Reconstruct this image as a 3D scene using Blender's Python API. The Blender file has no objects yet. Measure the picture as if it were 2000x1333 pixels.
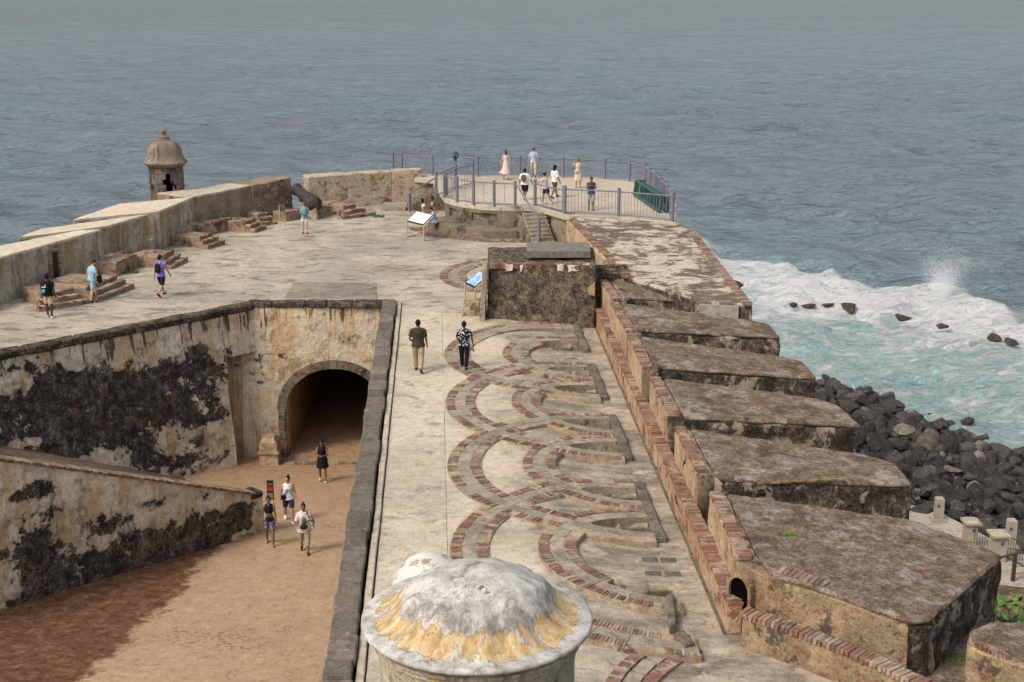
import bpy, bmesh, math, random
import numpy as np
from mathutils import Vector, Matrix, noise
random.seed(7)
S = bpy.context.scene
COL = S.collection
R = math.radians

# ------------------------------------------------------------------ camera
FPX, VH, CAMH = 2700.0, -60.0, 13.2           # focal length in photo pixels, horizon row, height over the terrace
PITCH = math.atan((666.5 - VH) / FPX)
cam_d = bpy.data.cameras.new('camera'); cam = bpy.data.objects.new('camera', cam_d); COL.objects.link(cam)
cam_d.sensor_width = 36.0; cam_d.lens = FPX / 2000 * 36.0
cam_d.clip_start = 0.5; cam_d.clip_end = 30000
cam.location = (0, 0, CAMH); cam.rotation_euler = (math.pi / 2 - PITCH, 0, 0)
S.camera = cam

# ------------------------------------------------------------------ sky, sun, exposure
SUN_EL, SUN_AZ = R(48), R(-128)               # azimuth from +Y (away from the camera), clockwise to +X
w = bpy.data.worlds.new('World'); S.world = w; w.use_nodes = True
wn = w.node_tree; wn.nodes.clear()
sky = wn.nodes.new('ShaderNodeTexSky'); sky.sky_type = 'NISHITA'; sky.sun_disc = False
sky.sun_elevation = SUN_EL; sky.sun_rotation = SUN_AZ
sky.air_density = 1.2; sky.dust_density = 4.0; sky.ozone_density = 1.0
hs = wn.nodes.new('ShaderNodeHueSaturation'); hs.inputs['Saturation'].default_value = 0.55
bg = wn.nodes.new('ShaderNodeBackground'); bg.inputs['Strength'].default_value = 0.14
wo = wn.nodes.new('ShaderNodeOutputWorld')
wn.links.new(sky.outputs[0], hs.inputs['Color']); wn.links.new(hs.outputs[0], bg.inputs['Color']); wn.links.new(bg.outputs[0], wo.inputs[0])
sun_d = bpy.data.lights.new('sun', 'SUN'); sun = bpy.data.objects.new('sun', sun_d); COL.objects.link(sun)
sun_d.energy = 1.5; sun_d.angle = R(14); sun_d.color = (1.0, 0.89, 0.75)
sd = Vector((math.sin(SUN_AZ) * math.cos(SUN_EL), math.cos(SUN_AZ) * math.cos(SUN_EL), math.sin(SUN_EL)))
sun.rotation_euler = (-sd).to_track_quat('-Z', 'Y').to_euler()
S.view_settings.view_transform = 'Standard'; S.view_settings.look = 'None'
S.view_settings.gamma = 1.0; S.view_settings.use_curve_mapping = False
S.view_settings.exposure = 0.38
S.cycles.max_bounces = 4; S.cycles.diffuse_bounces = 3; S.cycles.glossy_bounces = 2; S.cycles.transmission_bounces = 1
S.cycles.use_adaptive_sampling = True; S.cycles.adaptive_threshold = 0.02; S.cycles.caustics_reflective = False; S.cycles.caustics_refractive = False

# ------------------------------------------------------------------ survey: photo pixel -> world
CP, SP = math.cos(PITCH), math.sin(PITCH)
def ray(u, v):
    x = (u - 1000) / FPX; y = -(v - 666.5) / FPX
    return Vector((x, CP + y * SP, -SP + y * CP))
def P(u, v, z=0.0):                            # point of the horizontal plane z
    d = ray(u, v); return Vector((0, 0, CAMH)) + d * ((z - CAMH) / d.z)
def D(u, v, Y):                                # point of the upright plane y = Y
    d = ray(u, v); return Vector((0, 0, CAMH)) + d * (Y / d.y)
def PL(u, v, p0, n):                           # point of any plane
    d = ray(u, v); o = Vector((0, 0, CAMH)); return o + d * ((Vector(p0) - o).dot(n) / d.dot(n))

# ------------------------------------------------------------------ object helpers
def tag(o, label=None, cat=None, group=None, kind=None):
    if label: o['label'] = label
    if cat: o['category'] = cat
    if group: o['group'] = group
    if kind or (label and cat): o['kind'] = kind or 'thing'
    return o
def empty(name, loc=(0, 0, 0), rz=0, label=None, cat=None, group=None):
    o = bpy.data.objects.new(name, None); COL.objects.link(o)
    o.location = loc; o.rotation_euler = (0, 0, rz); o.empty_display_size = 0.2
    return tag(o, label, cat, group)
def link(name, me, mat=None, parent=None):
    if mat is not None and not me.materials: me.materials.append(mat)
    o = bpy.data.objects.new(name, me); COL.objects.link(o)
    if parent is not None: o.parent = parent
    return o
def mesh(name, v, f, smooth=False, angle=None):
    me = bpy.data.meshes.new(name); me.from_pydata([tuple(q) for q in v], [], f); me.update()
    if smooth:
        me.polygons.foreach_set('use_smooth', [True] * len(me.polygons))
        if angle: me.set_sharp_from_angle(angle=R(angle))
    return me
def ob(name, v, f, mat, parent=None, smooth=False, angle=None):
    return link(name, mesh(name, v, f, smooth, angle), mat, parent)
def rel(v, o):                                 # world points -> points local to a thing's Empty
    m = Matrix.LocRotScale(o.location, o.rotation_euler, None).inverted()
    return [m @ Vector(q) for q in v]
class MB:                                      # collects simple solids into one mesh
    def __init__(s): s.v = []; s.f = []
    def add(s, v, f):
        n = len(s.v); s.v += [Vector(q) for q in v]; s.f += [tuple(i + n for i in q) for q in f]
    def box(s, c, sz, rz=0, rx=0, ry=0):
        m = Matrix.Translation(c) @ Matrix.Rotation(rz, 4, 'Z') @ Matrix.Rotation(ry, 4, 'Y') @ Matrix.Rotation(rx, 4, 'X')
        hx, hy, hz = sz[0] / 2, sz[1] / 2, sz[2] / 2
        v = [m @ Vector((x, y, z)) for z in (-hz, hz) for x, y in ((-hx, -hy), (hx, -hy), (hx, hy), (-hx, hy))]
        s.add(v, BOXF)
    def tube(s, pts, r, n=8, cap=True):
        pts = [Vector(p) for p in pts]; rr = r if isinstance(r, (list, tuple)) else [r] * len(pts)
        v = []
        tg = [(pts[i + 1] - pts[i]).normalized() for i in range(len(pts) - 1) if (pts[i + 1] - pts[i]).length > 1e-9] or [Vector((0, 0, 1))]
        up = min((Vector((1, 0, 0)), Vector((0, 1, 0)), Vector((0, 0, 1))), key=lambda q: max(abs(t.dot(q)) for t in tg))   # one reference for the whole tube
        for i, p in enumerate(pts):
            a = pts[max(i - 1, 0)]; b = pts[min(i + 1, len(pts) - 1)]; t = (b - a)
            t = t.normalized() if t.length > 1e-9 else tg[0]
            x = t.cross(up).normalized(); y = t.cross(x)
            for k in range(n):
                q = 2 * math.pi * k / n; v.append(p + (x * math.cos(q) + y * math.sin(q)) * rr[i])
        f = [(i * n + k, i * n + (k + 1) % n, (i + 1) * n + (k + 1) % n, (i + 1) * n + k) for i in range(len(pts) - 1) for k in range(n)]
        if cap: f += [tuple(range(n))[::-1], tuple((len(pts) - 1) * n + k for k in range(n))]
        s.add(v, f)
    def lathe(s, prof, n=32, c=(0, 0, 0), a0=0):
        c = Vector(c); v = []; f = []
        for r_, z in prof:
            for k in range(n):
                q = 2 * math.pi * k / n + a0; v.append(c + Vector((r_ * math.cos(q), r_ * math.sin(q), z)))
        for i in range(len(prof) - 1):
            for k in range(n):
                f.append((i * n + k, i * n + (k + 1) % n, (i + 1) * n + (k + 1) % n, (i + 1) * n + k))
        f += [tuple(range(n))[::-1], tuple((len(prof) - 1) * n + k for k in range(n))]
        s.add(v, f)
    def ell(s, c, r, n=12, m=8, rot=None):
        c = Vector(c); v = []; f = []
        for i in range(m + 1):
            th = math.pi * i / m
            for k in range(n):
                q = 2 * math.pi * k / n
                p = Vector((r[0] * math.sin(th) * math.cos(q), r[1] * math.sin(th) * math.sin(q), r[2] * math.cos(th)))
                if rot is not None: p = rot @ p
                v.append(c + p)
        for i in range(m):
            for k in range(n):
                f.append((i * n + k, (i + 1) * n + k, (i + 1) * n + (k + 1) % n, i * n + (k + 1) % n))
        s.add(v, f)
    def build(s, name, mat, parent=None, smooth=False, angle=None):
        v = s.v
        if parent is not None and parent.parent is None: v = rel(v, parent)
        elif parent is not None: v = rel(v, parent.parent)
        return ob(name, v, s.f, mat, parent, smooth, angle)
BOXF = [(3, 2, 1, 0), (4, 5, 6, 7), (0, 1, 5, 4), (1, 2, 6, 5), (2, 3, 7, 6), (3, 0, 4, 7)]
def unit_box(name, jit=0.0, seed=0):
    rnd = random.Random(seed)
    bm = bmesh.new(); bmesh.ops.create_cube(bm, size=1.0)
    bmesh.ops.bevel(bm, geom=bm.edges[:], offset=0.06, segments=1, affect='EDGES')
    for q in bm.verts: q.co += Vector([rnd.uniform(-jit, jit) for _ in range(3)])
    bmesh.ops.recalc_face_normals(bm, faces=bm.faces[:])
    me = bpy.data.meshes.new(name); bm.to_mesh(me); bm.free(); return me
def fbm(p, sc, oct=3):
    return noise.fractal(Vector(p) * sc, 1.0, 2.0, oct)
def roughen(bm, cell, amp, sc=0.9, chip=0.0):
    bmesh.ops.triangulate(bm, faces=bm.faces[:])
    for _ in range(9):
        e = [q for q in bm.edges if q.calc_length() > cell]
        if not e: break
        bmesh.ops.subdivide_edges(bm, edges=e, cuts=1)
        bmesh.ops.triangulate(bm, faces=[q for q in bm.faces if len(q.verts) > 3])
    for q in bm.verts:
        p = q.co
        d = noise.noise_vector(p * sc) * amp + noise.noise_vector(p * sc * 4.1 + Vector((9, 4, 2))) * amp * 0.45
        q.co = p + d
def solid(name, top, bot, mat, parent=None, cell=0.3, amp=0.02, bevel=0.03, smooth=35, sc=0.9):
    """closed solid between two matching loops (top and bottom), worn and uneven"""
    n = len(top); bm = bmesh.new()
    a = [bm.verts.new(Vector(q)) for q in bot]; b = [bm.verts.new(Vector(q)) for q in top]
    bm.faces.new(a[::-1]); bm.faces.new(b)
    for i in range(n): bm.faces.new((a[i], a[(i + 1) % n], b[(i + 1) % n], b[i]))
    bmesh.ops.recalc_face_normals(bm, faces=bm.faces[:])
    if bevel: bmesh.ops.bevel(bm, geom=[e for e in bm.edges], offset=bevel, segments=1, affect='EDGES')
    if cell: roughen(bm, cell, amp, sc)
    if parent is not None:
        m = Matrix.LocRotScale(parent.location, parent.rotation_euler, None).inverted(); bm.transform(m)
    me = bpy.data.meshes.new(name); bm.to_mesh(me); bm.free()
    if smooth:
        me.polygons.foreach_set('use_smooth', [True] * len(me.polygons)); me.set_sharp_from_angle(angle=R(smooth))
    return link(name, me, mat, parent)
def prism(name, poly, zt, zb, mat, parent=None, **k):
    top = [Vector((q[0], q[1], q[2] if len(q) > 2 and zt is None else zt)) for q in poly]
    bot = [Vector((q[0], q[1], zb)) for q in poly]
    return solid(name, top, bot, mat, parent, **k)

# ------------------------------------------------------------------ material helpers
def srgb(r, g, b):
    return tuple(((c / 255) / 12.92 if c / 255 <= 0.04045 else ((c / 255 + 0.055) / 1.055) ** 2.4) for c in (r, g, b)) + (1.0,)
class MT:
    def __init__(s, name, rough=0.85, spec=0.25):
        s.m = bpy.data.materials.new(name); s.m.use_nodes = True; s.t = s.m.node_tree
        s.b = s.t.nodes['Principled BSDF']; s.b.inputs['Roughness'].default_value = rough
        s.b.inputs['Specular IOR Level'].default_value = spec
        s._pos = None
    def put(s, sock, val):
        if isinstance(val, bpy.types.NodeSocket): s.t.links.new(val, sock)
        elif isinstance(val, (tuple, list)) and sock.type == 'RGBA' and len(val) == 3: sock.default_value = tuple(val) + (1.0,)
        else: sock.default_value = val
    def n(s, typ, out=0, props=None, **ins):
        q = s.t.nodes.new(typ)
        for k, v in (props or {}).items(): setattr(q, k, v)
        for k, v in ins.items():
            key = int(k[1:]) if k[0] == 'i' and k[1:].isdigit() else k.replace('_', ' ')
            s.put(q.inputs[key], v)
        return q.outputs[out]
    @property
    def pos(s):
        if s._pos is None: s._pos = s.n('ShaderNodeNewGeometry')
        return s._pos
    def objc(s): return s.n('ShaderNodeTexCoord', out=3)
    def sc(s, x, y, z, vec=None): return s.n('ShaderNodeVectorMath', props={'operation': 'MULTIPLY'}, i0=vec or s.pos, i1=(x, y, z))
    def noise(s, scale, detail=5, rough=0.55, vec=None, dist=0.0, out=0):
        detail = min(detail, 8 if scale < 1.2 else 6 if scale < 3.5 else 5 if scale < 9 else 4)
        q = s.n('ShaderNodeTexNoise', out=out, Vector=vec or s.pos, Scale=scale, Detail=detail, Roughness=rough, Distortion=dist)
        if out: return q
        return s.math('MULTIPLY_ADD', q, 1.8, -0.4)     # stretched to fill 0..1
    def vor(s, scale, vec=None, feature='F1', out=0, rnd=1.0):
        return s.n('ShaderNodeTexVoronoi', out=out, props={'feature': feature}, Vector=vec or s.pos, Scale=scale, Randomness=rnd)
    def math(s, op, a, b=0.0, c=0.0, clamp=False):
        return s.n('ShaderNodeMath', props={'operation': op, 'use_clamp': clamp}, i0=a, i1=b, i2=c)
    def step(s, x, lo, hi): return s.n('ShaderNodeMapRange', props={'interpolation_type': 'SMOOTHSTEP'}, Value=x, From_Min=lo, From_Max=hi)
    def mix(s, fac, a, b, mode='MIX'):
        q = s.t.nodes.new('ShaderNodeMix'); q.data_type = 'RGBA'; q.blend_type = mode
        s.put(q.inputs[0], fac); s.put(q.inputs[6], a); s.put(q.inputs[7], b); return q.outputs[2]
    def ramp(s, fac, stops):
        q = s.t.nodes.new('ShaderNodeValToRGB'); s.put(q.inputs[0], fac); e = q.color_ramp.elements
        while len(e) > 1: e.remove(e[-1])
        for i, (p, c) in enumerate(stops):
            x = e[0] if i == 0 else e.new(p)
            x.position = p; x.color = tuple(c) + ((1.0,) if len(c) == 3 else ())
        return q.outputs[0]
    def blob(s, c, r_, wgt):                    # a soft ellipsoidal patch in the place itself
        d = s.n('ShaderNodeVectorMath', props={'operation': 'SUBTRACT'}, i0=s.pos, i1=tuple(c))
        d = s.n('ShaderNodeVectorMath', props={'operation': 'DIVIDE'}, i0=d, i1=tuple(r_))
        l = s.n('ShaderNodeVectorMath', out=1, props={'operation': 'LENGTH'}, i0=d)
        return s.math('MULTIPLY', s.step(l, 1.25, 0.35), wgt)
    def bump(s, h, strength=0.4, dist=0.05, prev=None):
        q = s.t.nodes.new('ShaderNodeBump'); s.put(q.inputs['Height'], h)
        q.inputs['Strength'].default_value = strength; q.inputs['Distance'].default_value = dist
        if prev is not None: s.t.links.new(prev, q.inputs['Normal'])
        return q.outputs[0]
    def grainy(s, color, sc=5.5, lo=0.45, hi=1.38):      # coarse weathered grain, pits and grit
        g = s.noise(sc, 10, 0.86); k = s.noise(sc * 4.3, 5, 0.8)
        v = s.math('ADD', s.math('MULTIPLY', g, 0.6), s.math('MULTIPLY', k, 0.4))
        m = s.ramp(v, [(0.24, (lo * .8, lo * .78, lo * .76)), (0.42, (0.88, 0.875, 0.87)), (0.58, (1.06, 1.06, 1.06)), (0.76, (hi, hi, hi * .99))])
        return s.mix(1.0, color, m, 'MULTIPLY')
    def done(s, color, normal=None, rough=None):
        s.put(s.b.inputs['Base Color'], color)
        if normal is not None: s.put(s.b.inputs['Normal'], normal)
        if rough is not None: s.put(s.b.inputs['Roughness'], rough)
        return s.m
def plain(name, c, rough=0.7, metal=0.0, var=0.12, sc=14, spec=0.3):
    t = MT(name, rough, spec); t.b.inputs['Metallic'].default_value = metal
    nz = t.noise(sc, 4, 0.6); lo = tuple(q * (1 - var) for q in c[:3]); hi = tuple(min(1, q * (1 + var)) for q in c[:3])
    return t.done(t.ramp(nz, [(0.3, lo), (0.7, hi)]), t.bump(nz, 0.12, 0.01))

# ------------------------------------------------------------------ materials of the place
def wall_mat(name, cream=(0.64, 0.55, 0.425), cream2=(0.47, 0.395, 0.30), ochre=(0.52, 0.31, 0.125), blobs=(), thr=0.70, orange=0.58, grey=0.62, stones=0.0, oamt=0.8, toprun=None, flake=.66):
    """old lime plaster: cream coats, ochre runs, grey runs and a black biological crust with lichen"""
    t = MT(name, 0.92, 0.15)
    base = t.mix(t.step(t.noise(0.8, 7, 0.62), 0.30, 0.75), cream, cream2)
    fine = t.noise(16, 6, 0.7)
    base = t.mix(t.math('MULTIPLY', t.step(fine, 0.45, 0.9), 0.45), base, tuple(q * 0.55 for q in cream2))
    run = t.noise(1.0, 6, 0.62, vec=t.sc(1.9, 1.9, 0.20), dist=0.5)
    patch = t.noise(0.5, 5, 0.6)
    om = t.step(t.math('ADD', t.math('MULTIPLY', run, 0.6), t.math('MULTIPLY', patch, 0.4)), orange - 0.06, orange + 0.12)
    base = t.mix(t.math('MULTIPLY', om, oamt), base, ochre)
    run2 = t.noise(1.0, 6, 0.68, vec=t.sc(3.4, 3.4, 0.26), dist=0.3)
    gm = t.step(run2, grey - 0.04, grey + 0.16)
    base = t.mix(t.math('MULTIPLY', gm, 0.65), base, (0.13, 0.112, 0.095))
    # plaster that has flaked off: shallow islands of browner undercoat
    fl = t.noise(1.6, 10, 0.68, dist=0.3); flm = t.step(fl, flake, flake + .03)
    base = t.mix(t.math('MULTIPLY', flm, 0.6), base, (0.27, 0.19, 0.12))
    if toprun is not None:
        zt_ = t.n('ShaderNodeSeparateXYZ', out=2, Vector=t.pos); r3 = t.noise(1.0, 7, .68, vec=t.sc(2.6, 2.6, .22), dist=.3)
        tm = t.step(t.math('ADD', r3, t.math('MULTIPLY', t.step(zt_, toprun - 1.7, toprun), .22)), .76, .84)
        base = t.mix(t.math('MULTIPLY', tm, .85), base, (0.035, 0.029, 0.024))
    big = t.noise(0.62, 14, 0.70, dist=0.35)
    big = t.math('ADD', t.math('MULTIPLY', big, 1.0), t.math('MULTIPLY', t.math('SUBTRACT', t.noise(2.0, 10, 0.7), .5), 0.35))
    tot = big
    for c, r_, wgt in blobs: tot = t.math('ADD', tot, t.blob(c, r_, wgt))
    bm_ = t.step(tot, thr, thr + 0.05)
    halo = t.step(tot, thr - 0.16, thr + 0.02)
    base = t.mix(t.math('MULTIPLY', halo, 0.45), base, (0.27, 0.235, 0.20))
    lich = t.noise(3.6, 10, 0.75)
    spk = t.noise(17, 5, 0.75)
    cr = t.ramp(t.math('ADD', t.math('MULTIPLY', lich, 0.55), t.math('MULTIPLY', spk, 0.45)),
                [(0.24, (0.010, 0.009, 0.008)), (0.44, (0.034, 0.028, 0.024)), (0.60, (0.105, 0.087, 0.073)), (0.75, (0.34, 0.295, 0.245))])
    rb = t.step(t.noise(1.5, 6, 0.65), 0.68, 0.80)
    cr = t.mix(t.math('MULTIPLY', rb, 0.6), cr, (0.20, 0.085, 0.045))
    wash = t.noise(0.9, 9, 0.72, vec=t.sc(1.3, 1.3, 0.7)); cr = t.mix(t.math('MULTIPLY', t.step(wash, 0.56, 0.84), 0.65), cr, (0.32, 0.275, 0.225))
    pale = t.step(t.noise(1.7, 6, 0.6), 0.80, 0.82)
    cr = t.mix(t.math('MULTIPLY', pale, 0.85), cr, (0.50, 0.43, 0.33))
    if stones:
        dv = t.n('ShaderNodeVectorMath', props={'operation': 'ADD'}, i0=t.pos, i1=t.n('ShaderNodeVectorMath', props={'operation': 'SCALE'}, i0=t.noise(2.5, 4, .6, out=1), Scale=.25))
        st_ = t.vor(4.6, vec=dv, feature='DISTANCE_TO_EDGE'); zz = t.n('ShaderNodeSeparateXYZ', out=2, Vector=t.pos)
        cr = t.mix(t.math('MULTIPLY', t.math('MULTIPLY', t.step(st_, 0.13, 0.02), t.step(t.noise(.7, 5, .6), .48, .62)), stones), cr, (0.24, 0.18, 0.125))
    col = t.mix(bm_, base, cr)
    nb = t.bump(t.math('ADD', t.math('ADD', t.math('MULTIPLY', bm_, -0.6), t.math('MULTIPLY', flm, -0.25)), t.math('MULTIPLY', lich, 0.8)), 0.8, 0.08)
    nb = t.bump(fine, 0.4, 0.02, nb)
    return t.done(t.grainy(col, 4.5, .5, 1.3), nb)

def floor_mat(name, a, b, dark, dirt=0.60, lines=True, sc=1.0, red=None, dirtamt=0.7, dirtx=0.6):
    t = MT(name, 0.9, 0.18)
    c = t.mix(t.step(t.noise(0.20 * sc, 7, 0.62), 0.30, 0.72), a, b)
    c = t.mix(t.math('MULTIPLY', t.step(t.noise(0.55 * sc, 8, 0.66, vec=t.sc(dirtx, 1.3, 1), dist=0.4), 0.50, 0.85), 0.55), c, tuple(p * 0.62 + q * 0.38 for p, q in zip(b, dark)))
    st = t.noise(1.0 * sc, 9, 0.70, vec=t.sc(dirtx, 1.6, 1.0), dist=0.6)
    c = t.mix(t.math('MULTIPLY', t.step(st, dirt - 0.04, dirt + 0.2), dirtamt), c, dark)
    st2 = t.noise(3.4 * sc, 9, 0.76, vec=t.sc(dirtx * .8, 2.0, 1.0))
    c = t.mix(t.math('MULTIPLY', t.step(st2, 0.66, 0.82), 0.6), c, tuple(q * 0.6 for q in dark))
    f = t.noise(22, 5, 0.75); c = t.mix(t.math('MULTIPLY', t.step(f, 0.5, 1.0), 0.4), c, tuple(q * 0.8 for q in dark))
    wht = t.noise(1.7 * sc, 10, 0.72, dist=0.5); c = t.mix(t.math('MULTIPLY', t.step(wht, 0.64, 0.80), 0.5), c, tuple(min(1, q * 1.2) for q in a))
    h = t.math('ADD', f, t.math('MULTIPLY', st, 1.5))
    if lines:
        ck = t.vor(0.26, vec=t.n('ShaderNodeVectorMath', props={'operation': 'ADD'}, i0=t.pos, i1=t.n('ShaderNodeVectorMath', props={'operation': 'SCALE'}, i0=t.noise(1.5, 5, 0.6, out=1), Scale=0.9)), feature='DISTANCE_TO_EDGE')
        km = t.math('MULTIPLY', t.step(ck, 0.007, 0.002), t.step(t.noise(0.25, 3, 0.5), 0.55, 0.75))
        c = t.mix(t.math('MULTIPLY', km, 0.55), c, (0.13, 0.11, 0.085))
    return t.done(t.grainy(c, 4.0, .42, 1.22), t.bump(h, 0.35, 0.03))

M = {}
M['terrace'] = floor_mat('terrace_concrete', (0.49, 0.42, 0.325), (0.36, 0.31, 0.245), (0.16, 0.138, 0.115), dirt=0.52, dirtamt=.8, dirtx=.8)
M['walkcols'] = None
def gun_mat():
    t = MT('gun_floor_plaster', .9, .18)
    ax, ay = AYv; tt = t.math('SUBTRACT', t.n('ShaderNodeVectorMath', out=1, props={'operation': 'DOT_PRODUCT'}, i0=t.pos, i1=(ax, ay, 0)), AY0)
    c = t.mix(t.step(t.noise(.4, 7, .65), .3, .7), (0.58, 0.49, 0.365), (0.47, 0.40, 0.30))
    g = t.mix(t.step(t.noise(.9, 9, .72, vec=t.sc(.7, 1.5, 1)), .3, .75), (0.41, 0.345, 0.26), (0.185, 0.155, 0.12))
    m = t.step(t.math('ADD', tt, t.math('MULTIPLY', t.noise(.5, 7, .66, dist=.4), 4.5)), -1.6, .9)
    c = t.mix(m, c, g)
    pl = t.noise(1.1, 10, .72, dist=.5); c = t.mix(t.math('MULTIPLY', t.step(pl, .58, .74), .7), c, (0.56, 0.47, 0.36))
    st_ = t.noise(2.2, 9, .75, vec=t.sc(.5, 1.7, 1)); c = t.mix(t.math('MULTIPLY', t.step(st_, .62, .85), .65), c, (0.12, 0.105, 0.085))
    f = t.noise(20, 5, .75); c = t.mix(t.math('MULTIPLY', t.step(f, .5, 1.0), .4), c, (0.14, 0.12, 0.10))
    zz = t.n('ShaderNodeSeparateXYZ', out=2, Vector=t.pos); c = t.mix(t.step(zz, -.36, -.46), c, t.ramp(st_, [(.3, (.10, .065, .045)), (.7, (.20, .14, .10))]))
    return t.done(t.grainy(c, 4.0, .42, 1.25), t.bump(t.math('ADD', f, t.math('MULTIPLY', st_, 1.5)), .4, .03))
AYv = (0.9985, 0.0547); AY0 = 2.91 * 0.9985 + 41.72 * 0.0547
M['gunfloor'] = gun_mat()
M['walk'] = floor_mat('walkway_lime', (0.57, 0.49, 0.37), (0.46, 0.39, 0.295), (0.20, 0.17, 0.13), dirt=0.60, dirtx=1.1)
M['deck'] = floor_mat('platform_concrete', (0.52, 0.45, 0.35), (0.44, 0.38, 0.295), (0.26, 0.22, 0.17), dirt=0.64, lines=False)
M['path'] = floor_mat('shore_path', (0.52, 0.46, 0.38), (0.44, 0.39, 0.31), (0.26, 0.22, 0.18), lines=False)

def ramp_mat():
    t = MT('ramp_dirt', 0.95, 0.1)
    # worn sand track beside a belt of red earth
    f = t.noise(0.5, 9, 0.72); g = t.noise(3.2, 10, 0.76); h = t.noise(20, 5, 0.78)
    sand = t.ramp(g, [(0.10, (0.30, 0.19, 0.11)), (0.42, (0.43, 0.295, 0.18)), (0.80, (0.50, 0.36, 0.235))])
    earth = t.ramp(g, [(0.15, (0.060, 0.032, 0.020)), (0.45, (0.135, 0.065, 0.036)), (0.68, (0.21, 0.115, 0.065)), (0.85, (0.33, 0.22, 0.14))])
    a = P(170, 1333, -4.2); b = P(480, 1010, -5.4); d = (b - a); nrm = Vector((-d.y, d.x, 0)).normalized()
    sdv = t.n('ShaderNodeVectorMath', out=1, props={'operation': 'DOT_PRODUCT'}, i0=t.pos, i1=tuple(nrm))
    sdv = t.math('SUBTRACT', sdv, nrm.dot(a))
    sdv = t.math('ADD', sdv, t.math('ADD', t.math('MULTIPLY', t.math('SUBTRACT', f, 0.5), 1.5), t.math('MULTIPLY', t.math('SUBTRACT', t.noise(3.0, 6, .75), 0.5), .8)))
    yy = t.n('ShaderNodeSeparateXYZ', out=1, Vector=t.pos)
    yy = t.math('ADD', yy, t.math('MULTIPLY', t.math('SUBTRACT', t.noise(.4, 5, .6), .5), 4.0))
    m = t.math('MULTIPLY', t.step(sdv, -0.15, 0.35), t.step(yy, 45.5, 43.0))
    c = t.mix(m, sand, earth)
    pebm = t.math('MULTIPLY', t.step(t.noise(0.42, 7, 0.68), 0.48, 0.75), t.math('SUBTRACT', 1.0, m))
    red = t.mix(t.step(t.noise(7, 9, 0.78), 0.40, 0.66), (0.50, 0.37, 0.245), (0.22, 0.105, 0.055))
    c = t.mix(t.math('MULTIPLY', pebm, 0.85), c, red)
    ped = t.step(yy, 46.0, 54.0); c = t.mix(t.math('MULTIPLY', t.math('MULTIPLY', ped, t.step(g, .35, .6)), .6), c, (0.23, 0.12, 0.06))
    c = t.mix(t.math('MULTIPLY', t.step(h, 0.55, 1.0), 0.45), c, (0.15, 0.085, 0.045))
    return t.done(t.grainy(c, 7.0, .68, 1.15), t.bump(t.math('ADD', h, t.math('MULTIPLY', g, 1.2)), 0.5, 0.04))
M['ramp'] = ramp_mat()

def roof_mat(name, base=((0.060, 0.043, 0.030), (0.19, 0.138, 0.096), (0.46, 0.37, 0.28)), pale=0.56, paleamt=0.75, palec=(0.40, 0.36, 0.31)):
    t = MT(name, 0.95, 0.1)
    g = t.noise(2.6, 11, 0.82); f = t.noise(14, 5, 0.8)
    c = t.ramp(t.math('ADD', t.math('MULTIPLY', g, 0.6), t.math('MULTIPLY', f, 0.4)), [(0.22, base[0]), (0.48, base[1]), (0.76, base[2])])
    b = t.noise(0.7, 11, 0.76, dist=0.6); c = t.mix(t.math('MULTIPLY', t.step(b, 0.48, 0.70), 0.75), c, tuple(q * 0.5 for q in base[1]))
    r_ = t.noise(0.75, 8, 0.72); c = t.mix(t.math('MULTIPLY', t.step(r_, 0.62, 0.80), 0.6), c, (0.23, 0.10, 0.055))
    wh = t.noise(0.9, 14, 0.80, dist=0.4); c = t.mix(t.math('MULTIPLY', t.step(wh, pale - 0.03, pale + 0.14), paleamt), c, palec)
    return t.done(t.grainy(c, 5.0, .28, 1.75), t.bump(t.math('ADD', g, f), 0.8, 0.05))
M['roof'] = roof_mat('merlon_roof')
def slab_mat():
    t = MT('slab_whitewash', 0.92, 0.15)
    g = t.noise(1.3, 13, 0.78, vec=t.sc(0.9, 1.15, 1), dist=0.5); f = t.noise(20, 5, 0.75)
    big = t.noise(0.30, 6, 0.65)
    v = t.math('ADD', t.math('MULTIPLY', g, 0.6), t.math('MULTIPLY', big, 0.4))
    c = t.ramp(v, [(0.30, (0.56, 0.48, 0.38)), (0.46, (0.52, 0.44, 0.34)), (0.49, (0.20, 0.15, 0.11)), (0.60, (0.13, 0.098, 0.072)), (0.75, (0.20, 0.15, 0.11))])
    c = t.mix(t.math('MULTIPLY', t.step(f, 0.5, 1.0), 0.5), c, (0.10, 0.075, 0.055))
    return t.done(t.grainy(c, 4.0, .4, 1.2), t.bump(t.math('ADD', f, t.math('MULTIPLY', v, -4.0)), 0.5, 0.03))
M['slab'] = slab_mat()
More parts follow.
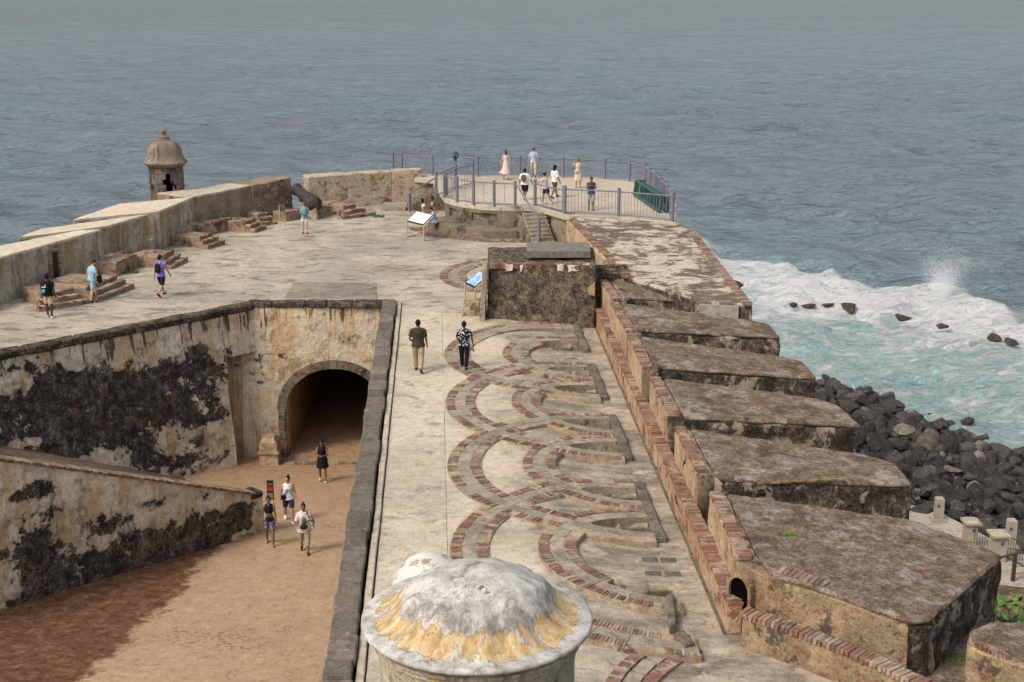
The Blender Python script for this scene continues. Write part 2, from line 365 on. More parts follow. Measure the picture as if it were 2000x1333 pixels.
def crust_mat(name, dark=0.55, pale=0.68, k=1.0, paleamt=.85):
    t = MT(name, 0.95, 0.12)
    g = t.noise(2.8, 11, 0.77); f = t.noise(15, 5, 0.78)
    c = t.ramp(t.math('ADD', t.math('MULTIPLY', g, 0.55), t.math('MULTIPLY', f, 0.45)), [(0.24, (0.016 * k, 0.013 * k, 0.011 * k)), (0.44, (0.062 * k, 0.048 * k, 0.037 * k)), (0.60, (0.175 * k, 0.135 * k, 0.10 * k)), (0.76, (0.38, 0.32, 0.25))])
    b = t.noise(0.9, 8, 0.70); c = t.mix(t.math('MULTIPLY', t.step(b, dark - 0.04, dark + 0.2), 0.65), c, (0.026, 0.022, 0.020))
    p = t.noise(1.7, 12, 0.72, vec=t.sc(1, 1, 0.8), dist=.4); c = t.mix(t.math('MULTIPLY', t.step(p, pale, pale + 0.08), paleamt), c, (0.46, 0.385, 0.29))
    o = t.noise(1.6, 9, 0.70); c = t.mix(t.math('MULTIPLY', t.step(o, 0.66, 0.78), 0.55), c, (0.27, 0.14, 0.065))
    return t.done(t.grainy(c, 4.0, .4, 1.6), t.bump(t.math('ADD', g, f), 0.9, 0.06))
M['crust'] = crust_mat('black_crust_masonry', .52, .58, 1.1)
M['crust_dark'] = crust_mat('black_crust_outer', 0.48, 0.72)
M['rubble'] = crust_mat('rubble_concrete', 0.66, 0.86, 1.35)
def tan_mat(name, c1, c2, brick=0.74, dark=0.66):
    t = MT(name, 0.93, 0.12)
    c = t.mix(t.step(t.noise(1.1, 9, 0.7), 0.28, 0.74), c1, c2)
    f = t.noise(14, 7, 0.75); c = t.mix(t.math('MULTIPLY', t.step(f, 0.42, 0.9), 0.55), c, tuple(q * 0.5 for q in c2))
    rn = t.noise(1.0, 7, 0.66, vec=t.sc(2.4, 2.4, 0.6)); c = t.mix(t.math('MULTIPLY', t.step(rn, 0.60, 0.84), 0.6), c, tuple(p * q for p, q in zip(c2, (1.0, .58, .42))))
    b = t.noise(2.2, 9, 0.72, vec=t.sc(1, 1, 1.4)); c = t.mix(t.math('MULTIPLY', t.step(b, brick - 0.04, brick + 0.08), 0.75), c, (0.22, 0.08, 0.042))
    d = t.noise(1.4, 12, 0.75); c = t.mix(t.math('MULTIPLY', t.step(d, dark - 0.03, dark + 0.12), 0.8), c, (0.055, 0.046, 0.038))
    w_ = t.noise(1.9, 9, .72); c = t.mix(t.math('MULTIPLY', t.step(w_, .66, .8), .55), c, tuple(min(1, q * 1.25) for q in c1))
    return t.done(t.grainy(c, 6.0, .4, 1.35), t.bump(t.math('ADD', t.math('MULTIPLY', f, 0.8), t.math('MULTIPLY', d, -.9)), 0.7, 0.05))
M['tan'] = tan_mat('tan_rubble_plaster', (0.54, 0.40, 0.26), (0.40, 0.265, 0.155), .66, .64)
M['tan_dirty'] = tan_mat('tan_rubble_dirty', (0.44, 0.32, 0.195), (0.26, 0.185, 0.115), 0.64, 0.56)
M['tan_low'] = tan_mat('low_wall_plaster', (0.52, 0.375, 0.25), (0.40, 0.235, 0.14), .58, .66)
M['mortar'] = tan_mat('track_mortar', (0.46, 0.375, 0.265), (0.32, 0.255, 0.18), .82, .66)
M['crust_tan'] = tan_mat('stained_end', (0.30, 0.235, 0.16), (0.15, 0.12, 0.09), .8, .50)
def brick_mat(name, stops, mort=0.30):
    t = MT(name, 0.92, 0.15)
    rnd = t.n('ShaderNodeNewGeometry', out=8)     # random per island
    oi = t.n('ShaderNodeObjectInfo', out=5)
    v = t.math('FRACT', t.math('ADD', rnd, t.math('MULTIPLY', oi, 7.3)))
    c = t.ramp(v, stops)
    f = t.noise(18, 6, 0.7); c = t.mix(t.math('MULTIPLY', t.step(f, 0.45, 0.95), 0.5), c, (0.09, 0.055, 0.04))
    p = t.noise(1.6, 9, 0.72); c = t.mix(t.math('MULTIPLY', t.step(p, 0.50, 0.72), 0.7), c, (0.40, 0.32, 0.24))
    return t.done(t.grainy(c, 6.0, .5, 1.3), t.bump(f, 0.5, 0.02))
RED = [(0.0, (0.20, 0.108, 0.078)), (0.25, (0.27, 0.145, 0.10)), (0.45, (0.15, 0.088, 0.066)), (0.62, (0.32, 0.19, 0.135)), (0.8, (0.12, 0.08, 0.062)), (0.9, (0.36, 0.28, 0.205)), (1.0, (0.42, 0.345, 0.26))]
M['brick'] = brick_mat('track_brick', RED)
M['brick_top'] = brick_mat('coping_brick', [(0.0, (0.22, 0.11, 0.072)), (0.3, (0.28, 0.135, 0.085)), (0.5, (0.165, 0.09, 0.064)), (0.7, (0.33, 0.195, 0.13)), (0.85, (0.13, 0.085, 0.066)), (1.0, (0.38, 0.30, 0.22))])
M['brick_dark'] = brick_mat('weathered_brick', [(0.0, (0.17, 0.095, 0.07)), (0.3, (0.26, 0.15, 0.11)), (0.55, (0.13, 0.085, 0.068)), (0.75, (0.34, 0.23, 0.17)), (1.0, (0.30, 0.24, 0.19))])
def stone_mat(name, stops, dirt=(0.10, 0.085, 0.07), amt=0.6):
    t = MT(name, 0.93, 0.15)
    rnd = t.n('ShaderNodeObjectInfo', out=5)
    c = t.ramp(rnd, stops)
    g = t.noise(3.0, 8, 0.7); f = t.noise(26, 5, 0.72)
    c = t.mix(t.math('MULTIPLY', t.step(g, 0.42, 0.78), amt), c, dirt)
    c = t.mix(t.math('MULTIPLY', t.step(f, 0.45, 0.95), 0.5), c, tuple(q * 0.6 for q in dirt))
    w_ = t.noise(3.5, 9, 0.74); c = t.mix(t.math('MULTIPLY', t.step(w_, 0.66, 0.82), 0.5), c, (0.42, 0.38, 0.32))
    return t.done(t.grainy(c, 5.0, .42, 1.4), t.bump(t.math('ADD', g, f), 0.5, 0.03))
M['trackstone'] = stone_mat('track_stone', [(0.0, (0.36, 0.305, 0.225)), (0.35, (0.26, 0.22, 0.165)), (0.7, (0.42, 0.355, 0.265)), (1.0, (0.31, 0.265, 0.20))], (0.17, 0.142, 0.11), 0.7)
M['curb'] = stone_mat('curb_stone', [(0.0, (0.20, 0.17, 0.13)), (1.0, (0.14, 0.12, 0.095))], (0.06, 0.05, 0.042), 0.7)
M['coping'] = stone_mat('coping_stone', [(0.0, (0.185, 0.155, 0.12)), (0.5, (0.135, 0.115, 0.09)), (1.0, (0.23, 0.195, 0.155))], (0.075, 0.064, 0.052), 0.65)
M['arch'] = stone_mat('arch_stone', [(0.0, (0.23, 0.18, 0.125)), (1.0, (0.17, 0.135, 0.10))], (0.035, 0.030, 0.026), 0.9)
M['ledge'] = crust_mat('dark_ledge', 0.56, 0.95, 1.1)
M['sandstone'] = tan_mat('brown_sandstone', (0.36, 0.28, 0.20), (0.24, 0.185, 0.13), 0.75, 0.60)
M['garita'] = tan_mat('sentry_stone', (0.22, 0.175, 0.14), (0.13, 0.105, 0.085), 0.75, 0.54)
def bell_mat():
    t = MT('sentry_dome', 0.88, 0.2)
    c = t.mix(t.step(t.noise(0.9, 5, 0.6), 0.4, 0.62), (0.25, 0.19, 0.148), (0.18, 0.138, 0.11))
    rn = t.noise(1.0, 6, 0.66, vec=t.sc(3, 3, 0.5)); c = t.mix(t.math('MULTIPLY', t.step(rn, 0.55, 0.70), 0.75), c, (0.07, 0.055, 0.05))
    return t.done(c, t.bump(t.noise(20, 5, 0.7), 0.3, 0.02))
M['bell'] = bell_mat()
M['bright'] = floor_mat('pale_lime_coat', (0.66, 0.56, 0.42), (0.58, 0.49, 0.37), (0.45, 0.37, 0.26), dirt=0.68, lines=False)  # lime coat, paler than the parapet plaster
M['grey_conc'] = plain('grey_concrete', (0.17, 0.155, 0.135), 0.9, var=0.25, sc=6)
M['bench_conc'] = tan_mat('bench_concrete', (0.265, 0.22, 0.16), (0.175, 0.145, 0.105), 0.9, 0.56)
M['step_conc'] = tan_mat('step_concrete', (0.40, 0.34, 0.25), (0.30, 0.25, 0.185), 0.9, 0.64)
M['rail'] = plain('rail_paint', (0.165, 0.165, 0.20), 0.5, var=0.08, sc=9)
M['rust'] = plain('rust', (0.22, 0.08, 0.03), 0.9, var=0.4)
M['iron'] = plain('cannon_iron', (0.045, 0.034, 0.030), 0.75, var=0.4, sc=5)
M['green'] = plain('green_plastic', (0.022, 0.075, 0.070), 0.45, var=0.18)
M['dark_metal'] = plain('dark_bronze', (0.06, 0.048, 0.04), 0.5)
M['post_cream'] = plain('cream_paint', (0.40, 0.345, 0.265), 0.75, var=0.1, sc=3)
M['frame_tan'] = plain('sign_frame', (0.46, 0.37, 0.24), 0.6)
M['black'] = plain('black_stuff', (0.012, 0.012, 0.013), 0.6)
M['shade_black'] = plain('painted_shade', (0.004, 0.0035, 0.003), 1.0, spec=0.0)  # flat black that paints the darkness of the arched door
M['darkslab'] = floor_mat('old_patch', (0.33, 0.285, 0.225), (0.22, 0.19, 0.152), (0.10, 0.086, 0.072), dirt=.5, lines=False)
M['blueplate'] = plain('blue_plate', (0.04, 0.09, 0.25), 0.5)
M['boulder'] = stone_mat('boulder_rock', [(0.0, (0.045, 0.040, 0.038)), (0.5, (0.070, 0.062, 0.057)), (0.93, (0.11, 0.098, 0.088)), (0.975, (0.27, 0.24, 0.19)), (1.0, (0.22, 0.20, 0.12))], (0.028, 0.025, 0.024), 0.6)
M['wetrock'] = stone_mat('wet_rock', [(0.0, (0.055, 0.047, 0.032)), (1.0, (0.085, 0.075, 0.045))], (0.02, 0.018, 0.016), 0.6)
M['moss'] = plain('moss', (0.10, 0.15, 0.03), 0.95, var=0.5, sc=20)
M['leaf'] = plain('leaf', (0.10, 0.20, 0.035), 0.5, var=0.4, sc=3)
M['leaf2'] = plain('leaf_yellow', (0.20, 0.27, 0.05), 0.5, var=0.3, sc=3)
def dome_mat(C, RB):
    t = MT('turret_dome', 0.85, 0.22)
    d = t.n('ShaderNodeVectorMath', props={'operation': 'SUBTRACT'}, i0=t.pos, i1=tuple(C))
    sx = t.n('ShaderNodeSeparateXYZ', Vector=d); sy = t.n('ShaderNodeSeparateXYZ', out=1, Vector=d)
    rad = t.math('DIVIDE', t.math('SQRT', t.math('ADD', t.math('MULTIPLY', sx, sx), t.math('MULTIPLY', sy, sy))), RB)
    ang = t.math('ARCTAN2', sy, sx)
    # coordinates that run outwards, for the flaking paint and the rain runs
    cv = t.n('ShaderNodeCombineXYZ', X=t.math('MULTIPLY', ang, 3.2), Y=t.math('MULTIPLY', rad, 1.5), Z=0.0)
    rr = t.noise(1.5, 9, 0.66, vec=cv, dist=0.5)
    rad2 = t.math('ADD', rad, t.math('MULTIPLY', t.math('SUBTRACT', rr, 0.5), 0.16))
    white = t.mix(t.step(t.noise(3.0, 9, 0.72), 0.30, 0.72), (0.56, 0.53, 0.48), (0.37, 0.35, 0.315))
    och = t.ramp(t.noise(3.2, 6, 0.62, vec=cv, dist=0.6), [(0.28, (0.57, 0.47, 0.33)), (0.5, (0.50, 0.355, 0.18)), (0.70, (0.42, 0.27, 0.115))])
    front = t.step(t.math('ADD', sy, t.math('MULTIPLY', t.math('ABSOLUTE', sx), -0.35)), 0.30, 0.0)
    gaps = t.step(t.noise(2.0, 6, .6, vec=cv), .30, .36)
    om = t.math('MULTIPLY', t.math('MULTIPLY', t.math('MULTIPLY', t.step(rad2, 0.655, 0.67), t.step(rad2, 0.885, 0.870)), front), gaps)
    c = t.mix(om, white, och)
    gr = t.noise(2.2, 11, 0.76, vec=t.sc(1, 1, 0.6), dist=0.4)
    gm = t.math('MULTIPLY', t.step(t.math('ADD', gr, t.math('MULTIPLY', t.step(rad, 0.45, 0.64), 0.10)), 0.48, 0.74), t.step(rad, 0.72, 0.62))
    c = t.mix(t.math('MULTIPLY', gm, 0.75), c, (0.15, 0.135, 0.115))
    rim = t.math('MULTIPLY', t.step(t.noise(2.4, 9, .75), .56, .72), t.step(rad, .86, .93)); c = t.mix(t.math('MULTIPLY', rim, .7), c, (0.20, 0.175, 0.145))
    bk = t.noise(3.2, 10, 0.74); c = t.mix(t.math('MULTIPLY', t.step(bk, 0.74, 0.80), 0.8), c, (0.07, 0.06, 0.05))
    h = t.math('ADD', t.math('MULTIPLY', om, -0.8), t.math('MULTIPLY', gr, 0.8))
    return t.done(t.grainy(c, 8.0, .6, 1.15), t.bump(t.noise(30, 4, 0.7), 0.3, 0.01, t.bump(h, 0.6, 0.03)))

# ================================================================== THE SETTING
SEA = -18.0
# terrace axis: pivot line of the gun tracks
PV = Vector((2.91, 41.72)); AX = Vector((-0.0547, 0.9985)); AY = Vector((0.9985, 0.0547)); STEP = 5.77
def L(s, t): q = PV + AX * s + AY * t; return (q.x, q.y)
def st(x, y): d = Vector((x, y)) - PV; return d.dot(AX), d.dot(AY)
def sm(x, a, b):
    x = min(1, max(0, (x - a) / (b - a))); return x * x * (3 - 2 * x)

# ---- sea: one sheet to the horizon, real swell near by, a breaker off the rocks
def np_noise(seed):
    rs = np.random.RandomState(seed); return rs
def make_sea():
    rs = np.random.RandomState(3)
    rows, cols = 760, 340
    r_ = 45.0 * np.exp(np.linspace(0, math.log(9000 / 45.0), rows))
    a = np.linspace(R(-52), R(52), cols)
    rr, aa = np.meshgrid(r_, a, indexing='ij')
    X = rr * np.sin(aa); Y = rr * np.cos(aa)
    cell = np.maximum(rr * (math.log(200) / rows), rr * R(104) / cols)
    Z = np.zeros_like(X)
    for k in range(90):
        lam = 2.2 * math.exp(rs.uniform(0, math.log(26 / 2.2))); th = R(250) + rs.normal(0, 0.55)
        amp = 0.0098 * lam ** 0.80 * rs.uniform(0.6, 1.3)
        kx, ky = math.cos(th) * 2 * math.pi / lam, math.sin(th) * 2 * math.pi / lam
        fade = np.clip((lam / cell - 2.5) / 3.0, 0, 1)
        ph = kx * X + ky * Y + rs.uniform(0, 6.28)
        Z += amp * fade * (np.sin(ph) + 0.25 * np.sin(2 * ph + 1.2))
    # breaker crest line, from the far headland to the right
    crest = np.array([[q.x, q.y] for q in [P(1340, 468, SEA), P(1400, 503, SEA), P(1500, 540, SEA), P(1610, 563, SEA), P(1700, 582, SEA), P(1800, 594, SEA), P(1900, 612, SEA), P(2000, 640, SEA), P(2120, 670, SEA), P(2300, 720, SEA)]])
    def dist_poly(X, Y, poly):
        best = np.full(X.shape, 1e9); side = np.zeros(X.shape); par = np.zeros(X.shape)
        for i in range(len(poly) - 1):
            p, q = poly[i], poly[i + 1]; d = q - p; l2 = (d ** 2).sum()
            tt = np.clip(((X - p[0]) * d[0] + (Y - p[1]) * d[1]) / l2, 0, 1)
            dx = X - p[0] - tt * d[0]; dy = Y - p[1] - tt * d[1]; dd = np.hypot(dx, dy)
            s_ = np.sign(d[0] * (Y - p[1]) - d[1] * (X - p[0]))
            m = dd < best; best = np.where(m, dd, best); side = np.where(m, s_, side); par = np.where(m, i + tt, par)
        return best * side, par                # positive: seaward
    dS, par = dist_poly(X, Y, crest)
    wig = 2.2 * np.sin(par * 2.1) + 1.3 * np.sin(par * 5.3 + 1)
    dS = dS + wig
    prof = np.where(dS > 0, np.exp(-(dS / 2.2) ** 2), np.exp(-(dS / 6.5) ** 2))
    hgt = 2.0 * (0.75 + 0.35 * np.sin(par * 3.1 + 0.6) * np.sin(par * 1.3))
    lump = np.zeros_like(X)
    for k in range(40):
        lam = rs.uniform(0.9, 5.0); th = rs.uniform(0, 6.28)
        lump += np.sin((math.cos(th) * X + math.sin(th) * Y) * 2 * math.pi / lam + rs.uniform(0, 6.28)) * lam ** 0.5
    lump /= 8.0
    Z += prof * hgt * (1 + 0.05 * lump) + np.exp(-((dS + 9) / 9.0) ** 2) * 0.07 * lump
    # foam: thick on the broken face, lacy shoreward of it up to the rocks
    foam = np.where(dS > 0, np.exp(-(dS / 2.2) ** 2), np.where(dS > -6, 1.0, np.exp(-((dS + 6) / 6.0) ** 2) * 0.60 + 0.40))
    land = np.clip((dS + 60) / 20, 0, 1)
    foam *= land * np.clip((X - 15) / 8, 0, 1)
    teal = np.clip((14 - dS) / 26, 0, 1) * np.clip((X - 6) / 22, 0, 1)
    teal_patch = np.exp(-((Y - 165) / 75.0) ** 2) * np.exp(-((X - 5) / 75.0) ** 2) * 0.22  # wide faint patch of teal water
    teal = np.clip(np.maximum(teal, teal_patch), 0, 1)
    v = np.stack([X.ravel(), Y.ravel(), (Z + SEA).ravel()], 1)
    idx = np.arange(rows * cols).reshape(rows, cols)
    f = np.stack([idx[:-1, :-1].ravel(), idx[:-1, 1:].ravel(), idx[1:, 1:].ravel(), idx[1:, :-1].ravel()], 1)[:, ::-1]
    me = bpy.data.meshes.new('sea'); me.vertices.add(len(v)); me.vertices.foreach_set('co', v.ravel().astype(np.float32))
    me.loops.add(f.size); me.loops.foreach_set('vertex_index', f.ravel().astype(np.int32))
    me.polygons.add(len(f)); me.polygons.foreach_set('loop_start', np.arange(0, f.size, 4, dtype=np.int32))
    me.update(); me.validate()
    me.polygons.foreach_set('use_smooth', [True] * len(me.polygons))
    for nm, arr in (('foam', foam), ('teal', teal)):
        at = me.attributes.new(nm, 'FLOAT', 'POINT'); at.data.foreach_set('value', arr.ravel().astype(np.float32))
    t = MT('sea_water', 0.16, 0.5); t.b.inputs['IOR'].default_value = 1.33
    fa = t.n('ShaderNodeAttribute', out=2, props={'attribute_name': 'foam'}); te = t.n('ShaderNodeAttribute', out=2, props={'attribute_name': 'teal'})
    lg = t.noise(0.012, 5, 0.6, vec=t.sc(0.6, 1.6, 1), dist=0.8)
    deep = t.ramp(lg, [(0.2, (0.165, 0.190, 0.222)), (0.8, (0.165, 0.225, 0.240))])
    tq = t.ramp(t.noise(0.35, 8, 0.7, dist=0.8), [(0.2, (0.20, 0.38, 0.36)), (0.8, (0.42, 0.60, 0.56))])
    teal_n = t.math('MULTIPLY', te, t.math('ADD', 0.75, t.math('MULTIPLY', t.noise(0.06, 5, 0.6), 0.5)))
    c = t.mix(t.step(teal_n, 0.05, 1.0), deep, tq)
    n1 = t.noise(0.85, 12, 0.76, vec=t.sc(0.75, 1.2, 1), dist=0.7); n2 = t.noise(0.11, 6, 0.62, dist=0.5)
    fv = t.math('ADD', t.math('MULTIPLY', n1, 0.75), t.math('MULTIPLY', n2, 0.25))
    dv = t.n('ShaderNodeVectorMath', props={'operation': 'ADD'}, i0=t.sc(0.8, 1.15, 0.2), i1=t.n('ShaderNodeVectorMath', props={'operation': 'SCALE'}, i0=t.noise(.35, 7, .7, out=1), Scale=5.0))
    e1 = t.step(t.vor(.24, vec=dv, feature='DISTANCE_TO_EDGE'), .20, .02); e2 = t.step(t.vor(.62, vec=dv, feature='DISTANCE_TO_EDGE'), .22, .02); e3 = t.step(t.vor(1.5, vec=dv, feature='DISTANCE_TO_EDGE'), .25, .02)
    web = t.math('MAXIMUM', e1, t.math('MAXIMUM', t.math('MULTIPLY', e2, .85), t.math('MULTIPLY', e3, .55)))
    thick = t.step(t.math('ADD', fv, t.math('MULTIPLY', fa, 0.62)), 0.86, 1.10)
    thin = t.math('MULTIPLY', t.math('MULTIPLY', web, t.step(t.math('ADD', fv, t.math('MULTIPLY', fa, .35)), .45, .80)), t.step(fa, .05, .35))
    lace = t.math('MAXIMUM', thick, thin)
    # scattered whitecaps on the open water
    wc = t.noise(0.30, 9, 0.7, vec=t.sc(0.55, 1.6, 1), dist=0.4); ws = t.noise(0.016, 3, 0.5)
    cap = t.step(t.math('ADD', wc, t.math('MULTIPLY', ws, 0.26)), 1.02, 1.08)
    lace = t.math('MAXIMUM', lace, t.math('MULTIPLY', cap, 0.8))
    c = t.mix(lace, c, (0.90, 0.905, 0.90))
    an = t.sc(0.62, 1.4, 1)
    h = t.math('ADD', t.noise(0.6, 6, 0.66, vec=an, dist=0.1), t.math('MULTIPLY', t.noise(1.7, 5, 0.65, vec=an), 0.5))
    nb = t.bump(h, 1.0, 0.5)
    nb = t.bump(t.noise(0.15, 6, .62, vec=an, dist=.15), 1.0, 1.3, nb)
    nb = t.bump(t.noise(0.035, 6, .62, vec=t.sc(.5, 1.5, 1), dist=.15), 1.0, 6.0, nb)
    nb = t.bump(t.math('MULTIPLY', lace, n1), 0.8, 0.8, nb)
    m = t.done(c, nb, t.math('ADD', 0.14, t.math('MULTIPLY', lace, 0.75)))
    return tag(link('sea', me, m), kind='structure')
make_sea()

# ---- terrace pavement (upper level)
TZ = 0.0
lc = [P(1333 * 0 + 690, 1333), P(775, 588)]
COP = [(-2.35, 11.0), (-3.04, 23.9), (-4.73, 55.25)]         # inner line of the coping above the ramp
polyT = [(-2.12, 11.0), (-2.81, 23.9), (-4.50, 55.45), (-10.5, 55.35), (-18.35, 47.6), (-27.0, 39.0), (-27.0, 47.0), (-22.6, 57), (-19.4, 66), (-17.6, 73.5), (-12.0, 79.2), (-4.0, 83), (4.2, 83), L(30, 0.9), L(10.6, 0.9), L(10.6, -5.05), L(-31, -5.05)]
# the walkway strip between the coping and the gun floor gets its own cleaner lime surface
walk = [(-2.12, 11.0), (-2.81, 23.9), (-4.46, 54.6), L(11.9, -5.06), L(-31, -5.06)]
mainp = [(-4.46, 54.604), (-4.50, 55.45), (-10.5, 55.35), (-18.35, 47.6), (-27.0, 39.0), (-27.0, 47.0), (-22.6, 57), (-19.4, 66), (-17.6, 73.5), (-12.0, 79.2), (-4.0, 83), (4.2, 83), L(30, 0.9), L(11.905, 0.9), L(11.905, -5.06)]
tag(prism('terrace', mainp, 0.0, -0.6, M['terrace'], cell=0.9, amp=0.012, bevel=0, sc=0.5), kind='structure')
tag(prism('walkway', walk, 0.0, -0.6, M['walk'], cell=0.7, amp=0.010, bevel=0, sc=0.6), kind='structure')
PIV = [0.98 * STEP, 0.0, -STEP, -2 * STEP]                    # pivots along the wall (s)
RO, RI, HB, HS = 4.55, 2.48, 0.465, 0.165                     # track radii, half band, half stone band
def floor_h(s, t):
    return -0.30 * sm(t, -3.2, 0.0)
def in_pit(s, t):
    if t > 0.0 or t < -2.4: return False
    for a in PIV:
        for b in (a - STEP, a + STEP):
            if math.hypot(s - a, t) < RI - HS - 0.02 and math.hypot(s - b, t) < RO - HS - 0.02: return True
    return False
def make_gunfloor():
    ds, dt = 0.11, 0.11
    ns, nt = int((11.9 + 24.0) / ds), int((1.6 + 5.05) / dt)
    v, f = [], []
    for i in range(ns + 1):
        for j in range(nt + 1):
            s = -24.0 + i * (35.9 / ns); t = -5.05 + j * (6.65 / nt)
            z = floor_h(s, t) + 0.012 * fbm((s, t, 0), 1.1)
            if in_pit(s, t): z -= 0.36 + 0.05 * fbm((s, t, 3), 3.0)
            x, y = L(s, t); v.append((x, y, z))
    for i in range(ns):
        for j in range(nt):
            a = i * (nt + 1) + j; f.append((a, a + 1, a + nt + 2, a + nt + 1))
    o = ob('gun_floor', v, f, M['gunfloor'], smooth=True, angle=40)
    return tag(o, kind='structure')
gunfloor = make_gunfloor()
# rubble in the pits: earth with stones
def pit_rubble():
    mb = MB(); rnd = random.Random(5)
    for k in range(2600):
        s = rnd.uniform(-15, 10); t = rnd.uniform(-2.1, -0.05)
        if not in_pit(s, t): continue
        x, y = L(s, t); r_ = rnd.uniform(0.03, 0.09)
        mb.box((x, y, floor_h(s, t) - 0.33), (r_ * 2.4, r_ * 1.5, r_), rz=rnd.uniform(0, 3), rx=rnd.uniform(-.4, .4))
    return tag(mb.build('pit_rubble', M['brick_dark'], gunfloor), kind='stuff')
pit_rubble()

# ---- semicircular gun tracks: two bands of brick with a stone rail bed between
def track_z(t): return 0.035 - 0.20 * sm(t, -2.6, 0.1)
ubox = [unit_box('masonry_unit_%d' % k, 0.03, k) for k in range(5)]
for q in ubox: q.materials.append(M['brick_dark'])
def other_band(s, t, ri, rad):
    """(inside another track's band with priority, inside another track's stone)"""
    hit = stn = False
    for k, pv in enumerate(PIV):
        for rad2 in (RO, RI):
            if (k, rad2) == (ri, rad): continue
            d = abs(math.hypot(s - pv, t) - rad2)
            if d < HS: stn = True
            if d < HB and (k, -rad2) < (ri, -rad): hit = True
    return hit, stn
def gun_tracks():
    rnd = random.Random(11)
    for ri, pv in enumerate(PIV):
        for rad in (RO, RI):
            dz = 0.003 * ri + (0.0015 if rad == RI else 0)
            bed = MB(); bricks = MB()
            nseg = int(math.pi * rad / 0.16)
            for k in range(nseg):
                a0, a1 = math.pi / 2 + math.pi * k / nseg, math.pi / 2 + math.pi * (k + 1) / nseg
                for r0, r1 in ((rad - HB, rad - HS), (rad - HS, rad + HS), (rad + HS, rad + HB)):
                    rm, am = (r0 + r1) / 2, (a0 + a1) / 2
                    if in_pit(pv + rm * math.sin(am), rm * math.cos(am)): continue
                    q = []
                    for zz in (0, 1):
                        for r_, a in ((r0, a0), (r1, a0), (r1, a1), (r0, a1)):
                            s, t = pv + r_ * math.sin(a), r_ * math.cos(a); x, y = L(s, t)
                            q.append((x, y, (track_z(t) + dz) if zz else -0.75))
                    bed.add(q, [(0, 1, 2, 3), (7, 6, 5, 4), (4, 5, 1, 0), (5, 6, 2, 1), (6, 7, 3, 2), (7, 4, 0, 3)])
            tr = bed.build('gun_track', M['mortar'], gunfloor)
            for side in (-1, 1):
                rm = rad + side * (HB + HS) / 2; nb = int(math.pi * rm / 0.078)
                for k in range(nb):
                    a = math.pi / 2 + math.pi * (k + 0.5) / nb + rnd.uniform(-.003, .003)
                    s, t = pv + rm * math.sin(a), rm * math.cos(a)
                    if in_pit(s, t): continue
                    hit, stn = other_band(s, t, ri, rad)
                    if hit or stn or rnd.random() < 0.015: continue
                    if ri == 0 and rad == RO and side < 0 and fbm((s, t, 1), 0.5) > -0.25: continue   # worn away in the far track
                    if fbm((s, t, 7), 0.7) > 0.33 or fbm((s, t, 2), 2.3) > .5: continue
                    x, y = L(s, t); ang = math.atan2(AX.y, AX.x) + math.atan2(0, 1)
                    dx, dy = L(pv + math.sin(a), math.cos(a)); cx, cy = L(pv, 0); rz = math.atan2(dy - cy, dx - cx)
                    bricks.box((x, y, track_z(t) + dz + rnd.uniform(-0.012, 0.006)), (HB - HS - 0.03 + rnd.uniform(-.06, .015), 0.056 + rnd.uniform(-.008, .006), 0.05), rz=rz, ry=rnd.uniform(-.03, .03))
            tag(bricks.build('track_bricks', M['brick'], tr.parent if False else tr), kind='stuff')
            # stone slabs of the rail bed, each one its own piece
            n = int(math.pi * rad / 0.62)
            a = math.pi / 2
            while a < 1.5 * math.pi - 0.02:
                da = min(rnd.uniform(0.5, 0.85) / rad, 1.5 * math.pi - a); am = a + da / 2
                s, t = pv + rad * math.sin(am), rad * math.cos(am)
                hit, _ = other_band(s, t, ri, rad)
                inst = any(abs(math.hypot(s - p2, t) - r2) < HS * 1.1 and (k2, -r2) < (ri, -rad) for k2, p2 in enumerate(PIV) for r2 in (RO, RI) if (k2, r2) != (ri, rad))
                if not inst:
                    q = []; g = 0.012 / rad; zz0 = dz + rnd.uniform(0.004, 0.016)
                    ns_ = 4
                    for zz in (0, 1):
                        for r_ in (rad - HS + 0.01, rad + HS - 0.01):
                            for i in range(ns_ + 1):
                                b = a + g + (da - 2 * g) * i / ns_; s2, t2 = pv + r_ * math.sin(b), r_ * math.cos(b); x, y = L(s2, t2)
                                q.append((x, y, track_z(t2) + zz0 if zz else track_z(t2) - 0.2))
                    m_ = ns_ + 1; f = []
                    for i in range(ns_):
                        f += [(2 * m_ + i, 2 * m_ + i + 1, 3 * m_ + i + 1, 3 * m_ + i), (i, 2 * m_ + i, 2 * m_ + i + 1, i + 1)[::-1], (m_ + i, m_ + i + 1, 3 * m_ + i + 1, 3 * m_ + i)[::-1]]
                    f += [(0, m_, 3 * m_, 2 * m_)[::-1], (m_ - 1, 2 * m_ - 1, 4 * m_ - 1, 3 * m_ - 1)]
                    ob('stone_slab', q, f, M['trackstone'], tr)
                a += da
gun_tracks()
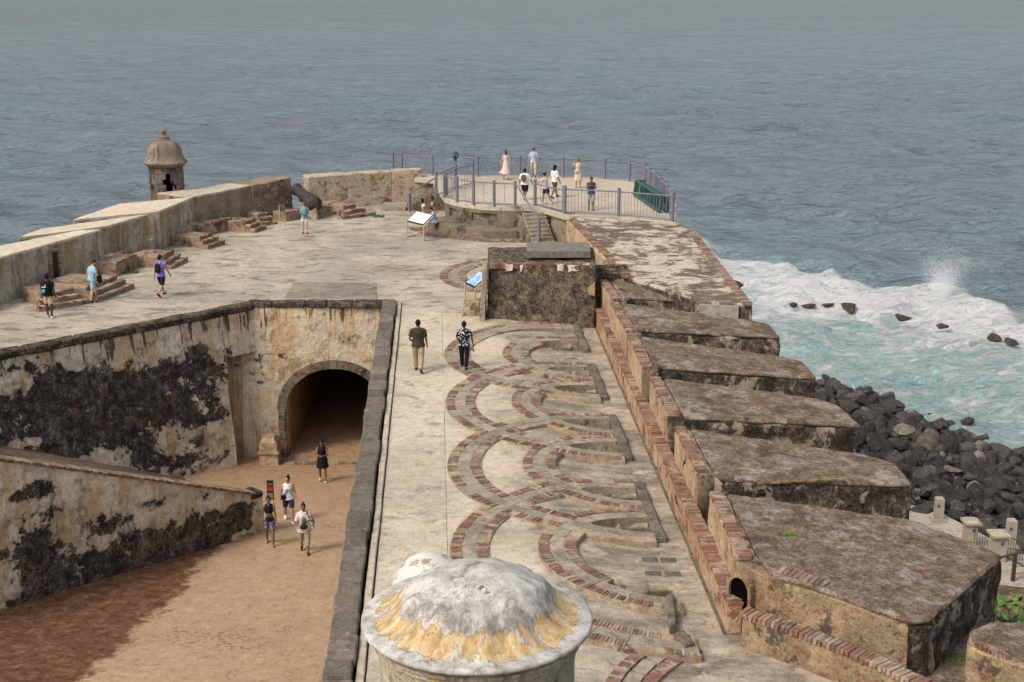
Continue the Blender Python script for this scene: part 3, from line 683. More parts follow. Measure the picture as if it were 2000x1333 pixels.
def curbs():                                      # stone curbs that close the track ends
    rnd = random.Random(2)
    for k in range(-1, 4):
        s0 = PIV[1] - STEP * k if k != 3 else None
        base = PIV[1] + STEP * (1 - k) - STEP
        segs = [(1.0, 2.2), (2.25, 3.5), (3.55, 4.9)]
        if k == 3: continue
        for a, b in segs:
            if base + b > 11: continue
            c0, c1 = L(base + a, 0.0), L(base + b, 0.26 + rnd.uniform(-.03, .03))
            poly = [L(base + a, 0.0), L(base + b, 0.0), L(base + b, 0.26), L(base + a, 0.28)]
            prism('curb_stone', poly, track_z(0.1) + 0.03 + rnd.uniform(-.02, .02), -0.8, M['curb'], gunfloor, cell=0.25, amp=0.03, bevel=0.03)
    for u, v in ((1252, 1068 + 12), (1300, 1200)):
        pass
    # small worn paving stones let into the floor
    for u, v in ((1248, 944), (1269, 1093), (1305, 1093), (1275, 1120), (1314, 1120)):
        p = P(u, v, -0.28); x, y = p.x, p.y
        poly = [(x - .19, y - .13), (x + .19, y - .13), (x + .19, y + .13), (x - .19, y + .13)]
        prism('paving_stone', poly, floor_h(*st(x, y)) + 0.012, -0.7, M['curb'], gunfloor, cell=0, bevel=0.01)
curbs()
# far tracks: the one beside the magazine and the brick border round the gun platform
def far_track(pvx, pvy, rad, a0, a1, bands, name, z=0.0, dep=.1, zf=None):
    bed = MB(); br = MB(); rnd = random.Random(8)
    for (r0, r1, kind) in bands:
        n = int(abs(a1 - a0) * rad / (0.085 if kind == 'b' else 0.55))
        for k in range(n):
            g = 0.08 * (a1 - a0) / n
            b0, b1 = a0 + (a1 - a0) * k / n + g, a0 + (a1 - a0) * (k + 1) / n - g
            am = (b0 + b1) / 2; rm = (r0 + r1) / 2
            if zf: z = zf(pvx + rm * math.cos(am), pvy + rm * math.sin(am))
            zt = z + 0.03 + rnd.uniform(-.01, .008)
            q = [(pvx + r_ * math.cos(a), pvy + r_ * math.sin(a), zz) for zz in (z - dep, zt) for r_, a in ((r0 + .01, b0), (r1 - .01, b0), (r1 - .01, b1), (r0 + .01, b1))]
            (br if kind == 'b' else bed).add(q, BOXF)
    o = br.build(name, M['brick']); tag(o, kind='structure')
    bed2 = bed
    if bed2.v: bed2.build('stone_slabs', M['trackstone'], o)
    return o
far_track(0.95, 60.4, 4.2, math.pi * 0.62, math.pi * 1.42, [(3.0, 3.33, 'b'), (3.35, 3.8, 's'), (3.82, 4.2, 'b')], 'far_gun_track')

far_track(6.58, 22.54, 4.55, R(131), R(186), [(4.09, 4.38, 'b'), (4.385, 4.715, 's'), (4.72, 5.01, 'b')], 'near_gun_track', dep=.4, zf=lambda x, y: floor_h(*st(x, y)) + .03)
q = [P(u, v, -.15) for u, v in ((1303, 1170), (1318, 1170), (1322, 1226), (1308, 1229))]; prism('curb_stone', [(k.x, k.y) for k in q], -.04, -.8, M['curb'], gunfloor, cell=.2, amp=.04, bevel=.03)
q = [P(u, v, -.15) for u, v in ((1318, 1243), (1338, 1236), (1352, 1262), (1336, 1268))]; prism('curb_stone', [(k.x, k.y) for k in q], -.05, -.8, M['curb'], gunfloor, cell=.2, amp=.04, bevel=.03)
q = [P(u, v, 0) for u, v in ((574, 552), (735, 553), (738, 586), (556, 582))]; tag(prism('patched_slab', [(k.x, k.y) for k in q][::-1], .012, -.1, M['darkslab'], cell=.25, amp=.014, bevel=0, sc=1.5), kind='structure')
# ---- coping and retaining wall on the left of the walkway (above the ramp)
def coping_wall():
    root = empty('coping_wall', (-3.5, 35, 0), 0, 'dark stone coping of the long wall between ramp and walkway', 'wall')
    a, b = Vector((-3.56, 23.9)), Vector((-5.23, 55.0)); d = (b - a).normalized(); a = a - d * 13
    n = Vector((d.y, -d.x)); Ln = (b - a).length
    wall_top = [a, b, b + n * 0.5, a + n * 0.5]
    prism('wall', [(q.x, q.y) for q in wall_top], -0.02, -7.6, M['crust'], root, cell=1.2, amp=0.02, bevel=0)
    x = 0.0; rnd = random.Random(4)
    while x < Ln - 0.1:
        l_ = min(rnd.uniform(0.75, 1.35), Ln - x); p0 = a + d * (x + 0.012); p1 = a + d * (x + l_ - 0.012)
        o0 = rnd.uniform(-.03, .02); o1 = rnd.uniform(-.03, .03)
        poly = [p0 - n * (0.06 + o0), p0 + n * (0.50 + o1), p1 + n * (0.50 + o1), p1 - n * (0.06 + o0)]
        prism('coping_stone', [(q.x, q.y) for q in poly], 0.20 + rnd.uniform(-.015, .02), -0.03, M['coping'], root, cell=0.22, amp=0.02, bevel=0.03, sc=1.7)
        x += l_
    # narrow lime gutter curb beside the coping
    poly = [a + n * 0.56, b + n * 0.56, b + n * 0.72, a + n * 0.72]
    prism('curb', [(q.x, q.y) for q in poly], 0.075, -0.3, M['walk'], root, cell=0.5, amp=0.015, bevel=0.02)
coping_wall()

# ---- the ramp down to the tunnel
def ramp_z(x, y): return -6.5 + (54.0 - y) * 0.10
def ground_sheet(name, x0, x1, y0, y1, cell, zf, mat, inside=None):
    nx, ny = int((x1 - x0) / cell), int((y1 - y0) / cell); v = []; f = []; 
    for j in range(ny + 1):
        for i in range(nx + 1):
            x, y = x0 + i * cell, y0 + j * cell; v.append((x, y, zf(x, y)))
    for j in range(ny):
        for i in range(nx):
            a = j * (nx + 1) + i
            if inside is None or inside(x0 + (i + .5) * cell, y0 + (j + .5) * cell): f.append((a, a + 1, a + nx + 2, a + nx + 1))
    return tag(ob(name, v, f, mat, smooth=True), kind='structure')
ground_sheet('ramp_ground', -26, -2.5, 16, 70.2, 0.3, lambda x, y: (ramp_z(x, y) if y < 54 else -6.5) + 0.03 * fbm((x, y, 0), 0.8), M['ramp'])

# ---- long retaining wall with the black crust, and the arch wall
LW0, LW1 = Vector((-27.0, 38.6)), Vector((-10.5, 54.95))       # top front line
ldir = (LW1 - LW0).normalized(); lnrm = Vector((ldir.y, -ldir.x))    # towards the ramp
def onwall(u, v):
    q = PL(u, v, (LW0.x, LW0.y, 0), Vector((lnrm.x, lnrm.y, 0))); return q
BL = []
for u, v, rx, rz, wg in ((170, 760, 4.2, 1.0, .22), (300, 770, 4.0, 1.15, .24), (80, 800, 3.5, 1.0, .22), (400, 690, 1.7, .9, .21), (230, 840, 4, 1.0, .2), (90, 880, 4, .6, .16), (400, 800, 1.4, 1.0, .12), (350, 900, 3.5, .5, .16), (20, 760, 3, 1.4, .12), (470, 870, .5, .9, .16), (440, 730, .5, .6, .10), (120, 700, 3, .5, .08), (60, 860, 4, .8, .14), (300, 880, 5, .5, .12)):
    q = onwall(u, v); BL.append((q, (rx, rx, rz), wg * 1.25))
for u, v, rx, rz in ((250, 640, 14, .5), (520, 640, 3, .7), (470, 690, 1.0, 1.2), (450, 880, 1.2, 1.0)):
    q = onwall(u, v); BL.append((q, (rx, rx, rz), -0.12))
M['longwall'] = wall_mat('long_wall_plaster', cream=(0.75, 0.65, 0.51), cream2=(0.58, 0.49, 0.38), blobs=BL, thr=0.715, orange=.54, oamt=.7, grey=.65, toprun=-.3)
def long_wall():
    root = empty('retaining_wall', (-16, 49, -6), 0, 'long cream retaining wall covered in black crust below the terrace', 'wall')
    # full height as far as the niche, a deep lintel over the niche
    e = LW1 - ldir * 1.65
    def slab(p, q, zt, zb, name, bat=0.0, m=None):
        back = -lnrm * 0.9
        top = [(p.x, p.y, zt), (q.x, q.y, zt), (q.x + back.x, q.y + back.y, zt), (p.x + back.x, p.y + back.y, zt)]
        o = lnrm * bat
        bot = [(p.x + o.x, p.y + o.y, zb), (q.x + o.x, q.y + o.y, zb), (q.x + back.x, q.y + back.y, zb), (p.x + back.x, p.y + back.y, zb)]
        return solid(name, top[::-1], bot[::-1], m or M['longwall'], root, cell=0.3, amp=0.05, bevel=0.05, sc=0.7)
    slab(LW0, e, -0.12, -7.0, 'wall', 0.75)
    slab(e + ldir * 0.01, LW1 + ldir * 0.05, -0.12, -2.0, 'lintel', 0.2)
    # concave back of the niche
    n = 9; pts = []
    p0 = e + lnrm * 0.25; p3 = LW1 + Vector((0.35, 0.15)); ctr = e - lnrm * 0.1 
    for i in range(n + 1):
        a = i / n; q = (1 - a) ** 2 * p0 + 2 * a * (1 - a) * (e - lnrm * 0.75 + ldir * 0.35) + a * a * p3; pts.append(q)
    loop = pts + [p3 + Vector((0.2, 0.8)), e - lnrm * 1.3 - ldir * 0.4]
    solid('niche', [(q.x, q.y, -1.6) for q in loop][::-1], [(q.x, q.y, -7.0) for q in loop][::-1], M['nichemat'], root, cell=0.3, amp=0.02, bevel=0)
    # dark coping along the top
    x = 0; Ln = (LW1 - LW0).length; rnd = random.Random(9)
    while x < Ln - .05:
        l_ = min(rnd.uniform(2.0, 3.6), Ln - x + .05); p, q = LW0 + ldir * (x + .006), LW0 + ldir * (x + l_ - .006)
        poly = [p + lnrm * .12, q + lnrm * .12, q - lnrm * .45, p - lnrm * .45]
        prism('coping_stone', [(k.x, k.y) for k in poly][::-1], 0.06 + rnd.uniform(-.01, .01), -0.24, M['ledge'], root, cell=0.25, amp=0.03, bevel=0.06, sc=1.3)
        x += l_
    return root
M['nichemat'] = wall_mat('niche_plaster', cream=(0.44, 0.34, 0.22), cream2=(0.30, 0.23, 0.155), thr=0.70, orange=0.50, grey=0.58)
long_wall()

AW0, AW1 = Vector((-10.75, 54.85)), Vector((-4.7, 55.05))
ACX, AHW, ASP, ACR = -7.38, 2.0, -4.45, -2.72              # arch centre x, half width, springing z, crown z
def arch_pts(cx, hw, sp_, cr, n=18):
    return [(cx - hw * math.cos(math.pi * i / n), sp_ + (cr - sp_) * math.sin(math.pi * i / n)) for i in range(n + 1)]
def arch_wall():
    root = empty('arch_wall', (ACX, 54.9, -6.1), 0, 'cream stained wall around the dark arched tunnel mouth', 'wall')
    BA = [((-9.2, 54.6, -2.0), (0.8, 1, 0.7), 0.12), ((-7.4, 54.6, -2.2), (1.2, 1, .35), .10), ((-10.2, 54.6, -3.6), (0.8, 1.2, 1.6), .07), ((-7.5, 54.6, -1.0), (3, 1, .5), -.05)]
    m = wall_mat('arch_wall_plaster', cream=(0.66, 0.56, 0.42), cream2=(0.55, 0.44, 0.31), blobs=BA, thr=0.76, orange=0.52, grey=0.68, oamt=.65, toprun=-.3)
    arc = arch_pts(ACX, AHW, ASP, ACR)
    x0, x1, zt, zb = -11.2, -4.5, -0.12, -7.0
    def yf(x, z): return 54.9 + (x - ACX) * 0.03 - 0.035 * (-z)         # slight batter
    bm = bmesh.new()
    def col(pts): return [bm.verts.new((x, yf(x, z), z)) for x, z in pts]
    outer = [(x0, zb), (x0, ASP), (x0, zt)]
    # strips: left pier, over-arch fan, right pier
    ring = [(ACX - AHW, zb)] + arc + [(ACX + AHW, zb)]
    def grid(pa, pb, k):
        A = col(pa); rows = [A]
        for i in range(1, k + 1): rows.append(col([(p[0] + (q[0] - p[0]) * i / k, p[1] + (q[1] - p[1]) * i / k) for p, q in zip(pa, pb)]))
        for i in range(k):
            for j in range(len(pa) - 1): bm.faces.new((rows[i][j], rows[i][j + 1], rows[i + 1][j + 1], rows[i + 1][j]))
    tgt = []
    for i, (x, z) in enumerate(ring):
        if i == 0: tgt.append((x0, zb))
        elif i == len(ring) - 1: tgt.append((x1, zb))
        else:
            a = (i - 1) / (len(ring) - 3)
            if a < 0.22: tgt.append((x0, ASP + (zt - ASP) * (a / 0.22)))
            elif a > 0.78: tgt.append((x1, zt + (ASP - zt) * ((a - 0.78) / 0.22)))
            else: tgt.append((x0 + (x1 - x0) * (a - 0.22) / 0.56, zt))
    grid(ring, tgt, 10)
    bmesh.ops.remove_doubles(bm, verts=bm.verts[:], dist=0.001)
    roughen(bm, 0.28, 0.035, 0.8)
    bmesh.ops.recalc_face_normals(bm, faces=bm.faces[:])
    if sum(q.normal.y for q in bm.faces) > 0: bmesh.ops.reverse_faces(bm, faces=bm.faces[:])
    r_ = bmesh.ops.extrude_face_region(bm, geom=bm.faces[:])
    bmesh.ops.translate(bm, verts=[g for g in r_['geom'] if isinstance(g, bmesh.types.BMVert)], vec=(0, 0.75, 0))
    bmesh.ops.recalc_face_normals(bm, faces=bm.faces[:])
    bm.transform(Matrix.Translation(-Vector(root.location)))
    me = bpy.data.meshes.new('wall'); bm.to_mesh(me); bm.free(); me.polygons.foreach_set('use_smooth', [True] * len(me.polygons)); me.set_sharp_from_angle(angle=R(40))
    link('wall', me, m, root)
    # voussoirs
    n = 23
    for i in range(n):
        a0, a1 = math.pi * i / n, math.pi * (i + 1) / n; q = []
        for yy in (-0.05 + .02 * math.sin(i * 7.3), 0.5):
            for k, a in ((0, a0 + .004), (1, a0 + .004), (1, a1 - .004), (0, a1 - .004)):
                g = k * 0.36
                x = ACX - (AHW + g) * math.cos(a); z = ASP + (ACR - ASP + g) * math.sin(a); q.append((x, yf(x, z) + yy, z))
        ob('voussoir', rel(q, root), [(0, 1, 2, 3)[::-1], (4, 5, 6, 7)] + [(i_, (i_ + 1) % 4, 4 + (i_ + 1) % 4, 4 + i_) for i_ in range(4)], M['arch'], root)
    for k in range(5):
        z0 = -6.6 + k * 0.43; prism('jamb_stone', [(ACX - AHW - .30, 54.50), (ACX - AHW + .01, 54.50), (ACX - AHW + .01, 55.2), (ACX - AHW - .30, 55.2)], z0 + .42, z0, M['arch'], root, cell=0.2, amp=.02, bevel=.03)
    # coping on top
    rnd = random.Random(3); x = x0 + .35
    while x < -4.95:
        l_ = min(rnd.uniform(.9, 1.6), -4.9 - x)
        prism('coping_stone', [(x, 54.78 + rnd.uniform(-.05, .05)), (x + l_ - .01, 54.78 + rnd.uniform(-.05, .05)), (x + l_ - .01, 55.42), (x, 55.42)], 0.07, -0.16, M['ledge'], root, cell=0.25, amp=.035, bevel=.05, sc=1.3); x += l_
    # moulded pedestal at the left jamb
    q = P(525, 905, -6.05); ped = MB(); x, y = -9.95, 53.75
    for zz, h, wd in ((-6.6, .20, .86), (-6.4, .46, .76), (-5.94, .10, .86), (-5.84, .34, .72)):
        ped.box((x, y, zz + h / 2), (wd, wd * 1.1, h - .004))
    ped.add([(x + sx * (.36 if zz == 0 else .22), y + sy * (.40 if zz == 0 else .24), -5.502 + zz) for zz in (0, .22) for sx, sy in ((-1, -1), (1, -1), (1, 1), (-1, 1))], BOXF)
    o = ped.build('pedestal', M['pedestal'], root)
    # tunnel: side walls, vault, far end
    arc2 = arch_pts(ACX, AHW, ASP, ACR, 14); loop = [(ACX - AHW, -6.9)] + arc2 + [(ACX + AHW, -6.9)]
    v, f = [], []
    ys = [55.2, 57, 59, 61, 64, 67, 70]
    for j, yy in enumerate(ys):
        for x, z in loop: v.append((x, yy, z))
    nn = len(loop)
    for j in range(len(ys) - 1):
        for i in range(nn - 1): f.append((j * nn + i, j * nn + i + 1, (j + 1) * nn + i + 1, (j + 1) * nn + i)[::-1])
    for j in range(len(ys)):
        pass
    f.append(tuple((len(ys) - 1) * nn + i for i in range(nn)))
    off = len(v)                                   # outer skin so that the vault is a solid ring
    for j, yy in enumerate(ys):
        for x, z in loop:
            dx, dz = x - ACX, z - (ASP - .5); v.append((ACX + dx * 1.16, yy + (.3 if j == len(ys) - 1 else 0), ASP - .5 + dz * 1.18))
    for j in range(len(ys) - 1):
        for i in range(nn - 1): f.append((off + j * nn + i, off + j * nn + i + 1, off + (j + 1) * nn + i + 1, off + (j + 1) * nn + i))
    f.append(tuple(off + (len(ys) - 1) * nn + i for i in range(nn))[::-1])
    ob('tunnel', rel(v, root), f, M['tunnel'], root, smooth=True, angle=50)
    # brick sill across the mouth
    sill = empty('sill', (0, 0, 0)); bpy.data.objects.remove(sill)
    me_ = ubox[0]
    for k in range(34):
        o = link('sill_brick', me_, None, root); o.location = Vector((ACX - 1.9 + k * .115, 53.6 + random.uniform(-.02, .02), -6.44)) - Vector(root.location); o.scale = (.10, .26, .10); o.rotation_euler = (0, 0, random.uniform(-.05, .05))
        if not me_.materials: me_.materials.append(M['brick_dark'])
M['pedestal'] = plain('pedestal_plaster', (0.36, 0.26, 0.16), 0.9, var=0.3, sc=5)
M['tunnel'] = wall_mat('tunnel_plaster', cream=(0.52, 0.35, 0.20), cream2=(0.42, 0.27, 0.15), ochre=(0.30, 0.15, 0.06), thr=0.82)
arch_wall()

M['stairdirt'] = floor_mat('stair_dirt', (0.22, 0.16, 0.11), (0.13, 0.10, 0.075), (0.06, 0.05, 0.04), dirt=0.5, lines=False)
# ---- stair ramp along the long wall and its stained parapet wall
SW1 = P(500, 1040, -5.45); SW0 = P(0, 1190, -4.75); sd2 = (SW0 - SW1); sd2.z = 0; sdir = sd2.normalized(); snrm = Vector((-sdir.y, sdir.x, 0))
if snrm.y > 0: snrm = -snrm
SWN = SW1 - sdir * 0.35
def sw_top(d): return -4.2 + d * 0.415
def stair_wall():
    lim = 15.0
    BS = []
    for u, v, rx, rz, wg in ((330, 1040, 1.5, .9, .2), (200, 1060, 1.6, .9, .16), (60, 1090, 1.3, 1.0, .2), (240, 1130, 4, .45, .2), (430, 1020, 1.4, .6, .2), (60, 960, .9, .35, .2), (400, 970, .6, .25, .15), (300, 985, .5, .3, .2), (90, 1180, 2, .5, .2), (470, 1005, .8, .6, .18), (150, 1120, 2.5, .8, .17), (370, 1085, 2.0, .35, .2), (250, 1000, 1.0, .5, .12), (250, 1115, 7, .75, .16), (420, 1030, 2.2, .6, .12)):
        q = PL(u, v, SW1, snrm); BS.append((q, (rx, rx, rz), wg * 1.35))
    for u, v, rx, rz in ((420, 1080, .9, .6), (130, 960, 3, .4), (300, 960, 3, .3)):
        q = PL(u, v, SW1, snrm); BS.append((q, (rx, rx, rz), -.1))
    m = wall_mat('stair_wall_plaster', cream=(0.76, 0.66, 0.51), cream2=(0.60, 0.50, 0.38), blobs=BS, thr=0.70, orange=0.55, grey=.66, oamt=.7, stones=0.6)
    root = empty('stair_wall', SW1, 0, 'stained parapet wall that steps down to the ramp with stone base', 'wall')
    a = SWN; b = SWN + sdir * lim; th = -snrm * 0.55
    top = [Vector((a.x, a.y, sw_top(0))), Vector((b.x, b.y, sw_top(lim))), Vector((b.x + th.x, b.y + th.y, sw_top(lim))), Vector((a.x + th.x, a.y + th.y, sw_top(0)))]
    bot = [Vector((q.x, q.y, -7.0)) for q in top]
    solid('wall', top, bot, m, root, cell=0.28, amp=.05, bevel=.03, sc=.8)
    x = 0.28; rnd = random.Random(6)
    while x < lim - .1:                            # brick coping, one by one
        p = a + sdir * (x + .05) - snrm * .27; z = sw_top(x + .05)
        o = link('coping_brick', ubox[int(x * 10) % 5], None, root)
        o.location = Vector((p.x, p.y, z + .02 + rnd.uniform(-.012, .012))) - Vector(root.location)
        o.rotation_euler = (0, -math.atan(.425), math.atan2(sdir.y, sdir.x)); o.scale = (.085, .64, .09)
        x += .1
    # rounded cap stone of the end pier
    p = a + sdir * .02 - snrm * .27; e0, e1 = p - sdir * .06, p + sdir * .5; hh = snrm * .36; prism('end_cap', [((e0 + hh).x, (e0 + hh).y), ((e0 - hh).x, (e0 - hh).y), ((e1 - hh).x, (e1 - hh).y), ((e1 + hh).x, (e1 + hh).y)], sw_top(0) + .20, sw_top(0) - .06, M['ledge'], root, cell=.14, amp=.02, bevel=.09)
    # stair ramp behind
    nrow, ncol = 44, 12; v, f = [], []
    for i in range(nrow + 1):
        d = -4.2 + 17.5 * i / nrow
        p = SWN + sdir * d - snrm * (.5 if d > -.1 else .2)
        # where this line meets the long wall
        w2 = Vector((p.x, p.y)) - LW0; n2 = Vector((-snrm.x, -snrm.y)); den = n2.dot(lnrm)
        tt = (0.3 - w2.dot(lnrm)) / den
        for j in range(ncol + 1):
            q = p - snrm * (tt * j / ncol); kk = j / ncol; far = p - snrm * tt; zf = -6.5 - .425 * (Vector((far.x, far.y)) - Vector((-12.7, 52.0))).dot(ldir); z = (sw_top(d) - 1.5) * (1 - kk) + zf * kk
            v.append((q.x, q.y, z + .05 * fbm(q, 1.2)))
    for i in range(nrow):
        for j in range(ncol):
            a_ = i * (ncol + 1) + j; f.append((a_, a_ + 1, a_ + ncol + 2, a_ + ncol + 1))
    tag(ob('stair_ramp', v, f, M['stairdirt'], smooth=True), kind='structure')
stair_wall()

# ================================================================== WALLS AND WORKS ON THE TERRACE
# ---- sea-side battery: base body, low brick-topped wall, merlons
LWA, LWB = (-15.35, 0.77), (10.6, 0.95)
def lw_t(s): return LWA[1] + (LWB[1] - LWA[1]) * (s - LWA[0]) / (LWB[0] - LWA[0])
body = [L(-26, 1.25), L(25, 1.4), (8.2, 66), (8.6, 46), (9.2, 30), (13.0, 22), (13.0, 15)]
tag(prism('battery_base', body, -0.45, -19, M['crust_dark'], cell=2.5, amp=0.02, bevel=0), kind='structure')
def low_wall():
    root = empty('low_wall', (*L(-3, .9), -.35), 0, 'low tan wall with red brick top along the gun tracks', 'wall')
    a, b = L(LWA[0], LWA[1]), L(LWB[0], LWB[1]); c, d = L(LWB[0], LWB[1] + .30), L(LWA[0], LWA[1] + .30)
    prism('wall', [a, d, c, b], 0.36, -0.8, M['tan_low'], root, cell=0.22, amp=0.02, bevel=0.02)
    rnd = random.Random(21); s = LWA[0] + .05; k = 0
    far = MB()
    while s < LWB[0]:
        t = lw_t(s) + .15; x, y = L(s, t); z = .385 + rnd.uniform(-.02, .012); sz = (.33 + rnd.uniform(-.02, .03), .083, .10)
        rz = math.atan2(AY.y, AY.x) + rnd.uniform(-.03, .03)
        if rnd.random() < .04: s += .095; continue
        if k < 240:
            o = link('coping_brick', BRK[k % 5], None, root); o.location = Vector((x, y, z)) - Vector(root.location); o.scale = sz; o.rotation_euler = (rnd.uniform(-.04, .04), rnd.uniform(-.03, .03), rz)
        else: far.box((x, y, z), sz, rz=rz)
        k += 1; s += .095
    if far.v: tag(far.build('coping_bricks', M['brick_top'], root), kind='stuff')
    # gutter along the foot
    g = [L(LWA[0], LWA[1] - .08), L(LWB[0], LWB[1] - .07), L(LWB[0], LWB[1]), L(LWA[0], LWA[1])]
    prism('gutter', g, -.285, -.8, M['curb'], root, cell=.4, amp=.01, bevel=0)
BRK = []
for k in range(5):
    me = unit_box('coping_brick_%d' % k, .03, 20 + k); me.materials.append(M['brick_top']); BRK.append(me)
DRK = []
for k in range(5):
    me = unit_box('old_brick_%d' % k, .05, 30 + k); me.materials.append(M['brick_dark']); DRK.append(me)
low_wall()

RN = Vector((0.08, 0, 1)).normalized(); RP = Vector((4.5, 35, 1.25))
def PR(u, v): return PL(u, v, RP, RN)
def merlon(name_label, left, roofpx, bricks=True, near_brick=None, seed=0, leftmat='tan', base=-1.2):
    """left: far-left and near-left corner pixels of the brick-topped inner wall; roofpx: the rest of the roof outline"""
    fl, nl = PR(*left[0]), PR(*left[1]); rest = [PR(*q) for q in roofpx]
    root = empty('merlon', (nl.x, nl.y, -.4), 0, name_label, 'merlon', 'row of merlons on the sea side')
    loop = [fl, nl] + rest
    th = .42
    d = (nl - fl).normalized(); nr = Vector((-d.y, d.x, 0)); nr = nr if nr.x > 0 else -nr
    # inner wall of pale rubble, then the earth-filled body behind it
    nl0 = nl; nl = nl - d * .14; iw = [fl, nl, nl + nr * th, fl + nr * th]
    ew = [nl, nl0, nl0 + nr * (th + .1), nl + nr * (th + .1)]
    solid('end_block', [q - Vector((0, 0, .055)) for q in ew], [Vector((q.x, q.y, base)) for q in ew], M['crust_tan'], root, cell=.16, amp=.03, bevel=.03, sc=2.0); nl = nl0
    iw = [fl, nl - d * .145, nl - d * .145 + nr * th, fl + nr * th]
    solid('inner_wall', [q - Vector((0, 0, .05)) for q in iw], [Vector((q.x, q.y, base)) for q in iw], M[leftmat], root, cell=.2, amp=.025, bevel=.03, sc=1.3)
    bl = [fl + nr * (th + .004), nl + nr * (th + .004)] + rest
    ctr = sum(bl, Vector()) / len(bl)
    def shrink(q, k): return Vector((q.x + (ctr.x - q.x) * k, q.y + (ctr.y - q.y) * k, q.z))
    top = [q - Vector((0, 0, .10)) for q in bl]
    bot = [Vector((q.x + (q.x - ctr.x) * .02, q.y + (q.y - ctr.y) * .02, -6.0)) for q in bl]
    solid('body', top, bot, M['crust'], root, cell=.22, amp=.07, bevel=.06, sc=1.5)
    rt = [shrink(q, .003) for q in bl]
    solid('roof', [q + Vector((0, 0, .01)) for q in rt], [q - Vector((0, 0, .13)) for q in rt], M['roof'], root, cell=.2, amp=.03, bevel=.05, sc=2.2)
    rnd = random.Random(seed); Ln = (nl - fl).length; x = .03; k = 0
    while bricks and x < Ln - .03:
        p = fl + d * x + nr * (.145 + rnd.uniform(-.02, .02))
        o = link('brick', BRK[k % 5] if rnd.random() < .25 else DRK[k % 5], None, root)
        o.location = Vector((p.x, p.y, p.z + .01 + rnd.uniform(-.025, .012))) - Vector(root.location); o.scale = (.29, .098, .11)
        o.rotation_euler = (rnd.uniform(-.04, .04), .04 + rnd.uniform(-.03, .03), math.atan2(nr.y, nr.x) + rnd.uniform(-.04, .04)); k += 1; x += .112
    if near_brick:
        p0, p1 = PR(*near_brick[0]), PR(*near_brick[1]); dd = (p1 - p0).normalized(); x = .05; Ln = (p1 - p0).length; nn = Vector((-dd.y, dd.x, 0)); nn = nn if nn.y > 0 else -nn
        while x < Ln:
            p = p0 + dd * x + nn * .10
            o = link('brick', DRK[k % 5], None, root); o.location = Vector((p.x, p.y, p.z - .02)) - Vector(root.location); o.scale = (.10, .34, .14); o.rotation_euler = (0, 0, math.atan2(dd.y, dd.x) + rnd.uniform(-.05, .05)); k += 1; x += .115
    return root
merlon('smallest merlon, wedged between the dark magazine and whitewashed slab', ((1172, 550), (1199, 588)), [(1235, 581), (1365, 589), (1352, 580), (1221, 543)], seed=1)
merlon('second merlon from the dark magazine, thin brown roof with pale front lip', ((1192, 592), (1224, 649)), [(1245, 644), (1525, 658), (1503, 635), (1472, 626)], seed=2)
merlon('third merlon from the dark magazine, its corner against the surf', ((1226, 658), (1255, 721)), [(1290, 717), (1594, 737), (1568, 705), (1525, 696)], seed=3)
merlon('fourth merlon from the dark magazine, whitish far edge above the first boulders', ((1269, 739), (1305, 811)), [(1345, 815), (1681, 830), (1637, 791), (1595, 778)], seed=4)
merlon('fifth merlon from the dark magazine, ochre strip along its roof edge', ((1318, 838), (1361, 923)), [(1406, 934), (1784, 946), (1750, 905), (1680, 886)], seed=5)
big = merlon('largest nearest merlon with wide lichen roof and brick rows beside the arched door', ((1385, 965), (1443, 1090)), [(1505, 1118), (1604, 1151), (1778, 1213), (1818, 1208), (1959, 1086), (1916, 1064), (1782, 1015)], seed=6, near_brick=((1520, 1118), (1612, 1148)))
# ochre plank of render on the fifth merlon's edge
q0, q1 = PR(1480, 937), PR(1650, 942)
def ochre_strip():
    m5 = [o for o in bpy.data.objects if o.get('label', '').startswith('fifth merlon')][0]
    mb = MB(); dd = q1 - q0; c = (q0 + q1) / 2; mb.box((c.x, c.y + .0, c.z - .01), (dd.length, .07, .05), rz=math.atan2(dd.y, dd.x)); mb.build('edge_strip', plain('ochre_render', (0.22, 0.15, 0.075), .9, var=.5, sc=3), m5)
ochre_strip()
def moss_patch(u, v, r_, parent):
    p = PR(u, v); mb = MB(); rnd = random.Random(int(u))
    for k in range(60):
        a, q = rnd.uniform(0, 6.28), r_ * math.sqrt(rnd.random()); mb.ell((p.x + q * math.cos(a), p.y + q * .7 * math.sin(a), p.z + .02), (.035, .035, .03), 5, 4)
    tag(mb.build('moss', M['moss'], parent), kind='stuff')
moss_patch(1529, 1043, .20, big); moss_patch(1550, 1054, .08, big)
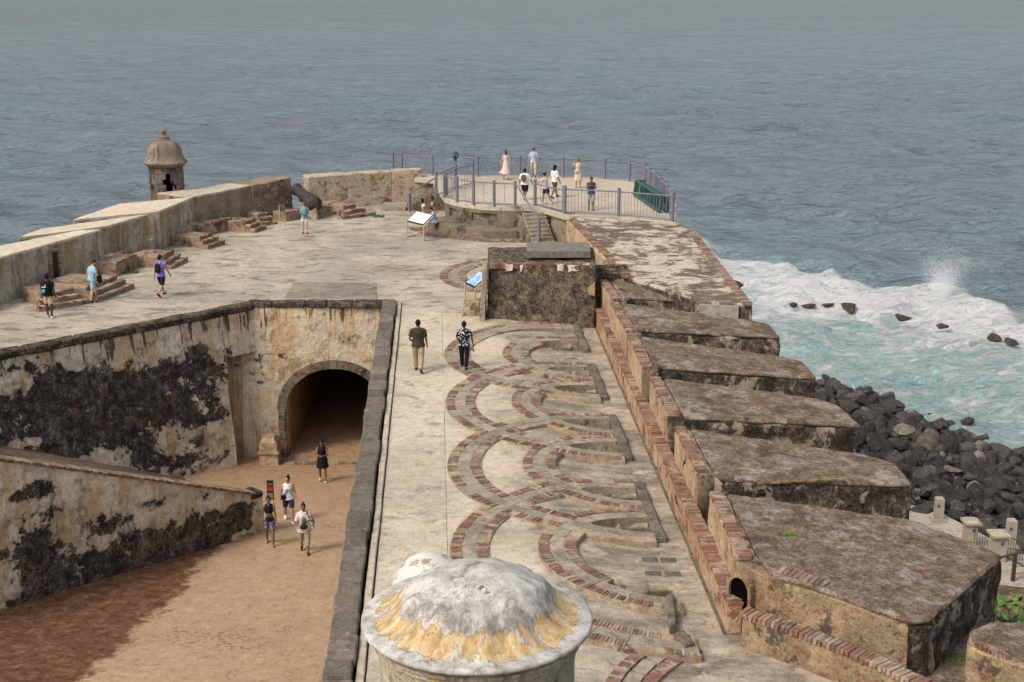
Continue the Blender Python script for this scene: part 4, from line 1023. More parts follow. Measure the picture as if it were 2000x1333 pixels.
# near face of the largest merlon: tan rubble wall with the arched doorway
def near_face():
    p0 = PR(1443, 1090); pts = [PR(1436, 1088), PR(1503, 1118), PR(1604, 1151), PR(1775, 1213)]
    top = [q - Vector((0, .06, .10)) for q in pts]
    back = [q + Vector((.03, .5, 0)) for q in top][::-1]
    # doorway: no gap is cut here, a black panel stands in for it
    lp = top + back
    solid('near_wall', lp, [Vector((q.x, q.y - (.05 if i < len(top) else 0), -1.2)) for i, q in enumerate(lp)], M['tan_dirty'], big, cell=.2, amp=.03, bevel=.02, sc=1.4)
    # small arched door at the left end: black panel painted as its inner shade, in a proud stone surround
    e = PR(1503, 1118) - PR(1436, 1088); e.z = 0; e.normalize(); n_ = Vector((-e.y, e.x, 0)); n_ = n_ if n_.y < 0 else -n_
    A = Vector((4.66, 26.86, 0)) + n_ * .08; W_ = .50
    def dp(x, z, o): q = A + e * x + n_ * o; return Vector((q.x, q.y, z))
    zs = .62; zt = .92; hw = W_ / 2
    arc = [(0, -.45)] + [(hw - hw * math.cos(math.pi * i / 10), zs + (zt - zs) * math.sin(math.pi * i / 10)) for i in range(11)] + [(W_, -.45)]
    n = len(arc); mb = MB(); mb.add([dp(x, z, -.03) for x, z in arc], [tuple(range(n))]); mb.build('door_shade_panel', M['shade_black'], big)
    mb = MB()
    for i in range(n - 1):
        (x0, z0), (x1, z1) = arc[i], arc[i + 1]
        def out(x, z): return (hw + (x - hw) * 1.3, z if z < 0 else z + (.10 if z > zs else 0))
        o0, o1 = out(x0, z0), out(x1, z1); q = [dp(x0, z0, -.3), dp(x1, z1, -.3), dp(*o1, -.3), dp(*o0, -.3), dp(x0, z0, .05), dp(x1, z1, .05), dp(*o1, .05), dp(*o0, .05)]
        mb.add(q, BOXF)
    mb.build('door_surround', M['tan_dirty'], big)
M['door_reveal'] = plain('door_reveal', (0.10, 0.07, 0.045), .95, var=.3)
near_face()
# second low wall, at the bottom right
def low_wall_near():
    pts = [P(1450, 1203, .40), P(1560, 1240, .40), P(1690, 1292, .40), P(1800, 1345, .40), P(1900, 1400, .40)]
    root = empty('low_wall', pts[0], 0, 'low brick-topped tan wall in front of the largest merlon', 'wall')
    dd = (pts[1] - pts[0]).normalized()
    off = [Vector((.12, .30, 0))] * len(pts)
    loop = pts + [p + o for p, o in zip(pts, off)][::-1]
    solid('wall', [Vector((q.x, q.y, .38)) for q in loop], [Vector((q.x, q.y, -.9)) for q in loop], M['tan_dirty'], root, cell=.18, amp=.03, bevel=.02, sc=1.4)
    rnd = random.Random(13); k = 0
    for a, b in zip(pts[:-1], pts[1:]):
        d = (b - a); Ln = d.length; d.normalize(); x = .03
        while x < Ln:
            p = a + d * x + Vector((.06, .15, 0)); o = link('coping_brick', BRK[k % 5] if rnd.random() < .35 else DRK[k % 5], None, root)
            o.location = Vector((p.x, p.y, .41 + rnd.uniform(-.02, .015))) - Vector(root.location); o.scale = (.09, .37, .12)
            o.rotation_euler = (0, rnd.uniform(-.05, .05), math.atan2(d.y, d.x) + rnd.uniform(-.05, .05)); k += 1; x += .105
    # red bricks showing in the face
    for u, v in ((1512, 1255), (1532, 1262), (1562, 1280), (1596, 1292), (1524, 1247), (1604, 1290)):
        p = P(u, v, 0); t = PL(u, v, pts[0], Vector((.33, -1, 0)).normalized()); o = link('face_brick', BRK[k % 5], None, root); o.location = t + Vector((0, .02, 0)) - Vector(root.location); o.scale = (.16, .14, .10) if k % 2 else (.10, .14, .2); o.rotation_euler = (0, 0, math.atan2(dd.y, dd.x)); k += 1
    return root
low_wall_near()
ext = [L(-15.4, 1.58), (P(1452, 1212, -.35).x, P(1452, 1212, -.35).y), (P(1560, 1262, -.35).x, P(1560, 1262, -.35).y), (P(1700, 1325, -.35).x, P(1700, 1325, -.35).y), (P(1900, 1440, -.35).x, P(1900, 1440, -.35).y), L(-28, 1.58)]
tag(prism('pavement', ext, -.30, -.8, M['gunfloor'], cell=.4, amp=.01, bevel=0), kind='structure')
lw2g = [P(1455, 1190, -.38), P(1900, 1380, -.38), P(2100, 1300, -.38), P(1850, 1180, -.38)]
tag(prism('embrasure_floor', [(q.x, q.y) for q in lw2g], -.36, -.8, M['roof'], cell=.4, amp=.03, bevel=0), kind='structure')
def merlon_right():
    top = [PL(u, v, (8, 24, .85), Vector((0, 0, 1))) for u, v in ((1893, 1240), (1890, 1262), (2120, 1345), (2200, 1300), (2060, 1225), (1930, 1222))]
    root = empty('merlon', top[0], 0, 'merlon cut by the right edge with a patch of striped bricks', 'merlon', 'row of merlons on the sea side')
    solid('body', top, [Vector((q.x, q.y, -6)) for q in top], M['tan_dirty'], root, cell=.22, amp=.04, bevel=.06, sc=1.4)
    solid('roof', [q + Vector((.02, .06, .05)) for q in top], [q + Vector((.02, .06, -.06)) for q in top], M['roof'], root, cell=.25, amp=.03, bevel=.04)
    for k in range(7):
        p = top[1] + (top[2] - top[1]) * (.10 + .036 * k) + Vector((.02, .10, .05)); o = link('brick', BRK[k % 5] if k < 3 else DRK[k % 5], None, root)
        o.location = p - Vector(root.location); o.scale = (.085, .28, .10); o.rotation_euler = (0, 0, .35)
merlon_right()
for u, v, r_ in ((1858, 1285, .22),):
    p = P(u, v, -.34); mb = MB(); rnd = random.Random(2)
    for k in range(160):
        a, q = rnd.uniform(0, 6.28), r_ * math.sqrt(rnd.random()); x, y = p.x + q * 1.5 * math.cos(a), p.y + q * math.sin(a)
        h = rnd.uniform(.03, .09); mb.add([(x - .01, y, -.34), (x + .01, y, -.34), (x + rnd.uniform(-.03, .03), y + rnd.uniform(-.03, .03), -.34 + h)], [(0, 1, 2)])
    tag(mb.build('grass', M['moss']), kind='stuff')

# ---- whitewashed roof slab beside the platform
def slab_block():
    pts = [P(1112, 428, 1.45), P(1120, 424, 1.45), P(1318, 432, 1.45), P(1355, 450, 1.45), P(1469, 595, 1.45), P(1363, 590, 1.45), P(1352, 580, 1.45), P(1221, 541, 1.45), P(1190, 515, 1.45)]
    root = empty('roof_slab', (pts[0].x, pts[0].y, 0), 0, 'whitewashed flat roof slab, stained and flaking, beside the railed platform', 'roof slab')
    solid('body', [q - Vector((0, 0, .08)) for q in pts], [Vector((q.x, q.y, -6)) for q in pts], M['crust'], root, cell=.35, amp=.03, bevel=.03)
    solid('top', [q + Vector((0, 0, 0)) for q in pts], [q - Vector((0, 0, .13)) for q in pts], M['slab'], root, cell=.4, amp=.02, bevel=.02, sc=1.2)
    p = [P(1366, 593, 1.4), P(1443, 597, 1.4)]; mb = MB(); c = (p[0] + p[1]) / 2; mb.box((c.x, c.y - .01, .95), ((p[1] - p[0]).length, .12, .85), rz=math.atan2(p[1].y - p[0].y, p[1].x - p[0].x)); mb.build('end_render', M['greyrender'], root)
    # brick verges along both long sides
    rnd = random.Random(31); k = 0
    for a, b, m_ in ((P(1355, 450, 1.47), P(1469, 595, 1.47), 1), (P(1113, 430, 1.47), P(1221, 543, 1.47), 0)):
        d = b - a; Ln = d.length; d.normalize(); x = 0
        nn = Vector((d.y, -d.x, 0)); nn = nn if (nn.x < 0) == bool(m_) else -nn
        mb = MB()
        while x < Ln:
            p = a + d * x + nn * .16; mb.box((p.x, p.y, 1.47 + rnd.uniform(-.03, .02)), (.34, .10, .09), rz=math.atan2(nn.y, nn.x) + rnd.uniform(-.05, .05)); x += .115
        tag(mb.build('verge_bricks', M['brick_dark'] if m_ else M['brick_top'], root), kind='stuff')
    # inner tan wall face
    a, b = P(1108, 432, 1.40), P(1190, 517, 1.40)
    d = (b - a).normalized(); nn = Vector((d.y, -d.x, 0)); nn = -nn if nn.x > 0 else nn
    lp = [a + nn * .03, b + nn * .03, b - nn * .3, a - nn * .3]
    solid('inner_wall', lp, [Vector((q.x, q.y, -.7)) for q in lp], M['tan'], root, cell=.25, amp=.02, bevel=.02)
M['greyrender'] = plain('grey_render', (0.30, 0.265, 0.225), .9, var=.2, sc=3)
slab_block()
# ---- dark rubble magazine block
def magazine():
    root = empty('magazine', (1.2, 52.6, 0), 0, 'block of dark rubble with grey slab on top at the track end', 'stone block')
    b = [(-.98, 52.35), (3.22, 52.05), (3.35, 55.3), (-1.02, 55.5)]; t = [(-.88, 52.75), (3.28, 52.5), (3.3, 55.3), (-.98, 55.4)]
    solid('body', [(x, y, 2.12 + (.14 if y > 54 else 0)) for x, y in t], [(x, y, -.5) for x, y in b], M['rubble'], root, cell=.16, amp=.05, bevel=.06, sc=2.0)
    mb = MB(); mb.box((1.83, 54.0, 2.42), (2.5, 1.6, .26), rx=.03); mb.build('slab', M['grey_conc'], root)
    solid('edge_render', [(-1.12, 52.3, 2.1), (-.95, 52.3, 2.1), (-.98, 53.2, 2.1), (-1.15, 53.2, 2.1)], [(-1.3, 52.0, -.3), (-1.08, 52.0, -.3), (-1.05, 53.2, -.3), (-1.3, 53.2, -.3)], M['step_conc'], root, cell=.3, amp=.02, bevel=.02)
    rnd = random.Random(44); mb = MB()
    for k in range(40):
        mb.box((-.8 + k * .102, 52.72 + rnd.uniform(-.03, .03), 2.06 + rnd.uniform(-.02, .02)), (.085, .2, .2), rz=rnd.uniform(-.05, .05))
    tag(mb.build('edge_bricks', M['brick_dark'], root), kind='stuff')
    for x0, x1, z in ((-.25, .05, 1.93), (.3, .42, 1.9), (1.75, 2.05, 1.93), (2.15, 2.6, 1.9), (2.75, 3.0, 1.95)):
        solid('render_patch', [(x0, 52.58, z + .2), (x1, 52.58, z + .2), (x1, 52.7, z + .2), (x0, 52.7, z + .2)], [(x0 + .03, 52.52, z - .05), (x1 - .04, 52.52, z - .02), (x1 - .04, 52.65, z - .02), (x0 + .03, 52.65, z - .05)], M['bright'], root, cell=.08, amp=.04, bevel=0, sc=4)
    solid('ochre_patch', [(2.95, 52.22, 1.28), (3.2, 52.25, 1.5), (3.24, 52.4, 1.45), (2.98, 52.4, 1.25)], [(2.98, 52.16, 1.02), (3.2, 52.16, .95), (3.22, 52.35, .98), (3.0, 52.35, 1.0)], plain('ochre_patch', (.36, .235, .10), .9, var=.3), root, cell=.08, amp=.03, bevel=0)
    solid('step_block', [(-1.95, 52.9, .42), (-1.3, 52.85, .55), (-1.2, 53.8, .5), (-1.9, 53.9, .4)], [(-2.0, 52.8, -.1), (-1.25, 52.75, -.1), (-1.2, 53.9, -.1), (-2.0, 54, -.1)], M['tan_dirty'], root, cell=.2, amp=.05, bevel=.04)
magazine()
# broken brick lump between magazine and slab
def lump():
    p = P(1205, 528, 1.5); root = empty('brick_pier', (p.x, p.y, 0), 0, 'broken brick pier stub between magazine and whitewashed slab', 'brick pier')
    rnd = random.Random(3)
    solid('core', [(p.x + a, p.y + b, 1.62) for a, b in ((-.9, -.3), (.45, -.35), (.4, .3), (-.9, .4))], [(p.x + a, p.y + b, 0) for a, b in ((-.9, -.3), (.5, -.35), (.4, .3), (-.9, .4))], M['rubble'], root, cell=.18, amp=.06, bevel=.04)
    for k in range(16):
        o = link('brick', (BRK if k % 2 else DRK)[k % 5], None, root); o.location = Vector((rnd.uniform(-.3, .45), rnd.uniform(-.3, -.05), 1.45 + .1 * (k % 4))); o.scale = (.22, .12, .08); o.rotation_euler = (0, 0, rnd.uniform(-.3, .3))
    mb = MB(); mb.box((p.x + .2, p.y, 1.79), (.5, .42, .05), ry=.05); mb.build('cap', M['bright'], root)
lump()

# ---- parapet on the ocean side (left): merlons with pale lime tops
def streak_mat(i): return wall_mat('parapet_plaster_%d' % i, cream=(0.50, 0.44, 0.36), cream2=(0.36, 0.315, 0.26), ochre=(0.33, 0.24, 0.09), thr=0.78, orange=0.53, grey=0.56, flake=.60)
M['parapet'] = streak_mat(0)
def lime_merlon(label, poly, zt=1.9, zb=-2.0, cap=True, m='parapet'):
    root = empty('parapet_merlon', (poly[0][0], poly[0][1], 0), 0, label, 'merlon', 'lime topped merlons on the ocean side')
    solid('body', [(x, y, zt - .05) for x, y in poly], [(x, y, zb) for x, y in poly], M[m], root, cell=.28, amp=.05, bevel=.05, sc=1.0)
    if cap:
        c = (sum(q[0] for q in poly) / len(poly), sum(q[1] for q in poly) / len(poly))
        pp = [(x + (c[0] - x) * .012, y + (c[1] - y) * .012) for x, y in poly]
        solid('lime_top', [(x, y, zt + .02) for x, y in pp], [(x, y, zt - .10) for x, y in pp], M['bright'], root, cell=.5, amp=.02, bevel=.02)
    return root
m1 = lime_merlon('long left merlon with pale lime top and small dark niche, at the left edge', [(-26.5, 41.5), (-20.75, 55.0), (-18.4, 61.35), (-19.3, 61.2), (-21.7, 57.3), (-28.5, 43.5)])
lime_merlon('middle merlon of the ocean parapet, ochre streaks under a lime top', [(-18.38, 62.2), (-17.35, 65.3), (-21.25, 61.3), (-21.5, 59.25)])
lime_merlon('far merlon of the ocean parapet with lime top, next to the sentry box', [(-17.05, 65.95), (-16.36, 70.4), (-19.6, 68.2), (-20.5, 63.75)])
def niche_panel():
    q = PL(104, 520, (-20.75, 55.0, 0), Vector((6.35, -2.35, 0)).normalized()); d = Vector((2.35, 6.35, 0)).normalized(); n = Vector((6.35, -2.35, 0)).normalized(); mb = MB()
    mb.box((q.x + n.x * .03, q.y + n.y * .03, q.z), (.34, .16, 1.15), rz=math.atan2(d.y, d.x)); mb.build('niche_shade', M['black'], m1)  # black block on the wall face paints the shade inside the niche
    mb = MB()
    for k in range(7): a = math.pi * k / 6; mb.box((q.x + n.x * .07 + d.x * .25 * math.cos(a), q.y + n.y * .07 + d.y * .25 * math.cos(a), q.z + .55 + .14 * math.sin(a)), (.12, .14, .12), rz=math.atan2(d.y, d.x))
    for k in range(9): mb.box((q.x + n.x * .07 - d.x * .26, q.y + n.y * .07 - d.y * .26, q.z - .5 + .115 * k), (.14, .14, .10), rz=math.atan2(d.y, d.x)); mb.box((q.x + n.x * .07 + d.x * .26, q.y + n.y * .07 + d.y * .26, q.z - .5 + .115 * k), (.14, .14, .10), rz=math.atan2(d.y, d.x))
    mb.build('niche_surround', M['brick_dark'], m1)
niche_panel()
prs = empty('parapet_sill', (-18, 64, 0), 0, 'low stained sill wall that joins the lime topped merlons', 'wall')
prism('wall', [(-20.6, 56.0), (-18.15, 62.0), (-16.1, 70.5), (-17.2, 70.7), (-19.4, 62.3), (-21.6, 56.5)], .62, -2, M['parapet'], prs, cell=.35, amp=.05, bevel=.03)
par2 = empty('parapet_wall', (-14, 74, 0), 0, 'brown sandstone parapet wall between the sentry box and cannon', 'wall')
fa, fb, fc = Vector((-16.36, 70.4)), Vector((-14.1, 74.25)), Vector((-12.39, 77.15)); on = Vector((-.86, .51))
prism('plaster_part', [tuple(fa), tuple(fb), tuple(fb + on * 1.7), tuple(fa + on * 2.6)], 1.86, -1, M['sandstone'], par2, cell=.3, amp=.05, bevel=.04)
prism('stone_part', [tuple(fb + on * -.08), tuple(fc + on * -.05), tuple(fc + on * 1.3), tuple(fb + on * 1.6)], 1.93, -1, M['garita2'] if 'garita2' in M else M['sandstone'], par2, cell=.3, amp=.06, bevel=.04)
prism('lime_top', [tuple(fa + on * .05), tuple(fb + on * .02), tuple(fb + on * 1.62), tuple(fa + on * 2.5)], 1.92, 1.82, M['deck'], par2, cell=.5, amp=.02, bevel=.02)
rnd = random.Random(17)
for k in range(34):                                # sandstone blocks showing in the face
    a = rnd.uniform(.05, .95); z = rnd.uniform(.5, 1.75); p = fb + (fc - fb) * a; o = link('stone_block', DRK[0], None, par2)
    o.location = Vector((p.x - on.x * .07, p.y - on.y * .07, z)) - Vector(par2.location); o.scale = (rnd.uniform(.25, .5), .12, rnd.uniform(.16, .28)); o.rotation_euler = (0, 0, math.atan2((fc - fb).y, (fc - fb).x))
    o.data = SBLK[k % 3] if 'SBLK' in globals() else o.data
par3 = empty('parapet_wall', (-8, 79, 0), 0, 'cream and ochre parapet wall right of the cannon, brick showing through', 'wall')
M['par3'] = tan_mat('flaking_parapet', (0.56, 0.46, 0.345), (0.46, 0.36, 0.25), .60, .66)
prism('wall', [(-11.5, 77.5), (-6.96, 79.7), (-7.2, 80.6), (-11.9, 78.5)], 1.9, -1, M['par3'], par3, cell=.25, amp=.04, bevel=.03)
prism('end_wall', [(-6.95, 79.68), (-5.25, 80.1), (-5.3, 80.9), (-7.1, 80.6)], 1.95, -1, M['par3'], par3, cell=.25, amp=.04, bevel=.03)
prism('stub', [(-5.24, 80.1), (-3.9, 80.2), (-3.9, 80.9), (-5.24, 80.9)], 1.3, -1, M['par3'], par3, cell=.25, amp=.04, bevel=.03)

# ---- banquette steps against the parapet
def banquette(label, pa, pb, n=3, back=1.3, inset=.18, rise=.19, run=.33):
    a, b = P(*pa), P(*pb); d = (b - a); Ln = d.length; d.normalize(); nn = Vector((-d.y, d.x, 0))
    if nn.dot(Vector((-.7, .7, 0))) < 0: nn = -nn
    root = empty('brick_steps', (a.x, a.y, 0), math.atan2(d.y, d.x), label, 'steps', 'brick edged steps along the parapet')
    rnd = random.Random(int(pa[0]))
    for k in range(n):
        z1 = rise * (k + 1); ins = inset * k
        p0, p1 = a + d * ins + nn * run * k, b - d * ins + nn * run * k
        depth = run + .03 if k < n - 1 else back
        lp = [p0, p1, p1 + nn * depth, p0 + nn * depth]
        solid('step', [Vector((q.x, q.y, z1 - .03)) for q in lp], [Vector((q.x, q.y, -.1)) for q in lp], M['stepmat'], root, cell=.18, amp=.045, bevel=.03, sc=2.0)
        mb = MB(); x = .03; l_ = (p1 - p0).length
        while x < l_ - .03:
            q = p0 + d * x + nn * .11
            if fbm((q.x, q.y, 5), .9) < .35: mb.box((q.x, q.y, z1 - .02 + rnd.uniform(-.02, .015)), (.062, .27, .085), rz=math.atan2(d.y, d.x) + rnd.uniform(-.06, .06))
            x += .085
        if mb.v: tag(mb.build('step_bricks', M['brick_dark2'], root), kind='stuff')
    return root
M['stepmat'] = tan_mat('step_masonry', (0.40, 0.31, 0.215), (0.29, 0.215, 0.15), .62, .57)
M['brick_dark2'] = brick_mat('step_brick', [(0.0, (0.20, 0.11, 0.075)), (0.3, (0.30, 0.17, 0.12)), (0.55, (0.16, 0.095, 0.07)), (0.75, (0.40, 0.28, 0.20)), (1.0, (0.46, 0.38, 0.29))])
banquette('left flight of brick edged steps behind the man with the printed backpack', (76, 610), (176, 594), back=2.0)
banquette('right flight of brick edged steps beside the man in the light blue shirt', (190, 592), (263, 563), back=2.3, inset=.12)
banquette('brick block with steps in front of the middle merlon', (335, 527), (367, 511), back=1.6, inset=.1, run=.28)
banquette('brick block with steps in front of the far lime topped merlon', (405, 488), (440, 477), back=1.7, inset=.1, run=.28)
banquette('brick block with steps below the sandstone parapet wall', (497, 456), (521, 447), back=1.5, inset=.06, run=.28)
banquette('brick steps just left of the small framed panel', (511, 443), (543, 438), back=1.3, inset=.1)
banquette('wide brick steps right of the cannon against the cream wall', (668, 430), (735, 421), back=2.2, inset=.35, run=.45)
def sill(label, pa, pb, h=.55, th=.5):
    a, b = P(*pa), P(*pb); d = (b - a).normalized(); nn = Vector((-d.y, d.x, 0)); nn = nn if nn.dot(Vector((-.7, .7, 0))) > 0 else -nn
    root = empty('gun_sill', (a.x, a.y, 0), 0, label, 'wall'); lp = [a, b, b + nn * th, a + nn * th]
    solid('wall', [Vector((q.x, q.y, h)) for q in lp], [Vector((q.x, q.y, -.2)) for q in lp], M['stepmat'], root, cell=.2, amp=.04, bevel=.03)
    mb = MB(); x = .04; Ln = (b - a).length; rr = random.Random(4)
    while x < Ln: q = a + d * x + nn * .12; mb.box((q.x, q.y, h + rr.uniform(-.02, .02)), (.065, .26, .09), rz=math.atan2(d.y, d.x)); x += .09
    tag(mb.build('sill_bricks', M['brick_dark2'], root), kind='stuff')
sill('low brick topped sill between the far merlon steps and the sandstone wall', (398, 462), (455, 449), .6, 1.2)
sill('low brick topped sill under the embrasure left of the cannon', (556, 434), (590, 428), .5, 1.0)
sill('low brick topped sill under the embrasure right of the cannon', (616, 426), (650, 421), .5, 1.0)
sill('grey sill wall between middle merlon and the brick block with steps', (228, 540), (270, 523), .6, 1.6)

# ---- sentry box (garita) on the salient
def sentry():
    Y = 73.0; c = D(327, 375, Y); cx = c.x
    z = lambda v: D(327, v, Y).z
    root = empty('sentry_box', (cx, Y, z(385)), 0, 'stone sentry box with bell shaped dome and ball finial above the sea', 'sentry box')
    zb, zn, r_ = z(400), z(325), .90
    # drum: stone courses of blocks, open at the door and at a slit
    nsec = 16; rows = 7; hh = (zn - zb) / rows
    for j in range(rows):
        for k in range(nsec):
            a0 = 2 * math.pi * (k + .5 * (j % 2)) / nsec; a1 = a0 + 2 * math.pi / nsec; am = (a0 + a1) / 2
            dx, dy = math.cos(am), math.sin(am)
            da = (math.degrees(am) - 297 + 180) % 360 - 180; db = (math.degrees(am) - 222 + 180) % 360 - 180
            if abs(da) < 23 and 2 <= j <= 5: continue
            if abs(db) < 10 and 3 <= j <= 4: continue
            q = []
            for zz in (zb + j * hh + .004, zb + (j + 1) * hh - .004):
                for rr in ((r_ - .22, a0 + .006), (r_ + rnd.uniform(-.015, .015), a0 + .006), (r_ + rnd.uniform(-.015, .015), a1 - .006), (r_ - .22, a1 - .006)): q.append((cx + rr[0] * math.cos(rr[1]), Y + rr[0] * math.sin(rr[1]), zz))
            ob('stone_block', rel(q, root), BOXF, M['garita'], root)
    lin = MB(); lin.lathe([(r_ - .235, zb), (r_ - .235, zn)], 24, (cx, Y, 0)); lin.f = [f for f in lin.f if len(f) == 4 and not (abs((math.degrees(math.atan2(lin.v[f[0]].y - Y, lin.v[f[0]].x - cx)) - 293 + 180) % 360 - 180) < 26)]; lin.build('shade_lining', M['black'], root)  # black skin inside the drum paints the shade of its interior
    prof = []
    for rr, v in ((.80, 326), (.98, 323), (1.00, 321), (1.13, 318), (1.14, 316), (1.02, 311.5), (.93, 306), (.90, 300), (.86, 293), (.79, 286), (.66, 279.5), (.48, 275.5), (.30, 274)): prof.append((rr, z(v)))
    mb = MB(); mb.lathe(prof, 40, (cx, Y, 0)); dm = mb.build('dome', M['bell'], root, smooth=True, angle=50)
    mb = MB(); mb.lathe([(.31, z(275.5)), (.31, z(272)), (.28, z(271)), (.29, z(267.5)), (.20, z(266)), (.13, z(264)), (.10, z(262.5))], 24, (cx, Y, 0)); mb.ell((cx, Y, z(257.5)), (.155, .155, .155), 18, 12); mb.build('finial', M['bell'], dm, smooth=True, angle=50)
    mb = MB(); mb.lathe([(.95, z(402)), (.95, z(399)), (.92, z(398))], 28, (cx, Y, 0)); mb.build('base_ring', M['garita'], root)
sentry()

# ---- cannon on its masonry pedestal
def cannon():
    p = P(606, 432); root = empty('cannon', (p.x, p.y, 0), 0, 'rusty black iron cannon pointing out through the embrasure', 'cannon')
    br, mz = D(613, 399, 74.8), D(586, 376, 76.3); ax = (mz - br); Ln = ax.length; axn = ax.normalized()
    Ln = 2.0; br = br - axn * .1
    prof = [(0.0, -.34), (.05, -.33), (.075, -.28), (.05, -.22), (.10, -.18), (.30, -.10), (.36, 0), (.36, .1), (.335, .14), (.33, .55), (.31, .6), (.29, .95), (.27, 1.0), (.235, 1.55), (.22, 1.75), (.245, 1.82), (.285, 1.92), (.29, 2.0), (.22, 2.03), (.13, 2.02), (.13, 1.6)]
    mb = MB(); mb.lathe([(a * 1.25, b * 1.2) for a, b in prof], 28); q = axn.to_track_quat('Z', 'Y').to_matrix().to_4x4(); mb.v = [Matrix.Translation(br) @ q @ v for v in mb.v]
    b = mb.build('barrel', M['iron'], root, smooth=True, angle=45)
    side = axn.cross(Vector((0, 0, 1))).normalized(); c = br + axn * .85
    mb = MB(); mb.tube([c - side * .5, c + side * .5], .09, 12); mb.build('trunnion', M['iron'], b, smooth=True, angle=40)
    solid('pedestal', [(p.x + x * .8, p.y + y + 1.0, .72) for x, y in ((-.55, -.5), (.35, -.6), (.45, .7), (-.45, .7))], [(p.x + x, p.y + y + .9, -.1) for x, y in ((-.6, -.6), (.4, -.75), (.5, .8), (-.5, .8))], M['stepmat'], root, cell=.18, amp=.04, bevel=.04)
cannon()

# ---- railed gun platform
PZ = 1.5; CC = Vector((0.3, 74.1)); RW = 4.1
def platform():
    root = empty('gun_platform', (CC.x, CC.y, 0), 0, 'railed concrete platform with rounded front and curved bench ledge', 'platform')
    arc = [(CC.x + RW * math.cos(a), CC.y + RW * math.sin(a)) for a in [math.radians(198 + (276 - 198) * i / 16) for i in range(17)]]
    deck = arc + [tuple(P(u, v, PZ).xy) for u, v in ((1048, 404), (1108, 421), (1210, 424), (1320, 436), (1322, 400), (1300, 375), (1275, 357), (1235, 350), (1180, 346), (1100, 343), (1000, 341), (900, 341), (760, 337), (760, 344), (845, 350), (850, 362))]
    prism('deck', deck, PZ, PZ - .28, M['deck'], root, cell=.6, amp=.012, bevel=.02)
    body = [(CC.x + (RW - .12) * math.cos(a), CC.y + (RW - .12) * math.sin(a)) for a in [math.radians(210 + (276 - 210) * i / 8) for i in range(9)]] + [tuple(P(u, v, PZ).xy) for u, v in ((1048, 399), (1105, 413), (1305, 425), (1310, 400), (1240, 356), (900, 345), (862, 350))]
    # front wall in segments with low square recesses (old gun-rail sockets)
    nseg = 26; a0, a1 = math.radians(199), math.radians(275)
    for k in range(nseg):
        b0, b1 = a0 + (a1 - a0) * k / nseg, a0 + (a1 - a0) * (k + 1) / nseg
        slot = k in (3, 4, 5, 6) or 12 <= k <= 18
        for (z0, z1, r1) in (((-.1, .62, RW - .02), (.62, 1.06, RW - .75), (1.06, PZ - .28, RW - .02)) if slot else ((-.1, PZ - .28, RW - .02),)):
            q = [(CC.x + r_ * math.cos(a), CC.y + r_ * math.sin(a), z) for z in (z0, z1) for r_, a in ((RW - 1.5, b0), (r1, b0), (r1, b1), (RW - 1.5, b1))]
            ob('front_wall', rel(q, root), BOXF, M['bench_conc'], root)
    prism('core', body, PZ - .281, -1, M['bench_conc'], root, cell=1.2, amp=0, bevel=0)
    # curved bench and the brick border in front of it
    n = 30; b0, b1 = math.radians(196), math.radians(281); v, f = [], []
    for k in range(n + 1):
        a = b0 + (b1 - b0) * k / n
        for r_, z in ((RW - .1, -.1), (RW - .1, .45), (5.05, .42), (5.1, .38), (5.1, -.1)): v.append((CC.x + r_ * math.cos(a), CC.y + r_ * math.sin(a), z + (.01 * fbm((a * 5, r_, 0), 2))))
    for k in range(n):
        for i in range(4): f.append((k * 5 + i, k * 5 + i + 1, k * 5 + 5 + i + 1, k * 5 + 5 + i))
    f += [(0, 1, 2, 3, 4)[::-1], tuple(n * 5 + i for i in range(5))]
    ob('bench', rel(v, root), f, M['bench_conc'], root)
    # right stair
    s0, s1 = P(1040, 408, PZ), P(1062, 478, 0); d = (s1 - s0); d.z = 0; run = d.length / 8; d.normalize(); side = Vector((d.y, -d.x, 0)); side = side if side.x > 0 else -side
    for k in range(8):
        z1 = PZ - .03 - (k + 1) * PZ / 9; p = s0 + d * run * k; lp = [p - side * .55, p + side * .62, p + side * .62 + d * (run + .02), p - side * .55 + d * (run + .02)]
        solid('step', [Vector((q.x, q.y, z1)) for q in lp], [Vector((q.x, q.y, -.1)) for q in lp], M['step_conc'], root, cell=.3, amp=.01, bevel=.02)
    lp = [s0 - side * .68 - d * .3, s0 - side * .553 - d * .3, s1.xy.to_3d() - side * .553 - d * .4, s1.xy.to_3d() - side * .68 - d * .4]
    solid('stair_cheek', [Vector((lp[0].x, lp[0].y, PZ - .3)), Vector((lp[1].x, lp[1].y, PZ - .3)), Vector((lp[2].x, lp[2].y, .35)), Vector((lp[3].x, lp[3].y, .35))], [Vector((q.x, q.y, -.1)) for q in lp], M['bench_conc'], root, cell=.4, amp=.01, bevel=.01)
    # wall right of the stair, with a small square window
    w0, w1 = P(1056, 405, PZ), P(1112, 420, PZ); dd = (w1 - w0); dd.z = 0; Lw = dd.length; dd.normalize(); nn = Vector((dd.y, -dd.x, 0)); nn = nn if nn.y < 0 else -nn
    def seg(a, b, z0, z1, dep=.35, off=0, m='bench_conc2', name='side_wall'):
        lp = [w0 + dd * a + nn * off, w0 + dd * b + nn * off, w0 + dd * b - nn * dep, w0 + dd * a - nn * dep]
        solid(name, [Vector((q.x, q.y, z1)) for q in lp], [Vector((q.x, q.y, z0)) for q in lp], M[m], root, cell=.35, amp=.008, bevel=.008)
    seg(0, .62, -.2, PZ + .04); seg(.624, .99, -.2, .78); seg(.624, .99, 1.12, PZ + .04); seg(.994, Lw, -.2, PZ + .04); seg(.62, 1.0, .7, 1.2, .36, -.3, 'black', 'window_shade_panel')  # last piece: black panel painting the dark inside the window
